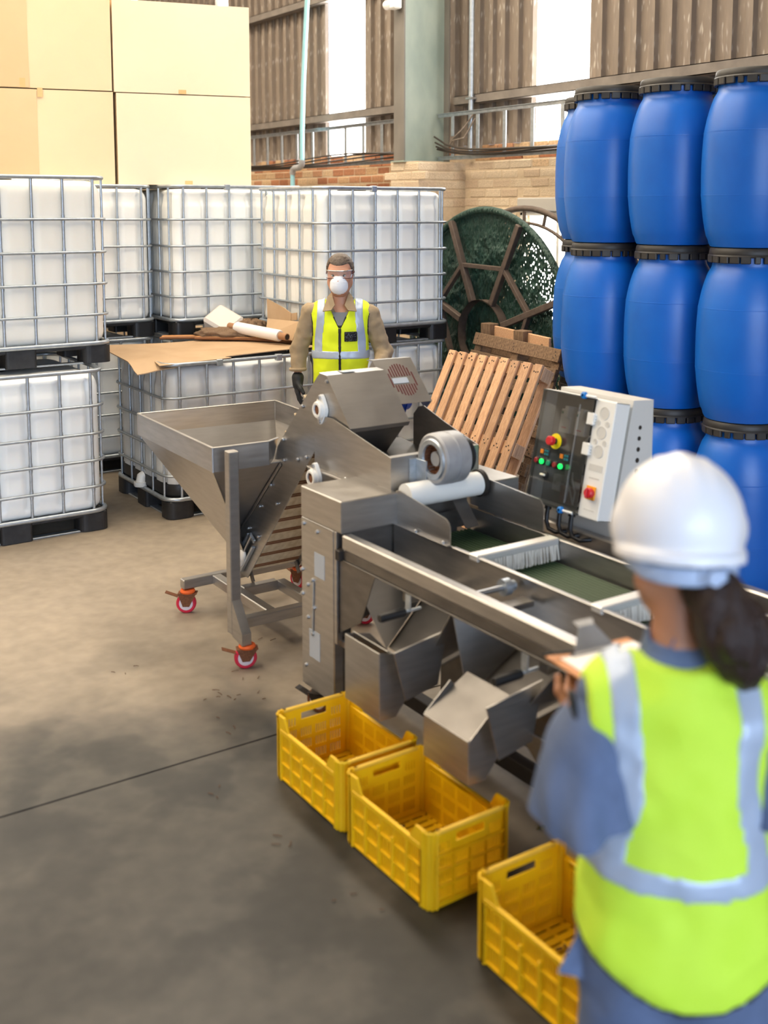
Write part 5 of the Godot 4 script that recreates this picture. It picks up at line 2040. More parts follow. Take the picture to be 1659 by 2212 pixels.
	for s: Array in trays:
		var za: float = s[0]
		var zb: float = s[1]
		var sa: float = s[2]
		var sb: float = s[3]
		mb = Mb.new()
		mb.plate(pv([v3(2.80, 0.66, za), v3(2.80, 0.66, zb), v3(2.26, 0.435, sb + 0.02), v3(2.26, 0.435, sa - 0.02)]), 0.003)
		obj("chute_tray", mb, M.steel_dark, t)
		# flanking sheets drop from the ridge between two bays to the spout
		for side in 2:
			var zt := za if side == 0 else zb
			var zl := sa if side == 0 else sb
			mb = Mb.new()
			mb.plate(pv([v3(2.80, 0.672, zt), v3(2.235, 0.705, zt), v3(2.235, 0.44, zl)]), 0.003)
			obj("chute_flank", mb, M.steel, t)
		# bright-edged lip beside the spout, and the front sheet below the nearer bays
		mb = Mb.new()
		var lz := sb + 0.075
		mb.plate(pv([v3(2.06, 0.565, lz), v3(2.29, 0.60, lz), v3(2.25, 0.41, lz), v3(2.11, 0.385, lz)]), 0.003)
		mb.bar(v3(2.06, 0.567, lz), v3(2.29, 0.602, lz), 0.007, 0.006, Vector3.UP)
		obj("chute_lip", mb, M.steel, t)
		if s[4] > 0.0:
			mb = Mb.new()
			mb.plate(pv([v3(2.24, 0.44, sb), v3(2.24, 0.44, zb - 0.01), v3(2.43, 0.125, zb - 0.01), v3(2.43, 0.125, sb)]), 0.003)
			obj("front_sheet", mb, M.steel, t)
		# spout
		mb = Mb.new()
		var top := 0.543 if s[4] == 0.0 else 0.43
		var bot := 0.295 if s[4] == 0.0 else 0.285
		mb.span(2.05, 2.054, bot, top, sa, sb, 0.001)
		for z: float in [sa, sb]:
			mb.plate(pv([v3(2.052, bot, z), v3(2.052, top, z), v3(2.16, 0.52, z), v3(2.235, 0.44, z), v3(2.20, bot + 0.10, z), v3(2.12, bot, z)]), 0.003)
		mb.plate(pv([v3(2.12, bot, sa), v3(2.12, bot, sb), v3(2.235, 0.44, sb), v3(2.235, 0.44, sa)]), 0.003)
		if s[4] == 0.0:
			mb.plate(pv([v3(2.085, 0.545, sa), v3(2.085, 0.545, sb), v3(2.10, 0.50, sb), v3(2.10, 0.50, sa)]), 0.003)
		var sp := obj("spout", mb, M.steel, t)
		if s[4] > 0.0:
			mb = Mb.new()
			mb.plate(pv([v3(2.052, top, sa), v3(2.052, top, sb), v3(2.235, 0.53, sb), v3(2.235, 0.53, sa)]), 0.003)
			obj("spout_cover", mb, M.steel_dark, sp)  # coloured darker than its spout to tone down the rooflight reflected in it
		for p: Vector2 in [Vector2(2.15, 0.47), Vector2(2.165, 0.42)]:
			bolt(v3(p.x, p.y, sb + 0.002), Vector3.BACK, sp, 0.006)
	# panel behind the trays and dark skid below
	mb = Mb.new()
	mb.span(2.56, 2.565, 0.14, 0.60, -3.4, zn, 0.001)
	obj("back_panel", mb, M.steel_dark, t)
	mb = Mb.new()
	mb.span(2.49, 2.545, 0.055, 0.115, -3.85, zn, 0.003)
	mb.span(X1 - 0.10, X1 - 0.045, 0.055, 0.115, -3.85, zn, 0.003)
	obj("skid_beam", mb, M.dark_iron, t)
	mb = Mb.new()
	mb.span(2.236, 2.30, 0.335, 0.365, -3.66, -3.30, 0.003)
	obj("chute_support", mb, M.steel, t)
	mb = Mb.new()
	mb.plate(pv([v3(2.225, 0.825, -3.61), v3(2.80, 0.825, -3.61), v3(2.80, 0.60, -3.61), v3(2.225, 0.415, -3.61)]), 0.003)
	obj("end_plate", mb, M.steel_dark, t)
	mb = Mb.new()
	mb.plate(pv([v3(2.215, 0.725, -3.628), v3(2.215, 0.725, -3.35), v3(2.215, 0.50, -3.455), v3(2.215, 0.40, -3.628)]), 0.003)
	obj("end_cover", mb, M.steel_dark, t)
	mb = Mb.new()
	mb.span(2.42, 2.45, 0.10, 0.69, -1.6, -1.55, 0.003)
	mb.span(2.42, 2.45, 0.10, 0.69, -0.75, -0.7, 0.003)
	obj("near_leg", mb, M.steel_dark, t)
	# flap levers with black grips
	for z: float in [-3.125, -2.49]:
		mb = Mb.new()
		mb.bar(v3(2.205, 0.655, z), v3(2.205, 0.715, z), 0.03, 0.004, v3(1, 0, 0))
		mb.rod(v3(2.26, 0.655, z), v3(2.14, 0.652, z), 0.006, 8)
		var lv := obj("flap_lever", mb, M.galv, t)
		mb = Mb.new()
		mb.tube(pv([v3(2.19, 0.654, z), v3(2.182, 0.654, z), v3(2.088, 0.652, z), v3(2.08, 0.652, z)]), 0.016, 12, false, PackedFloat32Array([0.013, 0.0165, 0.0165, 0.013]))
		obj("grip", mb, M.black, lv)


func control_box() -> void:
	var t := thing("control_box", "switch cabinet with a clear door, red stop button and green lit lamps", "control panel", v3(3.2, 0, -3.29))
	# the face leans back: u runs along +Z, w up the face, n out of it
	var o := v3(3.10, 0.85, -3.50)
	var u := v3(0, 0, 1)
	var w := v3(0.195, 0.975, 0).normalized()
	var n := v3(-0.975, 0.195, 0).normalized()
	var W := 0.42
	var H := 0.485
	var D := 0.075
	var B := Basis(u, w, n)
	var P := func(a: float, b: float, c := 0.0) -> Vector3: return o + u * a + w * b + n * c
	var put := func(mb: Mb, a: float, b: float, c: float, sx: float, sy: float, sz: float, e := 0.0) -> void:
		mb.box(P.call(a, b, c), v3(sx, sy, sz), e, B)
	var mb := Mb.new()
	# tray of the enclosure: back and four sides
	put.call(mb, W / 2, H / 2, -D, W, H, 0.004)
	put.call(mb, W / 2, 0.003, -D / 2, W, 0.006, D, 0.002)
	put.call(mb, W / 2, H - 0.003, -D / 2, W, 0.006, D, 0.002)
	put.call(mb, 0.003, H / 2, -D / 2, 0.006, H, D, 0.002)
	put.call(mb, W - 0.003, H / 2, -D / 2, 0.006, H, D, 0.002)
	obj("enclosure", mb, M.white_plastic, t)
	mb = Mb.new()
	put.call(mb, 0.155, H / 2, -D + 0.006, 0.29, H - 0.02, 0.004)
	obj("mounting_plate", mb, M.panel_back, t)
	# side strip with knock-outs
	mb = Mb.new()
	put.call(mb, 0.362, H / 2, -0.004, 0.112, H - 0.004, 0.010, 0.003)
	var strip := obj("knockout_strip", mb, M.white_plastic, t)
	var ring := func(a: float, b: float, r: float) -> void:
		var m2 := Mb.new()
		m2.lathe(PackedVector2Array([Vector2(r, 0), Vector2(r, 0.0025), Vector2(r - 0.003, 0.0025), Vector2(r - 0.003, 0.001), Vector2(0, 0.001)]), 24, Transform3D(Basis(u, n, u.cross(n)), P.call(a, b, 0.001)))
		obj("knockout", m2, M.embossed, strip)
	for s: Array in [[0.365, 0.432, 0.026], [0.365, 0.352, 0.026], [0.365, 0.275, 0.026], [0.340, 0.39, 0.011], [0.39, 0.39, 0.011], [0.340, 0.312, 0.011], [0.39, 0.312, 0.011]]:
		ring.call(s[0], s[1], s[2])
	for s: Array in [[0.365, 0.208, 0.075, 0.026], [0.365, 0.165, 0.055, 0.006], [0.365, 0.035, 0.06, 0.004]]:
		mb = Mb.new()
		put.call(mb, s[0], s[1], 0.0015, s[2], s[3], 0.002)
		obj("knockout", mb, M.embossed, strip)
	mb = Mb.new()
	put.call(mb, 0.363, 0.105, 0.005, 0.05, 0.055, 0.008, 0.002)
	obj("isolator_plate", mb, M.orange_bright, strip)
	mb = Mb.new()
	mb.lathe(PackedVector2Array([Vector2(0.020, 0.008), Vector2(0.022, 0.026), Vector2(0.018, 0.032), Vector2(0, 0.033)]), 20, Transform3D(Basis(u, n, u.cross(n)), P.call(0.368, 0.105, 0)))
	put.call(mb, 0.368, 0.105, 0.034, 0.010, 0.040, 0.014, 0.003)
	obj("isolator_knob", mb, M.red, strip)
	# hinges
	for b: float in [0.40, 0.275]:
		mb = Mb.new()
		put.call(mb, 0.300, b, 0.008, 0.038, 0.052, 0.014, 0.003)
		for k in 4:
			put.call(mb, 0.316, b - 0.018 + 0.012 * k, 0.008, 0.014, 0.006, 0.015)
		obj("hinge", mb, M.white_plastic, t)
	# components behind the clear door
	for s: Array in [[0.125, 0.365, 0.062, 0.10], [0.215, 0.365, 0.062, 0.10]]:
		mb = Mb.new()
		put.call(mb, s[0], s[1], -0.045, s[2], s[3], 0.05, 0.003)
		put.call(mb, s[0] + 0.02, s[1] + 0.04, -0.03, 0.024, 0.05, 0.06, 0.003)
		var dr := obj("drive_unit", mb, M.white_plastic, t)
		mb = Mb.new()
		put.call(mb, s[0], s[1] - 0.028, -0.0195, 0.026, 0.004, 0.001)
		obj("printed_mark", mb, M.red, dr)
		mb = Mb.new()
		put.call(mb, s[0] - 0.02, s[1] + 0.034, -0.0195, 0.010, 0.012, 0.001)
		obj("printed_mark", mb, M.button_green, dr)
	mb = Mb.new()
	put.call(mb, 0.20, 0.06, -0.05, 0.10, 0.07, 0.03)
	put.call(mb, 0.245, 0.11, -0.055, 0.05, 0.05, 0.02)
	obj("terminal_block", mb, M.board_brown, t)
	mb = Mb.new()
	put.call(mb, 0.285, 0.25, -0.05, 0.045, 0.09, 0.03, 0.003)
	put.call(mb, 0.120, 0.10, -0.05, 0.05, 0.07, 0.03, 0.003)
	obj("contactor", mb, M.grey_cast, t)
	for k in 4:
		mb = Mb.new()
		var a0: float = [0.17, 0.18, 0.21, 0.27][k]
		mb.tube(pv([P.call(a0, 0.16, -0.03), P.call(a0 + 0.015, 0.12, -0.022), P.call(a0 + 0.04, 0.085, -0.022), P.call(a0 + [0.02, 0.06, 0.03, 0.0][k], 0.03, -0.03)]), 0.004, 6)
		obj("wire", mb, M.grey_cast, t)
	mb = Mb.new()
	var arc := PackedVector3Array()
	for i in 9:
		var a := PI * (0.55 + 0.5 * i / 8.0)
		arc.append(P.call(0.31 + 0.05 * cos(a), 0.27 + 0.06 * sin(a), -0.02))
	mb.tube(arc, 0.006, 8)
	obj("wire", mb, M.grey_cast, t)
	# clear door, its buttons
	mb = Mb.new()
	put.call(mb, 0.155, H / 2, 0.012, 0.306, H - 0.012, 0.004)
	var door := obj("clear_door", mb, M.smoked, t)
	mb = Mb.new()
	put.call(mb, 0.157, 0.004, 0.003, 0.31, 0.006, 0.02, 0.001)
	put.call(mb, 0.157, H - 0.004, 0.003, 0.31, 0.006, 0.02, 0.001)
	put.call(mb, 0.003, H / 2, 0.003, 0.006, H - 0.004, 0.02, 0.001)
	obj("door_edge", mb, M.panel_back, door)
	mb = Mb.new()
	put.call(mb, 0.236, H / 2, 0.016, 0.006, H - 0.07, 0.004)
	obj("door_fold", mb, M.glass, door)
	var F := Basis(u, n, u.cross(n))
	var knob := func(called: String, a: float, b: float, r: float, h: float, m: Material, z0 := 0.014) -> MeshInstance3D:
		var m2 := Mb.new()
		m2.lathe(PackedVector2Array([Vector2(r, 0), Vector2(r, h * 0.8), Vector2(r * 0.8, h), Vector2(0, h)]), 24, Transform3D(F, P.call(a, b, z0)))
		return obj(called, m2, m, door)
	knob.call("stop_collar", 0.128, 0.275, 0.033, 0.004, M.yellow_bright)
	knob.call("stop_stem", 0.128, 0.275, 0.013, 0.028, M.black)
	knob.call("stop_button", 0.128, 0.275, 0.020, 0.022, M.red, 0.036)
	var row := [[0.038, M.button_red], [0.071, M.lamp_green], [0.112, M.button_green], [0.150, M.button_red], [0.186, M.lamp_green]]
	for i in 5:
		var s: Array = row[i]
		knob.call("button_collar", s[0], 0.178, 0.0155, 0.006, M.black)
		var lit: bool = s[1] == M.lamp_green
		var k: MeshInstance3D = knob.call("lamp_green" if lit else "push_button", s[0], 0.178, 0.0115, 0.013, s[1], 0.016)
		if lit:
			var l := OmniLight3D.new()
			l.name = "lamp_glow"
			add_child(l, true)
			l.position = P.call(s[0], 0.178, 0.045)
			l.light_color = Color(0.2, 1.0, 0.45)
			l.light_energy = 0.0005
			l.light_size = 0.011
			l.omni_range = 12.0
			l.omni_attenuation = 2.0
			l.shadow_enabled = true
	for a: float in [0.075, 0.195]:
		mb = Mb.new()
		put.call(mb, a, 0.218, 0.015, 0.058, 0.036, 0.003, 0.001)
		var rl := obj("indicator_block", mb, M.black, door)
		mb = Mb.new()
		put.call(mb, a - 0.016, 0.220, 0.018, 0.018, 0.018, 0.005, 0.001)
		obj("amber_tile", mb, M.amber, rl)
		mb = Mb.new()
		for k in 4:
			put.call(mb, a + 0.005 + 0.013 * (k % 2), 0.212 + 0.014 * (k / 2), 0.018, 0.009, 0.009, 0.004)
		obj("teal_tiles", mb, M.teal, rl)
	knob.call("selector_collar", 0.10, 0.125, 0.016, 0.008, M.black)
	mb = Mb.new()
	put.call(mb, 0.094, 0.125, 0.028, 0.026, 0.009, 0.012, 0.002)
	obj("selector_lever", mb, M.bristle, door)
	# quick catches
	for s: Array in [[0.262, H + 0.004, 0.012], [0.235, 0.004, 0.012]]:
		mb = Mb.new()
		mb.rod(P.call(s[0] - 0.004, s[1], s[2] + 0.012), P.call(s[0] + 0.055, s[1], s[2] + 0.002), 0.006, 8)
		var ct := obj("catch", mb, M.white_plastic, t)
		mb = Mb.new()
		mb.lathe(PackedVector2Array([Vector2(0.006, 0.016), Vector2(0.014, 0.012), Vector2(0.015, 0.0), Vector2(0.0, -0.002)]), 16, Transform3D(F, P.call(s[0] - 0.006, s[1], s[2] + 0.006)))
		obj("catch_head", mb, M.clip_blue, ct)
	# stand behind: a wedge of sheet steel with a row of holes in its flank
	var q := PackedVector2Array([Vector2(3.185, 0.845), Vector2(3.285, 1.325), Vector2(3.40, 1.318), Vector2(3.40, 0.60), Vector2(3.24, 0.60)])
	mb = Mb.new()
	mb.prism(q, v3(0, 0, -3.50), Vector3.RIGHT, Vector3.UP, v3(0, 0, 0.425))
	var st := obj("stand_head", mb, M.embossed, t)
	for k in 7:
		mb = Mb.new()
		mb.rod(v3(3.325 - 0.004 * k, 1.21 - 0.045 * k, -3.0755), v3(3.325 - 0.004 * k, 1.21 - 0.045 * k, -3.074), 0.009 + 0.0006 * k, 12)
		obj("cable_hole", mb, M.dark_iron, st)
	mb = Mb.new()
	mb.span(3.25, 3.40, 0.02, 0.60, -3.46, -3.12, 0.005)
	mb.span(3.22, 3.46, 0.0, 0.02, -3.56, -3.02, 0.003)
	obj("pedestal", mb, M.dark_iron, t)
	# cables looping out of the bottom
	for k in 3:
		var a: float = [0.10, 0.175, 0.245][k]
		mb = Mb.new()
		mb.tube(pv([P.call(a, 0.0, -0.03), P.call(a, -0.035, -0.03), P.call(a + 0.004, -0.07, -0.03), P.call(a + 0.022, -0.098, -0.032), P.call(a + 0.06, -0.105, -0.04), P.call(a + 0.085, -0.095, -0.055), P.call(a + 0.09, -0.09, -0.10)]), 0.0095, 10)
		var cb := obj("conduit_loop", mb, M.black, t)
		mb = Mb.new()
		mb.rod(P.call(a, -0.018, -0.03), P.call(a, 0.0, -0.03), 0.015, 10)
		obj("gland", mb, M.black, cb)
	mb = Mb.new()
	mb.tube(pv([P.call(0.01, -0.02, -0.03), P.call(-0.02, -0.06, -0.03), v3(3.09, 0.80, -3.6), v3(3.06, 0.82, -3.7)]), 0.008, 8)
	obj("supply_cable", mb, M.cable, t)


# a hand's bones: wrist w, f along the fingers, n out of the palm, s towards the thumb
func hand_bones(sd: Sdf, w: Vector3, f: Vector3, n: Vector3, s: Vector3, curl: Array, k := 1.0, thumb_in := 0.3) -> void:
	var fat := 0.0
	if k > 1.0:
		fat = 0.001
	for i in 4:
		var kn := w + f * (0.085 - 0.004 * absf(i - 1.0)) * k + s * (0.030 - 0.0195 * i) * k
		sd.add(w + s * (0.014 - 0.010 * i) * k, kn, 0.015 * k, 0.0115 * k, 0.012)
		var ln: float = [0.072, 0.080, 0.075, 0.058][i] * k
		var a: float = curl[i]
		var p := kn
		var t := 0.0
		for j in 3:
			t += a * [0.8, 1.0, 0.7][j]
			var d := f * cos(t) + n * sin(t)
			var q: Vector3 = p + d * ln * [0.45, 0.32, 0.23][j]
			sd.add(p, q, (0.0098 - 0.0008 * j) * k + fat, (0.0092 - 0.0009 * j) * k + fat, 0.004)
			p = q
	var tb := w + f * 0.022 * k + s * 0.026 * k
	var td := (f * 0.62 + s * 0.72 + n * thumb_in).normalized()
	var te := tb + td * 0.044 * k
	var tf := (f * 0.85 + s * 0.30 + n * (thumb_in + 0.25)).normalized()
	sd.add(w + f * 0.01 * k, tb, 0.016 * k, 0.0145 * k, 0.012)
	sd.add(tb, te, 0.0135 * k, 0.0115 * k, 0.010)
	sd.add(te, te + tf * 0.032 * k, 0.0115 * k, 0.0092 * k, 0.005)


func head_bones(sd: Sdf, c: Vector3, y: Basis, fem := 0.0) -> void:
	# facing -z; c is the middle of the head, eyes at its height
	var P := func(a: float, b: float, d: float) -> Vector3: return c + y * v3(a, b, d)
	var s := 1.0 - 0.04 * fem
	sd.add(P.call(0, 0.035, 0.022), P.call(0, 0.035, -0.018), 0.083 * s, 0.078 * s, 0.03, v3(1.08, 1.0, 1.0))
	sd.add(P.call(0, -0.02, -0.03), P.call(0, -0.07, -0.042), 0.062 * s, 0.048 * s, 0.05, v3(1.0, 1, 1))
	sd.add(P.call(0, -0.088, -0.060), P.call(0, -0.090, -0.055), 0.030 * s, 0.030 * s, 0.04)
	for q: float in [-1.0, 1.0]:
		sd.add(P.call(0.052 * q, -0.055, -0.005), P.call(0.025 * q, -0.085, -0.055), 0.026 * s, 0.022 * s, 0.04)
		sd.add(P.call(0.042 * q, -0.022, -0.068), P.call(0.036 * q, -0.030, -0.070), 0.019, 0.017, 0.03)
		# ears
		sd.add(P.call(0.078 * q, 0.016, 0.012), P.call(0.074 * q, -0.028, 0.004), 0.014, 0.009, 0.008, v3(1.7, 1, 0.9))
		# brow
		sd.add(P.call(0.012 * q, 0.022, -0.090), P.call(0.045 * q, 0.024, -0.078), 0.011, 0.010, 0.02)
	# nose, lips
	sd.add(P.call(0, 0.008, -0.092), P.call(0, -0.032, -0.112), 0.009, 0.012, 0.012)
	sd.add(P.call(-0.010, -0.036, -0.102), P.call(0.010, -0.036, -0.102), 0.009, 0.009, 0.01)
	sd.add(P.call(-0.018, -0.062, -0.090), P.call(0.018, -0.062, -0.090), 0.007, 0.007, 0.01)
	sd.add(P.call(-0.015, -0.071, -0.089), P.call(0.015, -0.071, -0.089), 0.007, 0.007, 0.01)


func face_parts(c: Vector3, y: Basis, t: Node) -> void:
	for q: float in [-1.0, 1.0]:
		var p := c + y * v3(0.032 * q, 0.001, -0.0865)
		var mb := Mb.new()
		mb.ball(p, v3(0.0145, 0.0092, 0.0125), 14, y)
		var e := obj("eye", mb, M.eye, t)
		mb = Mb.new()
		mb.ball(p + y * v3(0, 0.0005, -0.0092), v3(0.0068, 0.0068, 0.0045), 12, y)
		obj("iris", mb, M.iris, e)
		mb = Mb.new()
		mb.tube(pv([c + y * v3(0.016 * q, 0.021, -0.098), c + y * v3(0.032 * q, 0.028, -0.096), c + y * v3(0.050 * q, 0.022, -0.082)]), 0.004, 6)
		obj("eyebrow", mb, M.hair, t)
		mb = Mb.new()
		mb.tube(pv([p + y * v3(-0.014, 0.002, -0.004), p + y * v3(-0.006, 0.0085, -0.0095), p + y * v3(0.006, 0.0085, -0.0095), p + y * v3(0.014, 0.002, -0.004)]), 0.0026, 6)
		obj("eyelid", mb, M.belt_stain, e)


# cloth: a body's field pushed out by o, with soft folds
func cloth(sd: Sdf, o: float, n: FastNoiseLite, amp: float) -> Callable:
	return func(p: Vector3) -> float: return sd.d(p) - o - amp * n.get_noise_3dv(p)


func worker_man() -> void:
	var at := v3(3.62, 0, -5.88)
	var t := thing("person", "person in a yellow vest, white dust mask and clear goggles standing behind the elevator", "person", at)
	t.rotation.y = deg_to_rad(146.1)
	origin[t] = Vector3.ZERO
	var hc := v3(0.0, 1.688, -0.02)
	var hb := Basis.from_euler(Vector3(deg_to_rad(-3), deg_to_rad(-4), 0))
	# torso and legs
	var torso := Sdf.new()
	torso.add(v3(0, 1.34, 0.0), v3(0, 1.20, 0.0), 0.158, 0.148, 0.06, v3(1.0, 1, 1.42))
	torso.add(v3(0, 1.16, 0), v3(0, 0.98, 0.0), 0.146, 0.152, 0.06, v3(1.0, 1, 1.35))
	torso.add(v3(-0.12, 1.44, 0.01), v3(0.12, 1.44, 0.01), 0.062, 0.062, 0.07)
	torso.add(v3(0, 1.46, 0.012), v3(0, 1.52, 0.0), 0.070, 0.056, 0.05)
	var legs := Sdf.new()
	legs.add(v3(0, 1.0, 0), v3(0, 0.92, 0), 0.148, 0.150, 0.05, v3(1, 1, 1.3))
	for q: float in [-1.0, 1.0]:
		legs.add(v3(0.085 * q, 0.90, 0), v3(0.105 * q, 0.50, -0.015), 0.086, 0.060, 0.04)
		legs.add(v3(0.105 * q, 0.50, -0.015), v3(0.115 * q, 0.10, 0.01), 0.058, 0.042, 0.03)
	var ra := [v3(0.185, 1.445, 0.01), v3(0.268, 1.20, 0.045), v3(0.272, 1.02, -0.01)]
	var la := [v3(-0.185, 1.435, 0.01), v3(-0.272, 1.19, 0.03), v3(-0.235, 1.10, -0.20)]
	var arms := Sdf.new()
	for a: Array in [ra, la]:
		arms.add(a[0], a[1], 0.056, 0.042, 0.04)
		arms.add(a[1], a[2], 0.041, 0.030, 0.02)
	# the skin: one surface from head to foot
	var body := Sdf.new()
	for s: Sdf in [torso, legs, arms]:
		for i in s.A.size():
			body.add(s.A[i], s.A[i] + s.D[i] / s.S[i], s.R[i] - 0.008, s.R[i] + s.Q[i] - 0.008, s.K[i], s.S[i])
	body.add(v3(0, 1.47, 0.015), v3(0, 1.60, -0.005), 0.058, 0.054, 0.03)
	for q: float in [-1.0, 1.0]:
		body.add(v3(0.115 * q, 0.05, 0.02), v3(0.125 * q, 0.035, -0.14), 0.040, 0.032, 0.03)
	var mb := Mb.new()
	nets(mb, func(p: Vector3) -> float: return maxf(body.d(p), p.y - 1.565), v3(-0.42, -0.02, -0.32), v3(0.42, 1.60, 0.26), 0.014)
	var head := Sdf.new()
	head_bones(head, hc, hb)
	head.add(v3(0, 1.52, 0.008), v3(0, 1.62, 0.0), 0.054, 0.055, 0.04)
	nets(mb, func(p: Vector3) -> float: return maxf(head.d(p), 1.545 - p.y), v3(-0.11, 1.53, -0.15), v3(0.11, 1.83, 0.11), 0.0045)
	var rf := (ra[2] - ra[1] as Vector3).normalized()
	var hand := Sdf.new()
	hand_bones(hand, ra[2], v3(0.02, -0.99, -0.10).normalized(), v3(-0.95, 0, -0.25).normalized(), v3(-0.25, -0.1, -0.95).normalized(), [0.28, 0.32, 0.36, 0.4], 0.62)
	hand_bones(hand, la[2], v3(0.25, -0.2, -0.94).normalized(), v3(0.1, -0.97, 0.2).normalized(), v3(0.95, 0.05, 0.25).normalized(), [0.35, 0.4, 0.4, 0.4], 0.62)
	nets(mb, func(p: Vector3) -> float: return hand.d(p), v3(-0.32, 1.0, -0.44), v3(-0.10, 1.17, -0.15), 0.006)
	nets(mb, func(p: Vector3) -> float: return hand.d(p), v3(0.18, 0.80, -0.12), v3(0.34, 1.06, 0.06), 0.006)
	obj("body", mb, M.skin, t)
	face_parts(hc, hb, t)
	# hair
	var n := noise(40.0, 3, 5)
	mb = Mb.new()
	var hairf := func(p: Vector3) -> float:
		var q := hb.inverse() * (p - hc)
		var e := (v3(q.x * 1.06, q.y - 0.034, q.z - 0.006) * v3(1, 1, 0.92)).length() - 0.0935 - 0.004 * n.get_noise_3dv(p * v3(1, 1, 1)) - 0.010 * clampf((q.y - 0.06) * 14.0, 0, 1) * clampf(0.5 - q.z * 8.0, 0, 1)
		var line := 0.066 - 0.010 * cos(q.x * 46.0)
		if q.z > -0.045:
			line = lerpf(0.058, -0.03, clampf((q.z + 0.045) / 0.05, 0, 1))
		if q.z > 0.02:
			line = lerpf(-0.03, -0.075, clampf((q.z - 0.02) / 0.05, 0, 1))
		return maxf(e, line - q.y)
	nets(mb, hairf, v3(-0.12, 1.58, -0.14), v3(0.12, 1.83, 0.12), 0.0045)
	obj("hair", mb, M.hair, t)
	# trousers, boots
	var fold := noise(9.0, 3, 21)
	mb = Mb.new()
	var lf := cloth(legs, 0.012, fold, 0.010)
	nets(mb, func(p: Vector3) -> float: return maxf(lf.call(p), maxf(0.06 - p.y, p.y - 1.06)), v3(-0.26, 0.03, -0.22), v3(0.26, 1.08, 0.22), 0.016)
	obj("trousers", mb, M.khaki, t)
	for q: float in [-1.0, 1.0]:
		var bt := Sdf.new()
		bt.add(v3(0.115 * q, 0.05, 0.03), v3(0.128 * q, 0.04, -0.16), 0.054, 0.045, 0.03)
		bt.add(v3(0.115 * q, 0.06, 0.02), v3(0.115 * q, 0.16, 0.01), 0.056, 0.054, 0.03)
		mb = Mb.new()
		nets(mb, func(p: Vector3) -> float: return maxf(bt.d(p), maxf(-p.y, p.y - 0.14)), v3(0.115 * q - 0.1, -0.01, -0.25), v3(0.115 * q + 0.1, 0.17, 0.13), 0.012)
		obj("boot", mb, M.trim_black, t)
	# shirt with sleeves, collar open at the throat
	var shirt := Sdf.new()
	for s: Sdf in [torso, arms]:
		for i in s.A.size():
			shirt.add(s.A[i], s.A[i] + s.D[i] / s.S[i], s.R[i], s.R[i] + s.Q[i] + (0.006 if s == arms else 0.0), 0.03, s.S[i])
	mb = Mb.new()
	var sf := cloth(shirt, 0.008, noise(14.0, 3, 22), 0.012)
	nets(mb, func(p: Vector3) -> float:
		var d: float = sf.call(p)
		var v := maxf((p.y - 1.40) * 0.5 - absf(p.x) * 1.0, p.z + 0.02)
		var neck := (v3(p.x, 0, p.z) - v3(0, 0, -0.005)).length() - 0.062
		d = maxf(d, -maxf(neck, 1.44 - p.y))
		if p.z < -0.02:
			d = maxf(d, ((p.y - 1.405) * 0.55 - absf(p.x)) * 0.8)
		d = maxf(d, 0.93 - p.y if absf(p.x) < 0.2 else -1.0)
		if p.x > 0.2:
			d = maxf(d, 1.075 - p.y)
		if p.x < -0.2 and p.z < -0.10:
			d = maxf(d, -0.17 - p.z)
		return d, v3(-0.40, 0.90, -0.30), v3(0.40, 1.58, 0.22), 0.011)
	var sh := obj("shirt", mb, M.khaki, t)
	for q: float in [-1.0, 1.0]:
		mb = Mb.new()
		mb.plate(pv([v3(0.052 * q, 1.575, 0.005), v3(0.078 * q, 1.545, -0.055), v3(0.105 * q, 1.462, -0.112), v3(0.052 * q, 1.470, -0.130), v3(0.030 * q, 1.500, -0.108), v3(0.045 * q, 1.545, -0.060)]), 0.006)
		mb.plate(pv([v3(0.052 * q, 1.575, 0.005), v3(0.078 * q, 1.545, -0.055), v3(0.082 * q, 1.53, 0.03), v3(0.045 * q, 1.56, 0.07)]), 0.006)
		obj("collar", mb, M.khaki, sh)
	mb = Mb.new()
	mb.tube(loop(0, 0.046, 0.036, 0.03), 0.011, 8, true)
	for i in mb.V.size():
		mb.V[i] += v3(0.272, 1.085, -0.0)
	obj("cuff", mb, M.khaki, sh)
	# grey undershirt at the throat
	mb = Mb.new()
	mb.plate(pv([v3(-0.048, 1.455, -0.098), v3(0.048, 1.455, -0.098), v3(0.012, 1.375, -0.124), v3(-0.012, 1.375, -0.124)]), 0.004)
	obj("undershirt", mb, M.grey_shirt, sh)
	# hi-vis vest: sleeveless, V neck, zip
	var vest := cloth(torso, 0.021, noise(7.0, 3, 23), 0.010)
	var shape := func(p: Vector3, o: float) -> float:
		var d: float = vest.call(p) - o
		# armholes
		for q: float in [-1.0, 1.0]:
			var e := (v3(p.x - 0.232 * q, (p.y - 1.38) * 0.55, p.z * 0.8)).length() - 0.070
			d = maxf(d, -e)
		# neck
		if p.z < 0.02:
			d = maxf(d, ((p.y - 1.355) * 0.52 - absf(p.x)) * 0.85)
		else:
			d = maxf(d, (p.y - 1.46 - absf(p.x) * 0.7) * 0.8)
		d = maxf(d, absf(p.x) - 0.196)
		return maxf(d, 0.965 + 0.03 * absf(p.x) * 4.0 - p.y)
	mb = Mb.new()
	nets(mb, func(p: Vector3) -> float: return shape.call(p, 0.0), v3(-0.22, 0.94, -0.24), v3(0.22, 1.56, 0.22), 0.009)
	var ve := obj("vest", mb, M.vest_lime, t)
	mb = Mb.new()
	nets(mb, func(p: Vector3) -> float: return maxf(shape.call(p, 0.0035), absf(p.y - 1.19 + 0.02 * absf(p.x)) - 0.026), v3(-0.22, 1.14, -0.24), v3(0.22, 1.24, 0.22), 0.007)
	obj("reflective_band", mb, M.tape_silver, ve)
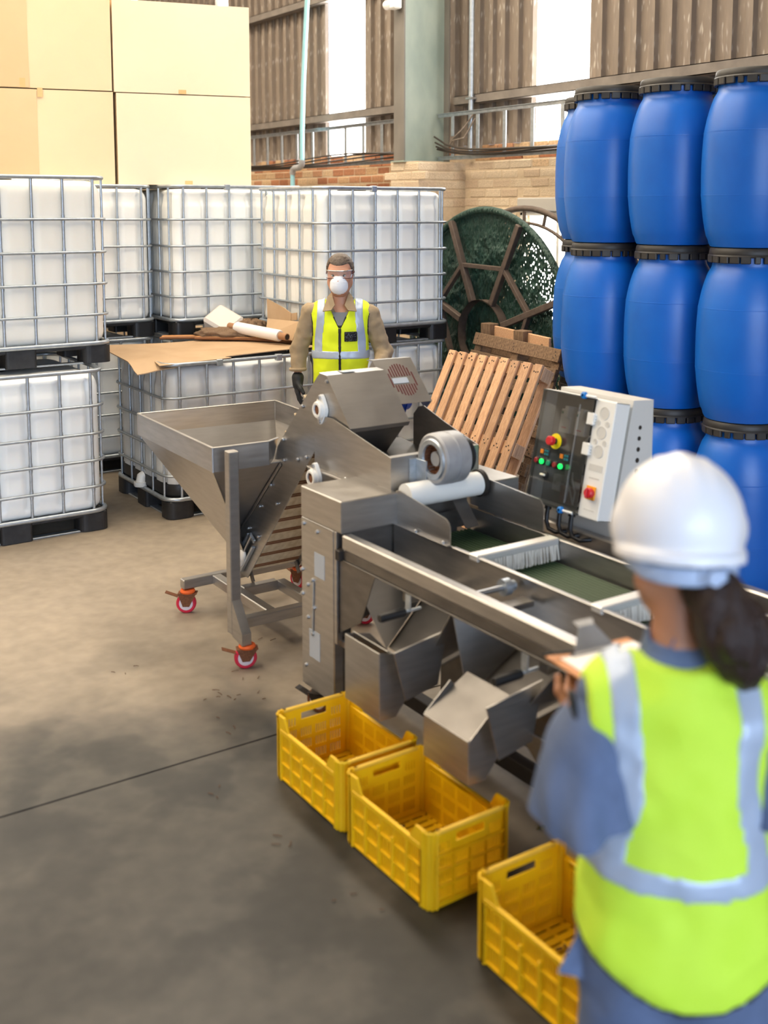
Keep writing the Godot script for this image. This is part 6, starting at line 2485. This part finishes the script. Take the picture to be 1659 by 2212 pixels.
	for q: float in [-1.0, 1.0]:
		mb = Mb.new()
		nets(mb, func(p: Vector3) -> float:
			var x := 0.118 + 0.018 * smoothstep(1.45, 1.25, p.y)
			return maxf(shape.call(p, 0.003), maxf(absf(p.x * q - x) - 0.026, 1.17 - p.y)), v3(0.118 * q - 0.07, 1.15, -0.24), v3(0.118 * q + 0.07, 1.56, 0.22), 0.007)
		obj("reflective_strap", mb, M.tape_silver, ve)
	mb = Mb.new()
	nets(mb, func(p: Vector3) -> float: return maxf(shape.call(p, 0.004), maxf(absf(p.x) - 0.0095, maxf(p.z, p.y - 1.36))), v3(-0.03, 0.94, -0.24), v3(0.03, 1.38, 0.0), 0.005)
	obj("zip", mb, M.trim_black, ve)
	for q: float in [-1.0, 1.0]:
		mb = Mb.new()
		nets(mb, func(p: Vector3) -> float:
			var dd: float = absf((p.y - 1.355) * 0.52 - absf(p.x)) - 0.006
			return maxf(maxf(vest.call(p) - 0.0025, dd), maxf(maxf(p.z + 0.04, p.y - 1.43), maxf(1.345 - p.y, -p.x * q))), v3(0.05 * q - 0.07, 1.33, -0.24), v3(0.05 * q + 0.07, 1.46, 0.0), 0.005)
		obj("neck_trim", mb, M.trim_black, ve)
		mb = Mb.new()
		nets(mb, func(p: Vector3) -> float:
			var e: float = absf((v3(p.x - 0.232 * q, (p.y - 1.38) * 0.55, p.z * 0.8)).length() - 0.073) - 0.0045
			return maxf(maxf(vest.call(p) - 0.002, e), absf(p.x) - 0.20), v3(0.19 * q - 0.06, 1.22, -0.22), v3(0.19 * q + 0.06, 1.56, 0.2), 0.006)
		obj("arm_trim", mb, M.trim_black, ve)
	mb = Mb.new()
	nets(mb, func(p: Vector3) -> float: return maxf(maxf(vest.call(p) - 0.006, absf(p.x + 0.068) - 0.040), maxf(absf(p.y - 1.305) - 0.031, p.z)), v3(-0.125, 1.26, -0.24), v3(-0.015, 1.35, -0.04), 0.005)
	var pk := M.black.duplicate() as StandardMaterial3D
	pk.roughness = 0.16
	pk.normal_enabled = true
	var nt := ntex(noise(0.02, 3, 24), [])
	nt.as_normal_map = true
	nt.bump_strength = 14.0
	pk.normal_texture = nt
	pk.uv1_triplanar = true
	pk.uv1_scale = v3(12, 12, 12)
	obj("badge_pocket", mb, pk, ve)
	# gloves
	for k in 2:
		var gl := Sdf.new()
		if k == 0:
			hand_bones(gl, ra[2], v3(0.02, -0.99, -0.10).normalized(), v3(-0.95, 0, -0.25).normalized(), v3(-0.25, -0.1, -0.95).normalized(), [0.28, 0.32, 0.36, 0.4], 1.02)
			gl.add(ra[2] + v3(0, 0.012, 0.006), ra[2] + v3(0, -0.03, 0), 0.036, 0.030, 0.02)
		else:
			hand_bones(gl, la[2], v3(0.25, -0.2, -0.94).normalized(), v3(0.1, -0.97, 0.2).normalized(), v3(0.95, 0.05, 0.25).normalized(), [0.35, 0.4, 0.4, 0.4], 1.06)
			gl.add(la[2] + v3(-0.01, 0.015, 0.05), la[2], 0.036, 0.032, 0.02)
		mb = Mb.new()
		var lo: Vector3 = v3(0.17, 0.78, -0.14) if k == 0 else v3(-0.34, 0.98, -0.46)
		var hi: Vector3 = v3(0.36, 1.10, 0.08) if k == 0 else v3(-0.08, 1.19, -0.10)
		nets(mb, func(p: Vector3) -> float: return gl.d(p) - 0.0025, lo, hi, 0.005)
		obj("glove", mb, M.glove, t)
	# dust mask
	var mk := Sdf.new()
	var mc := hc + hb * v3(0, -0.050, -0.082)
	mk.add(mc + hb * v3(0, 0.004, 0.008), mc + hb * v3(0, -0.022, 0.010), 0.046, 0.048, 0.04, v3(0.86, 1.0, 1.0))
	mk.add(mc + hb * v3(0, 0.030, -0.008), mc, 0.018, 0.03, 0.04)
	mb = Mb.new()
	nets(mb, func(p: Vector3) -> float: return maxf(mk.d(p) - 0.0012 * sin(p.y * 700.0) * smoothstep(1.68, 1.64, p.y), (hb.inverse() * (p - hc)).z + 0.060), mc - v3(0.08, 0.09, 0.09), mc + v3(0.08, 0.09, 0.09), 0.0042)
	var ms := obj("dust_mask", mb, M.mask, t)
	mb = Mb.new()
	for q: float in [-1.0, 1.0]:
		mb.tube(pv([hc + hb * v3(0.048 * q, -0.028, -0.075), hc + hb * v3(0.072 * q, -0.012, -0.045), hc + hb * v3(0.084 * q, 0.018, 0.0)]), 0.003, 6)
		mb.tube(pv([hc + hb * v3(0.045 * q, -0.072, -0.070), hc + hb * v3(0.068 * q, -0.078, -0.02), hc + hb * v3(0.062 * q, -0.082, 0.05)]), 0.003, 6)
	obj("mask_strap", mb, M.mask, ms)
	# goggles
	mb = Mb.new()
	var gg := []
	for i in 21:
		var a := deg_to_rad(-68.0 + 136.0 * i / 20.0)
		var rowp := PackedVector3Array()
		for j in 5:
			var yy := 0.027 - 0.050 * j / 4.0
			yy += 0.008 * (1.0 - absf(sin(a))) * (1.0 if j > 2 else 0.0)
			rowp.append(hc + hb * v3(sin(a) * 0.087, yy + 0.004, -0.022 - cos(a) * 0.088))
		gg.append(rowp)
	mb.grid(gg, false, func(q: Vector3) -> Vector3: return q - hc)
	var go := obj("goggles", mb, M.glass, t)
	mb = Mb.new()
	var topl := PackedVector3Array()
	var botl := PackedVector3Array()
	for r: PackedVector3Array in gg:
		topl.append(r[0])
		botl.append(r[4])
	mb.tube(topl, 0.0035, 6)
	obj("goggle_frame", mb, M.chrome, go)
	mb = Mb.new()
	mb.tube(botl, 0.0018, 6)
	for q: float in [-1.0, 1.0]:
		mb.bar(hc + hb * v3(0.081 * q, 0.012, -0.055), hc + hb * v3(0.088 * q, 0.014, 0.02), 0.004, 0.013, Vector3.UP, 0.001)
	obj("goggle_arm", mb, M.slot, go)


func worker_woman() -> void:
	var at := v3(1.538, 0, -1.316)
	var t := thing("person", "person in a white helmet and lime vest seen from behind, with a dark ponytail", "person", at)
	t.rotation.y = deg_to_rad(-33.9)
	origin[t] = Vector3.ZERO
	var hc := v3(0.004, 1.462, -0.03)
	var hb := Basis.from_euler(Vector3(deg_to_rad(-10), deg_to_rad(0), deg_to_rad(-2)))
	var torso := Sdf.new()
	torso.add(v3(0.0, 1.09, 0.0), v3(0.01, 0.96, 0.0), 0.150, 0.135, 0.07, v3(1.0, 1, 1.45))
	torso.add(v3(0.01, 0.94, 0), v3(0.02, 0.74, 0.0), 0.138, 0.172, 0.08, v3(1.0, 1, 1.35))
	torso.add(v3(-0.112, 1.180, 0.005), v3(0.118, 1.180, 0.005), 0.052, 0.052, 0.07)
	torso.add(v3(0, 1.21, 0.012), v3(0, 1.31, 0.0), 0.062, 0.046, 0.06)
	var legs := Sdf.new()
	legs.add(v3(0.02, 0.80, 0), v3(0.02, 0.74, 0), 0.155, 0.165, 0.05, v3(1, 1, 1.3))
	for q: float in [-1.0, 1.0]:
		legs.add(v3(0.02 + 0.088 * q, 0.74, 0), v3(0.02 + 0.095 * q, 0.42, -0.01), 0.092, 0.066, 0.035)
		legs.add(v3(0.02 + 0.095 * q, 0.42, -0.01), v3(0.02 + 0.10 * q, 0.09, 0.01), 0.060, 0.042, 0.03)
	var la := [v3(-0.165, 1.165, 0.005), v3(-0.185, 0.985, 0.055), v3(-0.125, 1.030, -0.265)]
	var ra := [v3(0.172, 1.165, 0.005), v3(0.205, 0.975, 0.0), v3(0.105, 1.07, -0.22)]
	var body := Sdf.new()
	for s: Sdf in [torso, legs]:
		for i in s.A.size():
			body.add(s.A[i], s.A[i] + s.D[i] / s.S[i], s.R[i] - 0.01, s.R[i] + s.Q[i] - 0.01, s.K[i], s.S[i])
	for a: Array in [la, ra]:
		body.add(a[0], a[1], 0.044, 0.035, 0.04)
		body.add(a[1], a[2], 0.034, 0.025, 0.02)
	body.add(v3(0, 1.27, 0.015), v3(0.002, 1.40, -0.015), 0.050, 0.047, 0.03)
	for q: float in [-1.0, 1.0]:
		body.add(v3(0.02 + 0.10 * q, 0.045, 0.02), v3(0.02 + 0.11 * q, 0.03, -0.12), 0.036, 0.028, 0.03)
	var mb := Mb.new()
	nets(mb, func(p: Vector3) -> float: return maxf(body.d(p), p.y - 1.345), v3(-0.36, -0.02, -0.34), v3(0.36, 1.38, 0.24), 0.014)
	var head := Sdf.new()
	head_bones(head, hc, hb, 1.0)
	head.add(v3(0, 1.30, 0.010), v3(0.003, 1.41, -0.015), 0.0475, 0.047, 0.03)
	nets(mb, func(p: Vector3) -> float: return maxf(head.d(p), 1.325 - p.y), v3(-0.11, 1.31, -0.18), v3(0.12, 1.60, 0.10), 0.0045)
	var hand := Sdf.new()
	hand_bones(hand, la[2], v3(0.15, 0.05, -0.98).normalized(), v3(0.25, 0.96, 0.05).normalized(), v3(-0.95, 0.25, -0.1).normalized(), [0.25, 0.25, 0.28, 0.3], 0.95, 0.5)
	hand_bones(hand, ra[2], v3(-0.45, 0.1, -0.88).normalized(), v3(-0.2, -0.95, 0.1).normalized(), v3(-0.85, 0.1, 0.45).normalized(), [0.5, 0.55, 0.6, 0.6], 0.95, 0.4)
	nets(mb, func(p: Vector3) -> float: return hand.d(p), v3(-0.24, 0.97, -0.50), v3(0.0, 1.15, -0.22), 0.005)
	nets(mb, func(p: Vector3) -> float: return hand.d(p), v3(-0.06, 0.98, -0.42), v3(0.17, 1.16, -0.17), 0.006)
	obj("body", mb, M.skin_warm, t)
	face_parts(hc, hb, t)
	# hair under the helmet, tied into a loose tail over the right shoulder
	var n := noise(30.0, 3, 31)
	mb = Mb.new()
	var hairf := func(p: Vector3) -> float:
		var q := hb.inverse() * (p - hc)
		var e := (v3(q.x * 1.05, q.y - 0.03, q.z - 0.012)).length() - 0.094 - 0.003 * n.get_noise_3dv(p)
		var line := 0.075 if q.z < -0.04 else (-0.005 if q.z < 0.02 else -0.055)
		return maxf(e, line - q.y)
	nets(mb, hairf, v3(-0.12, 1.35, -0.16), v3(0.13, 1.60, 0.12), 0.005)
	var tail := Sdf.new()
	tail.add(v3(0.020, 1.415, 0.056), v3(0.050, 1.41, 0.080), 0.026, 0.040, 0.03)
	tail.add(v3(0.050, 1.41, 0.080), v3(0.070, 1.36, 0.095), 0.046, 0.060, 0.04)
	tail.add(v3(0.070, 1.36, 0.095), v3(0.088, 1.312, 0.10), 0.060, 0.046, 0.03)
	tail.add(v3(0.088, 1.312, 0.10), v3(0.096, 1.285, 0.10), 0.036, 0.018, 0.03)
	var n2 := noise(26.0, 3, 32)
	nets(mb, func(p: Vector3) -> float: return tail.d(p) - 0.012 * n2.get_noise_3dv(p * v3(1, 0.3, 1)), v3(-0.02, 1.17, 0.0), v3(0.19, 1.47, 0.22), 0.006)
	obj("hair", mb, M.hair_dark, t)
	mb = Mb.new()
	mb.tube(pv([v3(0.035, 1.418, 0.068), v3(0.05, 1.40, 0.10), v3(0.055, 1.378, 0.085)]), 0.012, 8)
	obj("hair_tie", mb, M.trim_black, t)
	# helmet
	var hh := hc + hb * v3(0, 0.062, 0.006)
	mb = Mb.new()
	var shell := func(p: Vector3) -> float:
		var q := hb.inverse() * (p - hh)
		var d := (q * v3(1.0, 0.94, 0.90)).length() - 0.116
		# three ridges over the crown, ear-side bosses, raised brim
		var up := clampf((q.y - 0.02) * 12.0, 0, 1)
		d -= 0.0028 * up * (smoothstep(0.020, 0.006, absf(q.x)) + smoothstep(0.012, 0.002, absf(absf(q.x) - 0.042)) * 0.6)
		var brim := absf(q.y + 0.058) - 0.010
		var rb := (v3(q.x, 0, q.z) * v3(1.0, 1, 0.90)).length() - 0.1185
		if q.z < -0.02:
			rb -= 0.25 * maxf(-q.z - 0.06, 0.0)
		var bd := maxf(brim, rb)
		var k := 0.012
		var h := maxf(k - absf(d - bd), 0.0)
		d = minf(d, bd) - h * h * 0.25 / k
		for s: float in [-1.0, 1.0]:
			var bo := ((q - v3(0.108 * s, -0.012, -0.005)) * v3(1.7, 0.8, 0.8)).length() - 0.030
			h = maxf(0.012 - absf(d - bo), 0.0)
			d = minf(d, bo) - h * h * 0.25 / 0.012
		var inner := (q * v3(1.0, 0.94, 0.90)).length() - 0.099
		return maxf(maxf(d, -inner if q.y < 0.06 else -1.0), -0.070 - q.y)
	nets(mb, shell, hh - v3(0.16, 0.11, 0.19), hh + v3(0.16, 0.15, 0.16), 0.0055)
	var he := obj("helmet", mb, M.helmet, t)
	mb = Mb.new()
	var ring := func(p: Vector3) -> float:
		var q := hb.inverse() * (p - hh)
		var d := absf((v3(q.x, 0, q.z) * v3(1.0, 1, 0.88)).length() - 0.101) - 0.0035
		return maxf(maxf(d, absf(q.y + 0.062 + 0.026 * clampf(q.z * 11.0, -0.2, 1.0)) - 0.017), -0.03 - q.z)
	nets(mb, ring, hh - v3(0.13, 0.13, 0.14), hh + v3(0.13, -0.03, 0.14), 0.0055)
	obj("head_band", mb, M.strap_blue, he)
	mb = Mb.new()
	mb.box(hh + hb * v3(0.028, -0.086, 0.118), v3(0.05, 0.03, 0.012), 0.004, hb)
	mb.rod(hh + hb * v3(0.028, -0.086, 0.12), hh + hb * v3(0.028, -0.086, 0.136), 0.013, 14)
	obj("ratchet_knob", mb, M.strap_blue, he)
	# trousers, shoes
	mb = Mb.new()
	var lf := cloth(legs, 0.016, noise(7.0, 3, 33), 0.014)
	nets(mb, func(p: Vector3) -> float: return maxf(lf.call(p), maxf(0.05 - p.y, p.y - 0.86)), v3(-0.26, 0.02, -0.22), v3(0.30, 0.88, 0.22), 0.015)
	obj("trousers", mb, M.slate, t)
	for q: float in [-1.0, 1.0]:
		var bt := Sdf.new()
		bt.add(v3(0.02 + 0.10 * q, 0.045, 0.03), v3(0.02 + 0.112 * q, 0.035, -0.14), 0.048, 0.040, 0.03)
		mb = Mb.new()
		nets(mb, func(p: Vector3) -> float: return maxf(bt.d(p), -p.y), v3(0.02 + 0.10 * q - 0.09, -0.01, -0.22), v3(0.02 + 0.10 * q + 0.09, 0.12, 0.11), 0.012)
		obj("shoe", mb, M.trim_black, t)
	# slate shirt: body, wide sleeves hanging to the elbow, collar
	var tf := cloth(torso, 0.012, noise(6.0, 3, 34), 0.012)
	mb = Mb.new()
	nets(mb, func(p: Vector3) -> float:
		var d: float = tf.call(p)
		var neck := (v3(p.x, 0, p.z + 0.005)).length() - 0.053
		d = maxf(d, -maxf(neck, 1.25 - p.y))
		return maxf(d, maxf(0.655 - p.y, p.y - 1.345)), v3(-0.26, 0.62, -0.24), v3(0.28, 1.37, 0.24), 0.012)
	var sh := obj("shirt", mb, M.slate, t)
	for a: Array in [la, ra]:
		var q: float = signf(a[0].x)
		var top: Vector3 = v3(0.128 * q, 1.205, 0.004)
		var hem: Vector3 = v3(0.174 * q, 0.995, 0.070 if q < 0.0 else 0.0)
		var layers := []
		for lay in 2:
			var g := []
			for i in 60:
				var an := TAU * i / 60.0
				var row := PackedVector3Array()
				for jj in 15:
					var u := jj / 14.0
					var c := top.lerp(hem, u) + v3(0.020 * q * sin(PI * u), 0, 0)
					var r := lerpf(0.058, 0.090, smoothstep(0.0, 1.0, u)) + 0.012 * sin(PI * clampf(u * 2.0, 0, 1)) - 0.004 * lay
					r += u * u * (0.012 * sin(an * 4.0 + 0.7) + 0.007 * sin(an * 7.0 + 2.0)) + 0.003 * sin(an * 3.0 + u * 9.0)
					row.append(c + v3(cos(an) * r, -0.02 * u * cos(an) * q * 0.0 + 0.01 * sin(an * 2.0) * u, sin(an) * r))
				g.append(row)
			layers.append(g)
		mb = Mb.new()
		var mid := (top + hem) / 2.0
		mb.grid(layers[0], true, func(p: Vector3) -> Vector3: return (p - mid) * v3(1, 0.1, 1))
		mb.grid(layers[1], true, func(p: Vector3) -> Vector3: return (mid - p) * v3(1, 0.1, 1))
		for i in 60:
			var k := (i + 1) % 60
			mb.quad(layers[0][i][14], layers[0][k][14], layers[1][k][14], layers[1][i][14], Vector3.DOWN)
		mb.ball(top, v3(0.058, 0.050, 0.058), 20)
		obj("sleeve", mb, M.slate, sh)
	mb = Mb.new()
	mb.prism(PackedVector2Array([Vector2(-0.178, 0.745), Vector2(-0.214, 0.668), Vector2(-0.150, 0.652), Vector2(-0.08, 0.665), Vector2(-0.08, 0.745)]), v3(0, 0, 0.03), Vector3.RIGHT, Vector3.UP, v3(0.0, 0.0, 0.006))
	obj("shirt_tail", mb, M.slate, sh)
	mb = Mb.new()
	nets(mb, func(p: Vector3) -> float:
		var d := absf((v3(p.x, 0, p.z + 0.002)).length() - 0.064 + (p.y - 1.28) * 0.35) - 0.006
		return maxf(d, absf(p.y - 1.28) - 0.034), v3(-0.10, 1.22, -0.10), v3(0.10, 1.34, 0.10), 0.006)
	obj("collar", mb, M.slate, sh)
	# vest
	var vf := cloth(torso, 0.030, noise(4.5, 3, 36), 0.020)
	var shape := func(p: Vector3, o: float) -> float:
		var d: float = vf.call(p) - o
		for q: float in [-1.0, 1.0]:
			var e := (v3(p.x - 0.235 * q, (p.y - 1.075) * 0.50, p.z * 0.7)).length() - 0.072
			d = maxf(d, -e)
		if p.z < 0.0:
			d = maxf(d, ((p.y - 1.08) * 0.5 - absf(p.x)) * 0.85)
		else:
			d = maxf(d, (p.y - 1.272 - sqrt(p.x * p.x + 0.0012) * 0.22) * 0.9)
		d = maxf(d, absf(p.x - 0.01) - lerpf(0.182, 0.26, clampf((1.1 - p.y) * 4.0, 0, 1)))
		return maxf(d, 0.655 + 0.09 * pow(absf(p.x - 0.03) / 0.2, 2.0) - p.y)
	mb = Mb.new()
	nets(mb, func(p: Vector3) -> float: return shape.call(p, 0.0), v3(-0.28, 0.62, -0.26), v3(0.30, 1.36, 0.26), 0.010)
	var ve := obj("vest", mb, M.vest_green, t)
	mb = Mb.new()
	nets(mb, func(p: Vector3) -> float: return maxf(shape.call(p, 0.0035), absf(p.y - 0.895 - 0.02 * pow(absf(p.x - 0.03) / 0.2, 2.0)) - 0.024), v3(-0.28, 0.84, -0.26), v3(0.30, 1.02, 0.26), 0.008)
	obj("reflective_band", mb, M.tape_silver, ve)
	for q: float in [-1.0, 1.0]:
		mb = Mb.new()
		nets(mb, func(p: Vector3) -> float:
			var x := 0.112 - 0.010 * smoothstep(1.22, 1.09, p.y) + 0.03 * smoothstep(1.09, 0.92, p.y)
			return maxf(shape.call(p, 0.003), maxf(absf(p.x * q - x) - 0.026, 0.90 - p.y)), v3(0.115 * q - 0.08, 0.88, -0.26), v3(0.115 * q + 0.08, 1.36, 0.26), 0.008)
		obj("reflective_strap", mb, M.tape_silver, ve)
		mb = Mb.new()
		nets(mb, func(p: Vector3) -> float:
			var e: float = absf((v3(p.x - 0.235 * q, (p.y - 1.075) * 0.50, p.z * 0.7)).length() - 0.075) - 0.0045
			return maxf(maxf(vf.call(p) - 0.003, e), absf(p.x) - 0.24), v3(0.19 * q - 0.08, 0.96, -0.24), v3(0.19 * q + 0.08, 1.34, 0.24), 0.007)
		obj("arm_trim", mb, M.trim_black, ve)
	mb = Mb.new()
	nets(mb, func(p: Vector3) -> float:
		var hem := 0.655 + 0.09 * pow(absf(p.x - 0.03) / 0.2, 2.0)
		return maxf(vf.call(p) - 0.002, absf(p.y - hem) - 0.004), v3(-0.28, 0.63, -0.26), v3(0.30, 0.80, 0.26), 0.007)
	obj("hem_trim", mb, M.trim_black, ve)

	# the clipboard she holds
	var P1 := v3(1.678, 1.062, -1.824)
	var P2 := v3(1.880, 1.088, -1.752)
	var P3 := v3(1.570, 1.105, -1.575)
	var ux := (P2 - P1).normalized()
	var uy := (P3 - P1).normalized()
	uy = (uy - ux * ux.dot(uy)).normalized()
	var un := ux.cross(uy)
	if un.y < 0.0:
		un = -un
	var cb := thing("clipboard", "brown clipboard with white paper under a silver clip, held by the helmeted worker", "clipboard", P1)
	var at2 := func(a: float, b: float, c: float) -> Vector3: return P1 + ux * a + uy * b + un * c
	mb = Mb.new()
	mb.box(at2.call(0.105, 0.15, 0.0), v3(0.21, 0.30, 0.004), 0.001, Basis(ux, uy, un))
	obj("board", mb, M.clip_board, cb)
	mb = Mb.new()
	mb.box(at2.call(0.112, 0.172, 0.0035), v3(0.185, 0.25, 0.003), 0.0005, Basis(ux, uy, un))
	obj("paper", mb, M.paper, cb)
	mb = Mb.new()
	var bb := Basis(ux, uy, un)
	mb.box(at2.call(0.105, 0.052, 0.007), v3(0.12, 0.022, 0.004), 0.001, bb)
	mb.plate(pv([at2.call(0.055, 0.045, 0.007), at2.call(0.155, 0.045, 0.007), at2.call(0.125, 0.018, 0.055), at2.call(0.085, 0.018, 0.055)]), 0.003)
	mb.plate(pv([at2.call(0.085, 0.018, 0.055), at2.call(0.125, 0.018, 0.055), at2.call(0.130, -0.002, 0.065), at2.call(0.080, -0.002, 0.065)]), 0.003)
	mb.rod(at2.call(0.07, 0.03, 0.02), at2.call(0.14, 0.03, 0.02), 0.006, 10)
	mb.plate(pv([at2.call(0.06, 0.045, 0.006), at2.call(0.15, 0.045, 0.006), at2.call(0.14, 0.008, 0.006), at2.call(0.07, 0.008, 0.006)]), 0.003)
	obj("clip", mb, M.grey_cast, cb)
	var pen := thing("pen", "slim black pen hooked through the clipboard's silver clip", "pen", at2.call(0.05, 0.03, 0.012))
	mb = Mb.new()
	mb.rod(at2.call(-0.015, 0.03, 0.016), at2.call(0.055, 0.05, 0.013), 0.004, 8)
	obj("barrel", mb, M.black, pen)


func scraps() -> void:
	rng.seed = 17
	var twigs := [v3(2.0, 0, -4.15), v3(2.05, 0, -4.05), v3(1.95, 0, -4.2), v3(1.55, 0, -3.4), v3(2.12, 0, -4.3), v3(1.82, 0, -3.9), v3(1.70, 0, -4.6), v3(2.35, 0, -4.62), v3(1.62, 0, -3.0), v3(1.68, 0, -2.62)]
	var mb := Mb.new()
	for p: Vector3 in twigs:
		for k in 3:
			var a := rng.randf() * TAU
			var q := p + v3(rng.randf_range(-0.08, 0.08), 0.004, rng.randf_range(-0.08, 0.08))
			var d := v3(cos(a), 0, sin(a)) * rng.randf_range(0.006, 0.018)
			mb.tube(pv([q - d, q + v3(0, 0.003, 0.004), q + d]), 0.0015, 5)
	var o := obj(numbered("dry_stalks"), mb, M.dry, self)
	tag(o, "scattered dry stalk bits on the concrete around the machine", "debris")
	o.set_meta("kind", "stuff")
	var leaves := [v3(2.28, 0, -2.98), v3(2.40, 0, -2.62), v3(2.44, 0, -2.48), v3(2.30, 0, -3.14), v3(2.46, 0, -3.3), v3(2.34, 0, -2.82)]
	mb = Mb.new()
	for p: Vector3 in leaves:
		for k in 2:
			var a := rng.randf() * TAU
			mb.plate(pv([p + v3(-0.016, 0.004, 0), p + v3(0, 0.008, 0.008), p + v3(0.018, 0.004, 0.003), p + v3(0.002, 0.006, -0.010)]), 0.002)
			mb.box(p + v3(0.008, 0.006, 0.006), v3(0.018, 0.008, 0.012), 0.002, Basis(Vector3.UP, a))
	o = obj(numbered("dropped_leaves"), mb, M.leaf, self)
	tag(o, "few dropped leaves on the pale floor under the machine's chutes", "debris")
	o.set_meta("kind", "stuff")
	# pale strip the machine stands on


func _ready() -> void:
	stage()
	materials()
	room()
	tanks()
	cartons()
	drums()
	leaning()
	reel()
	feed_hopper()
	grader()
	control_box()
	crates()
	worker_man()
	worker_woman()
	clutter()
	wall_fittings()
	scraps()
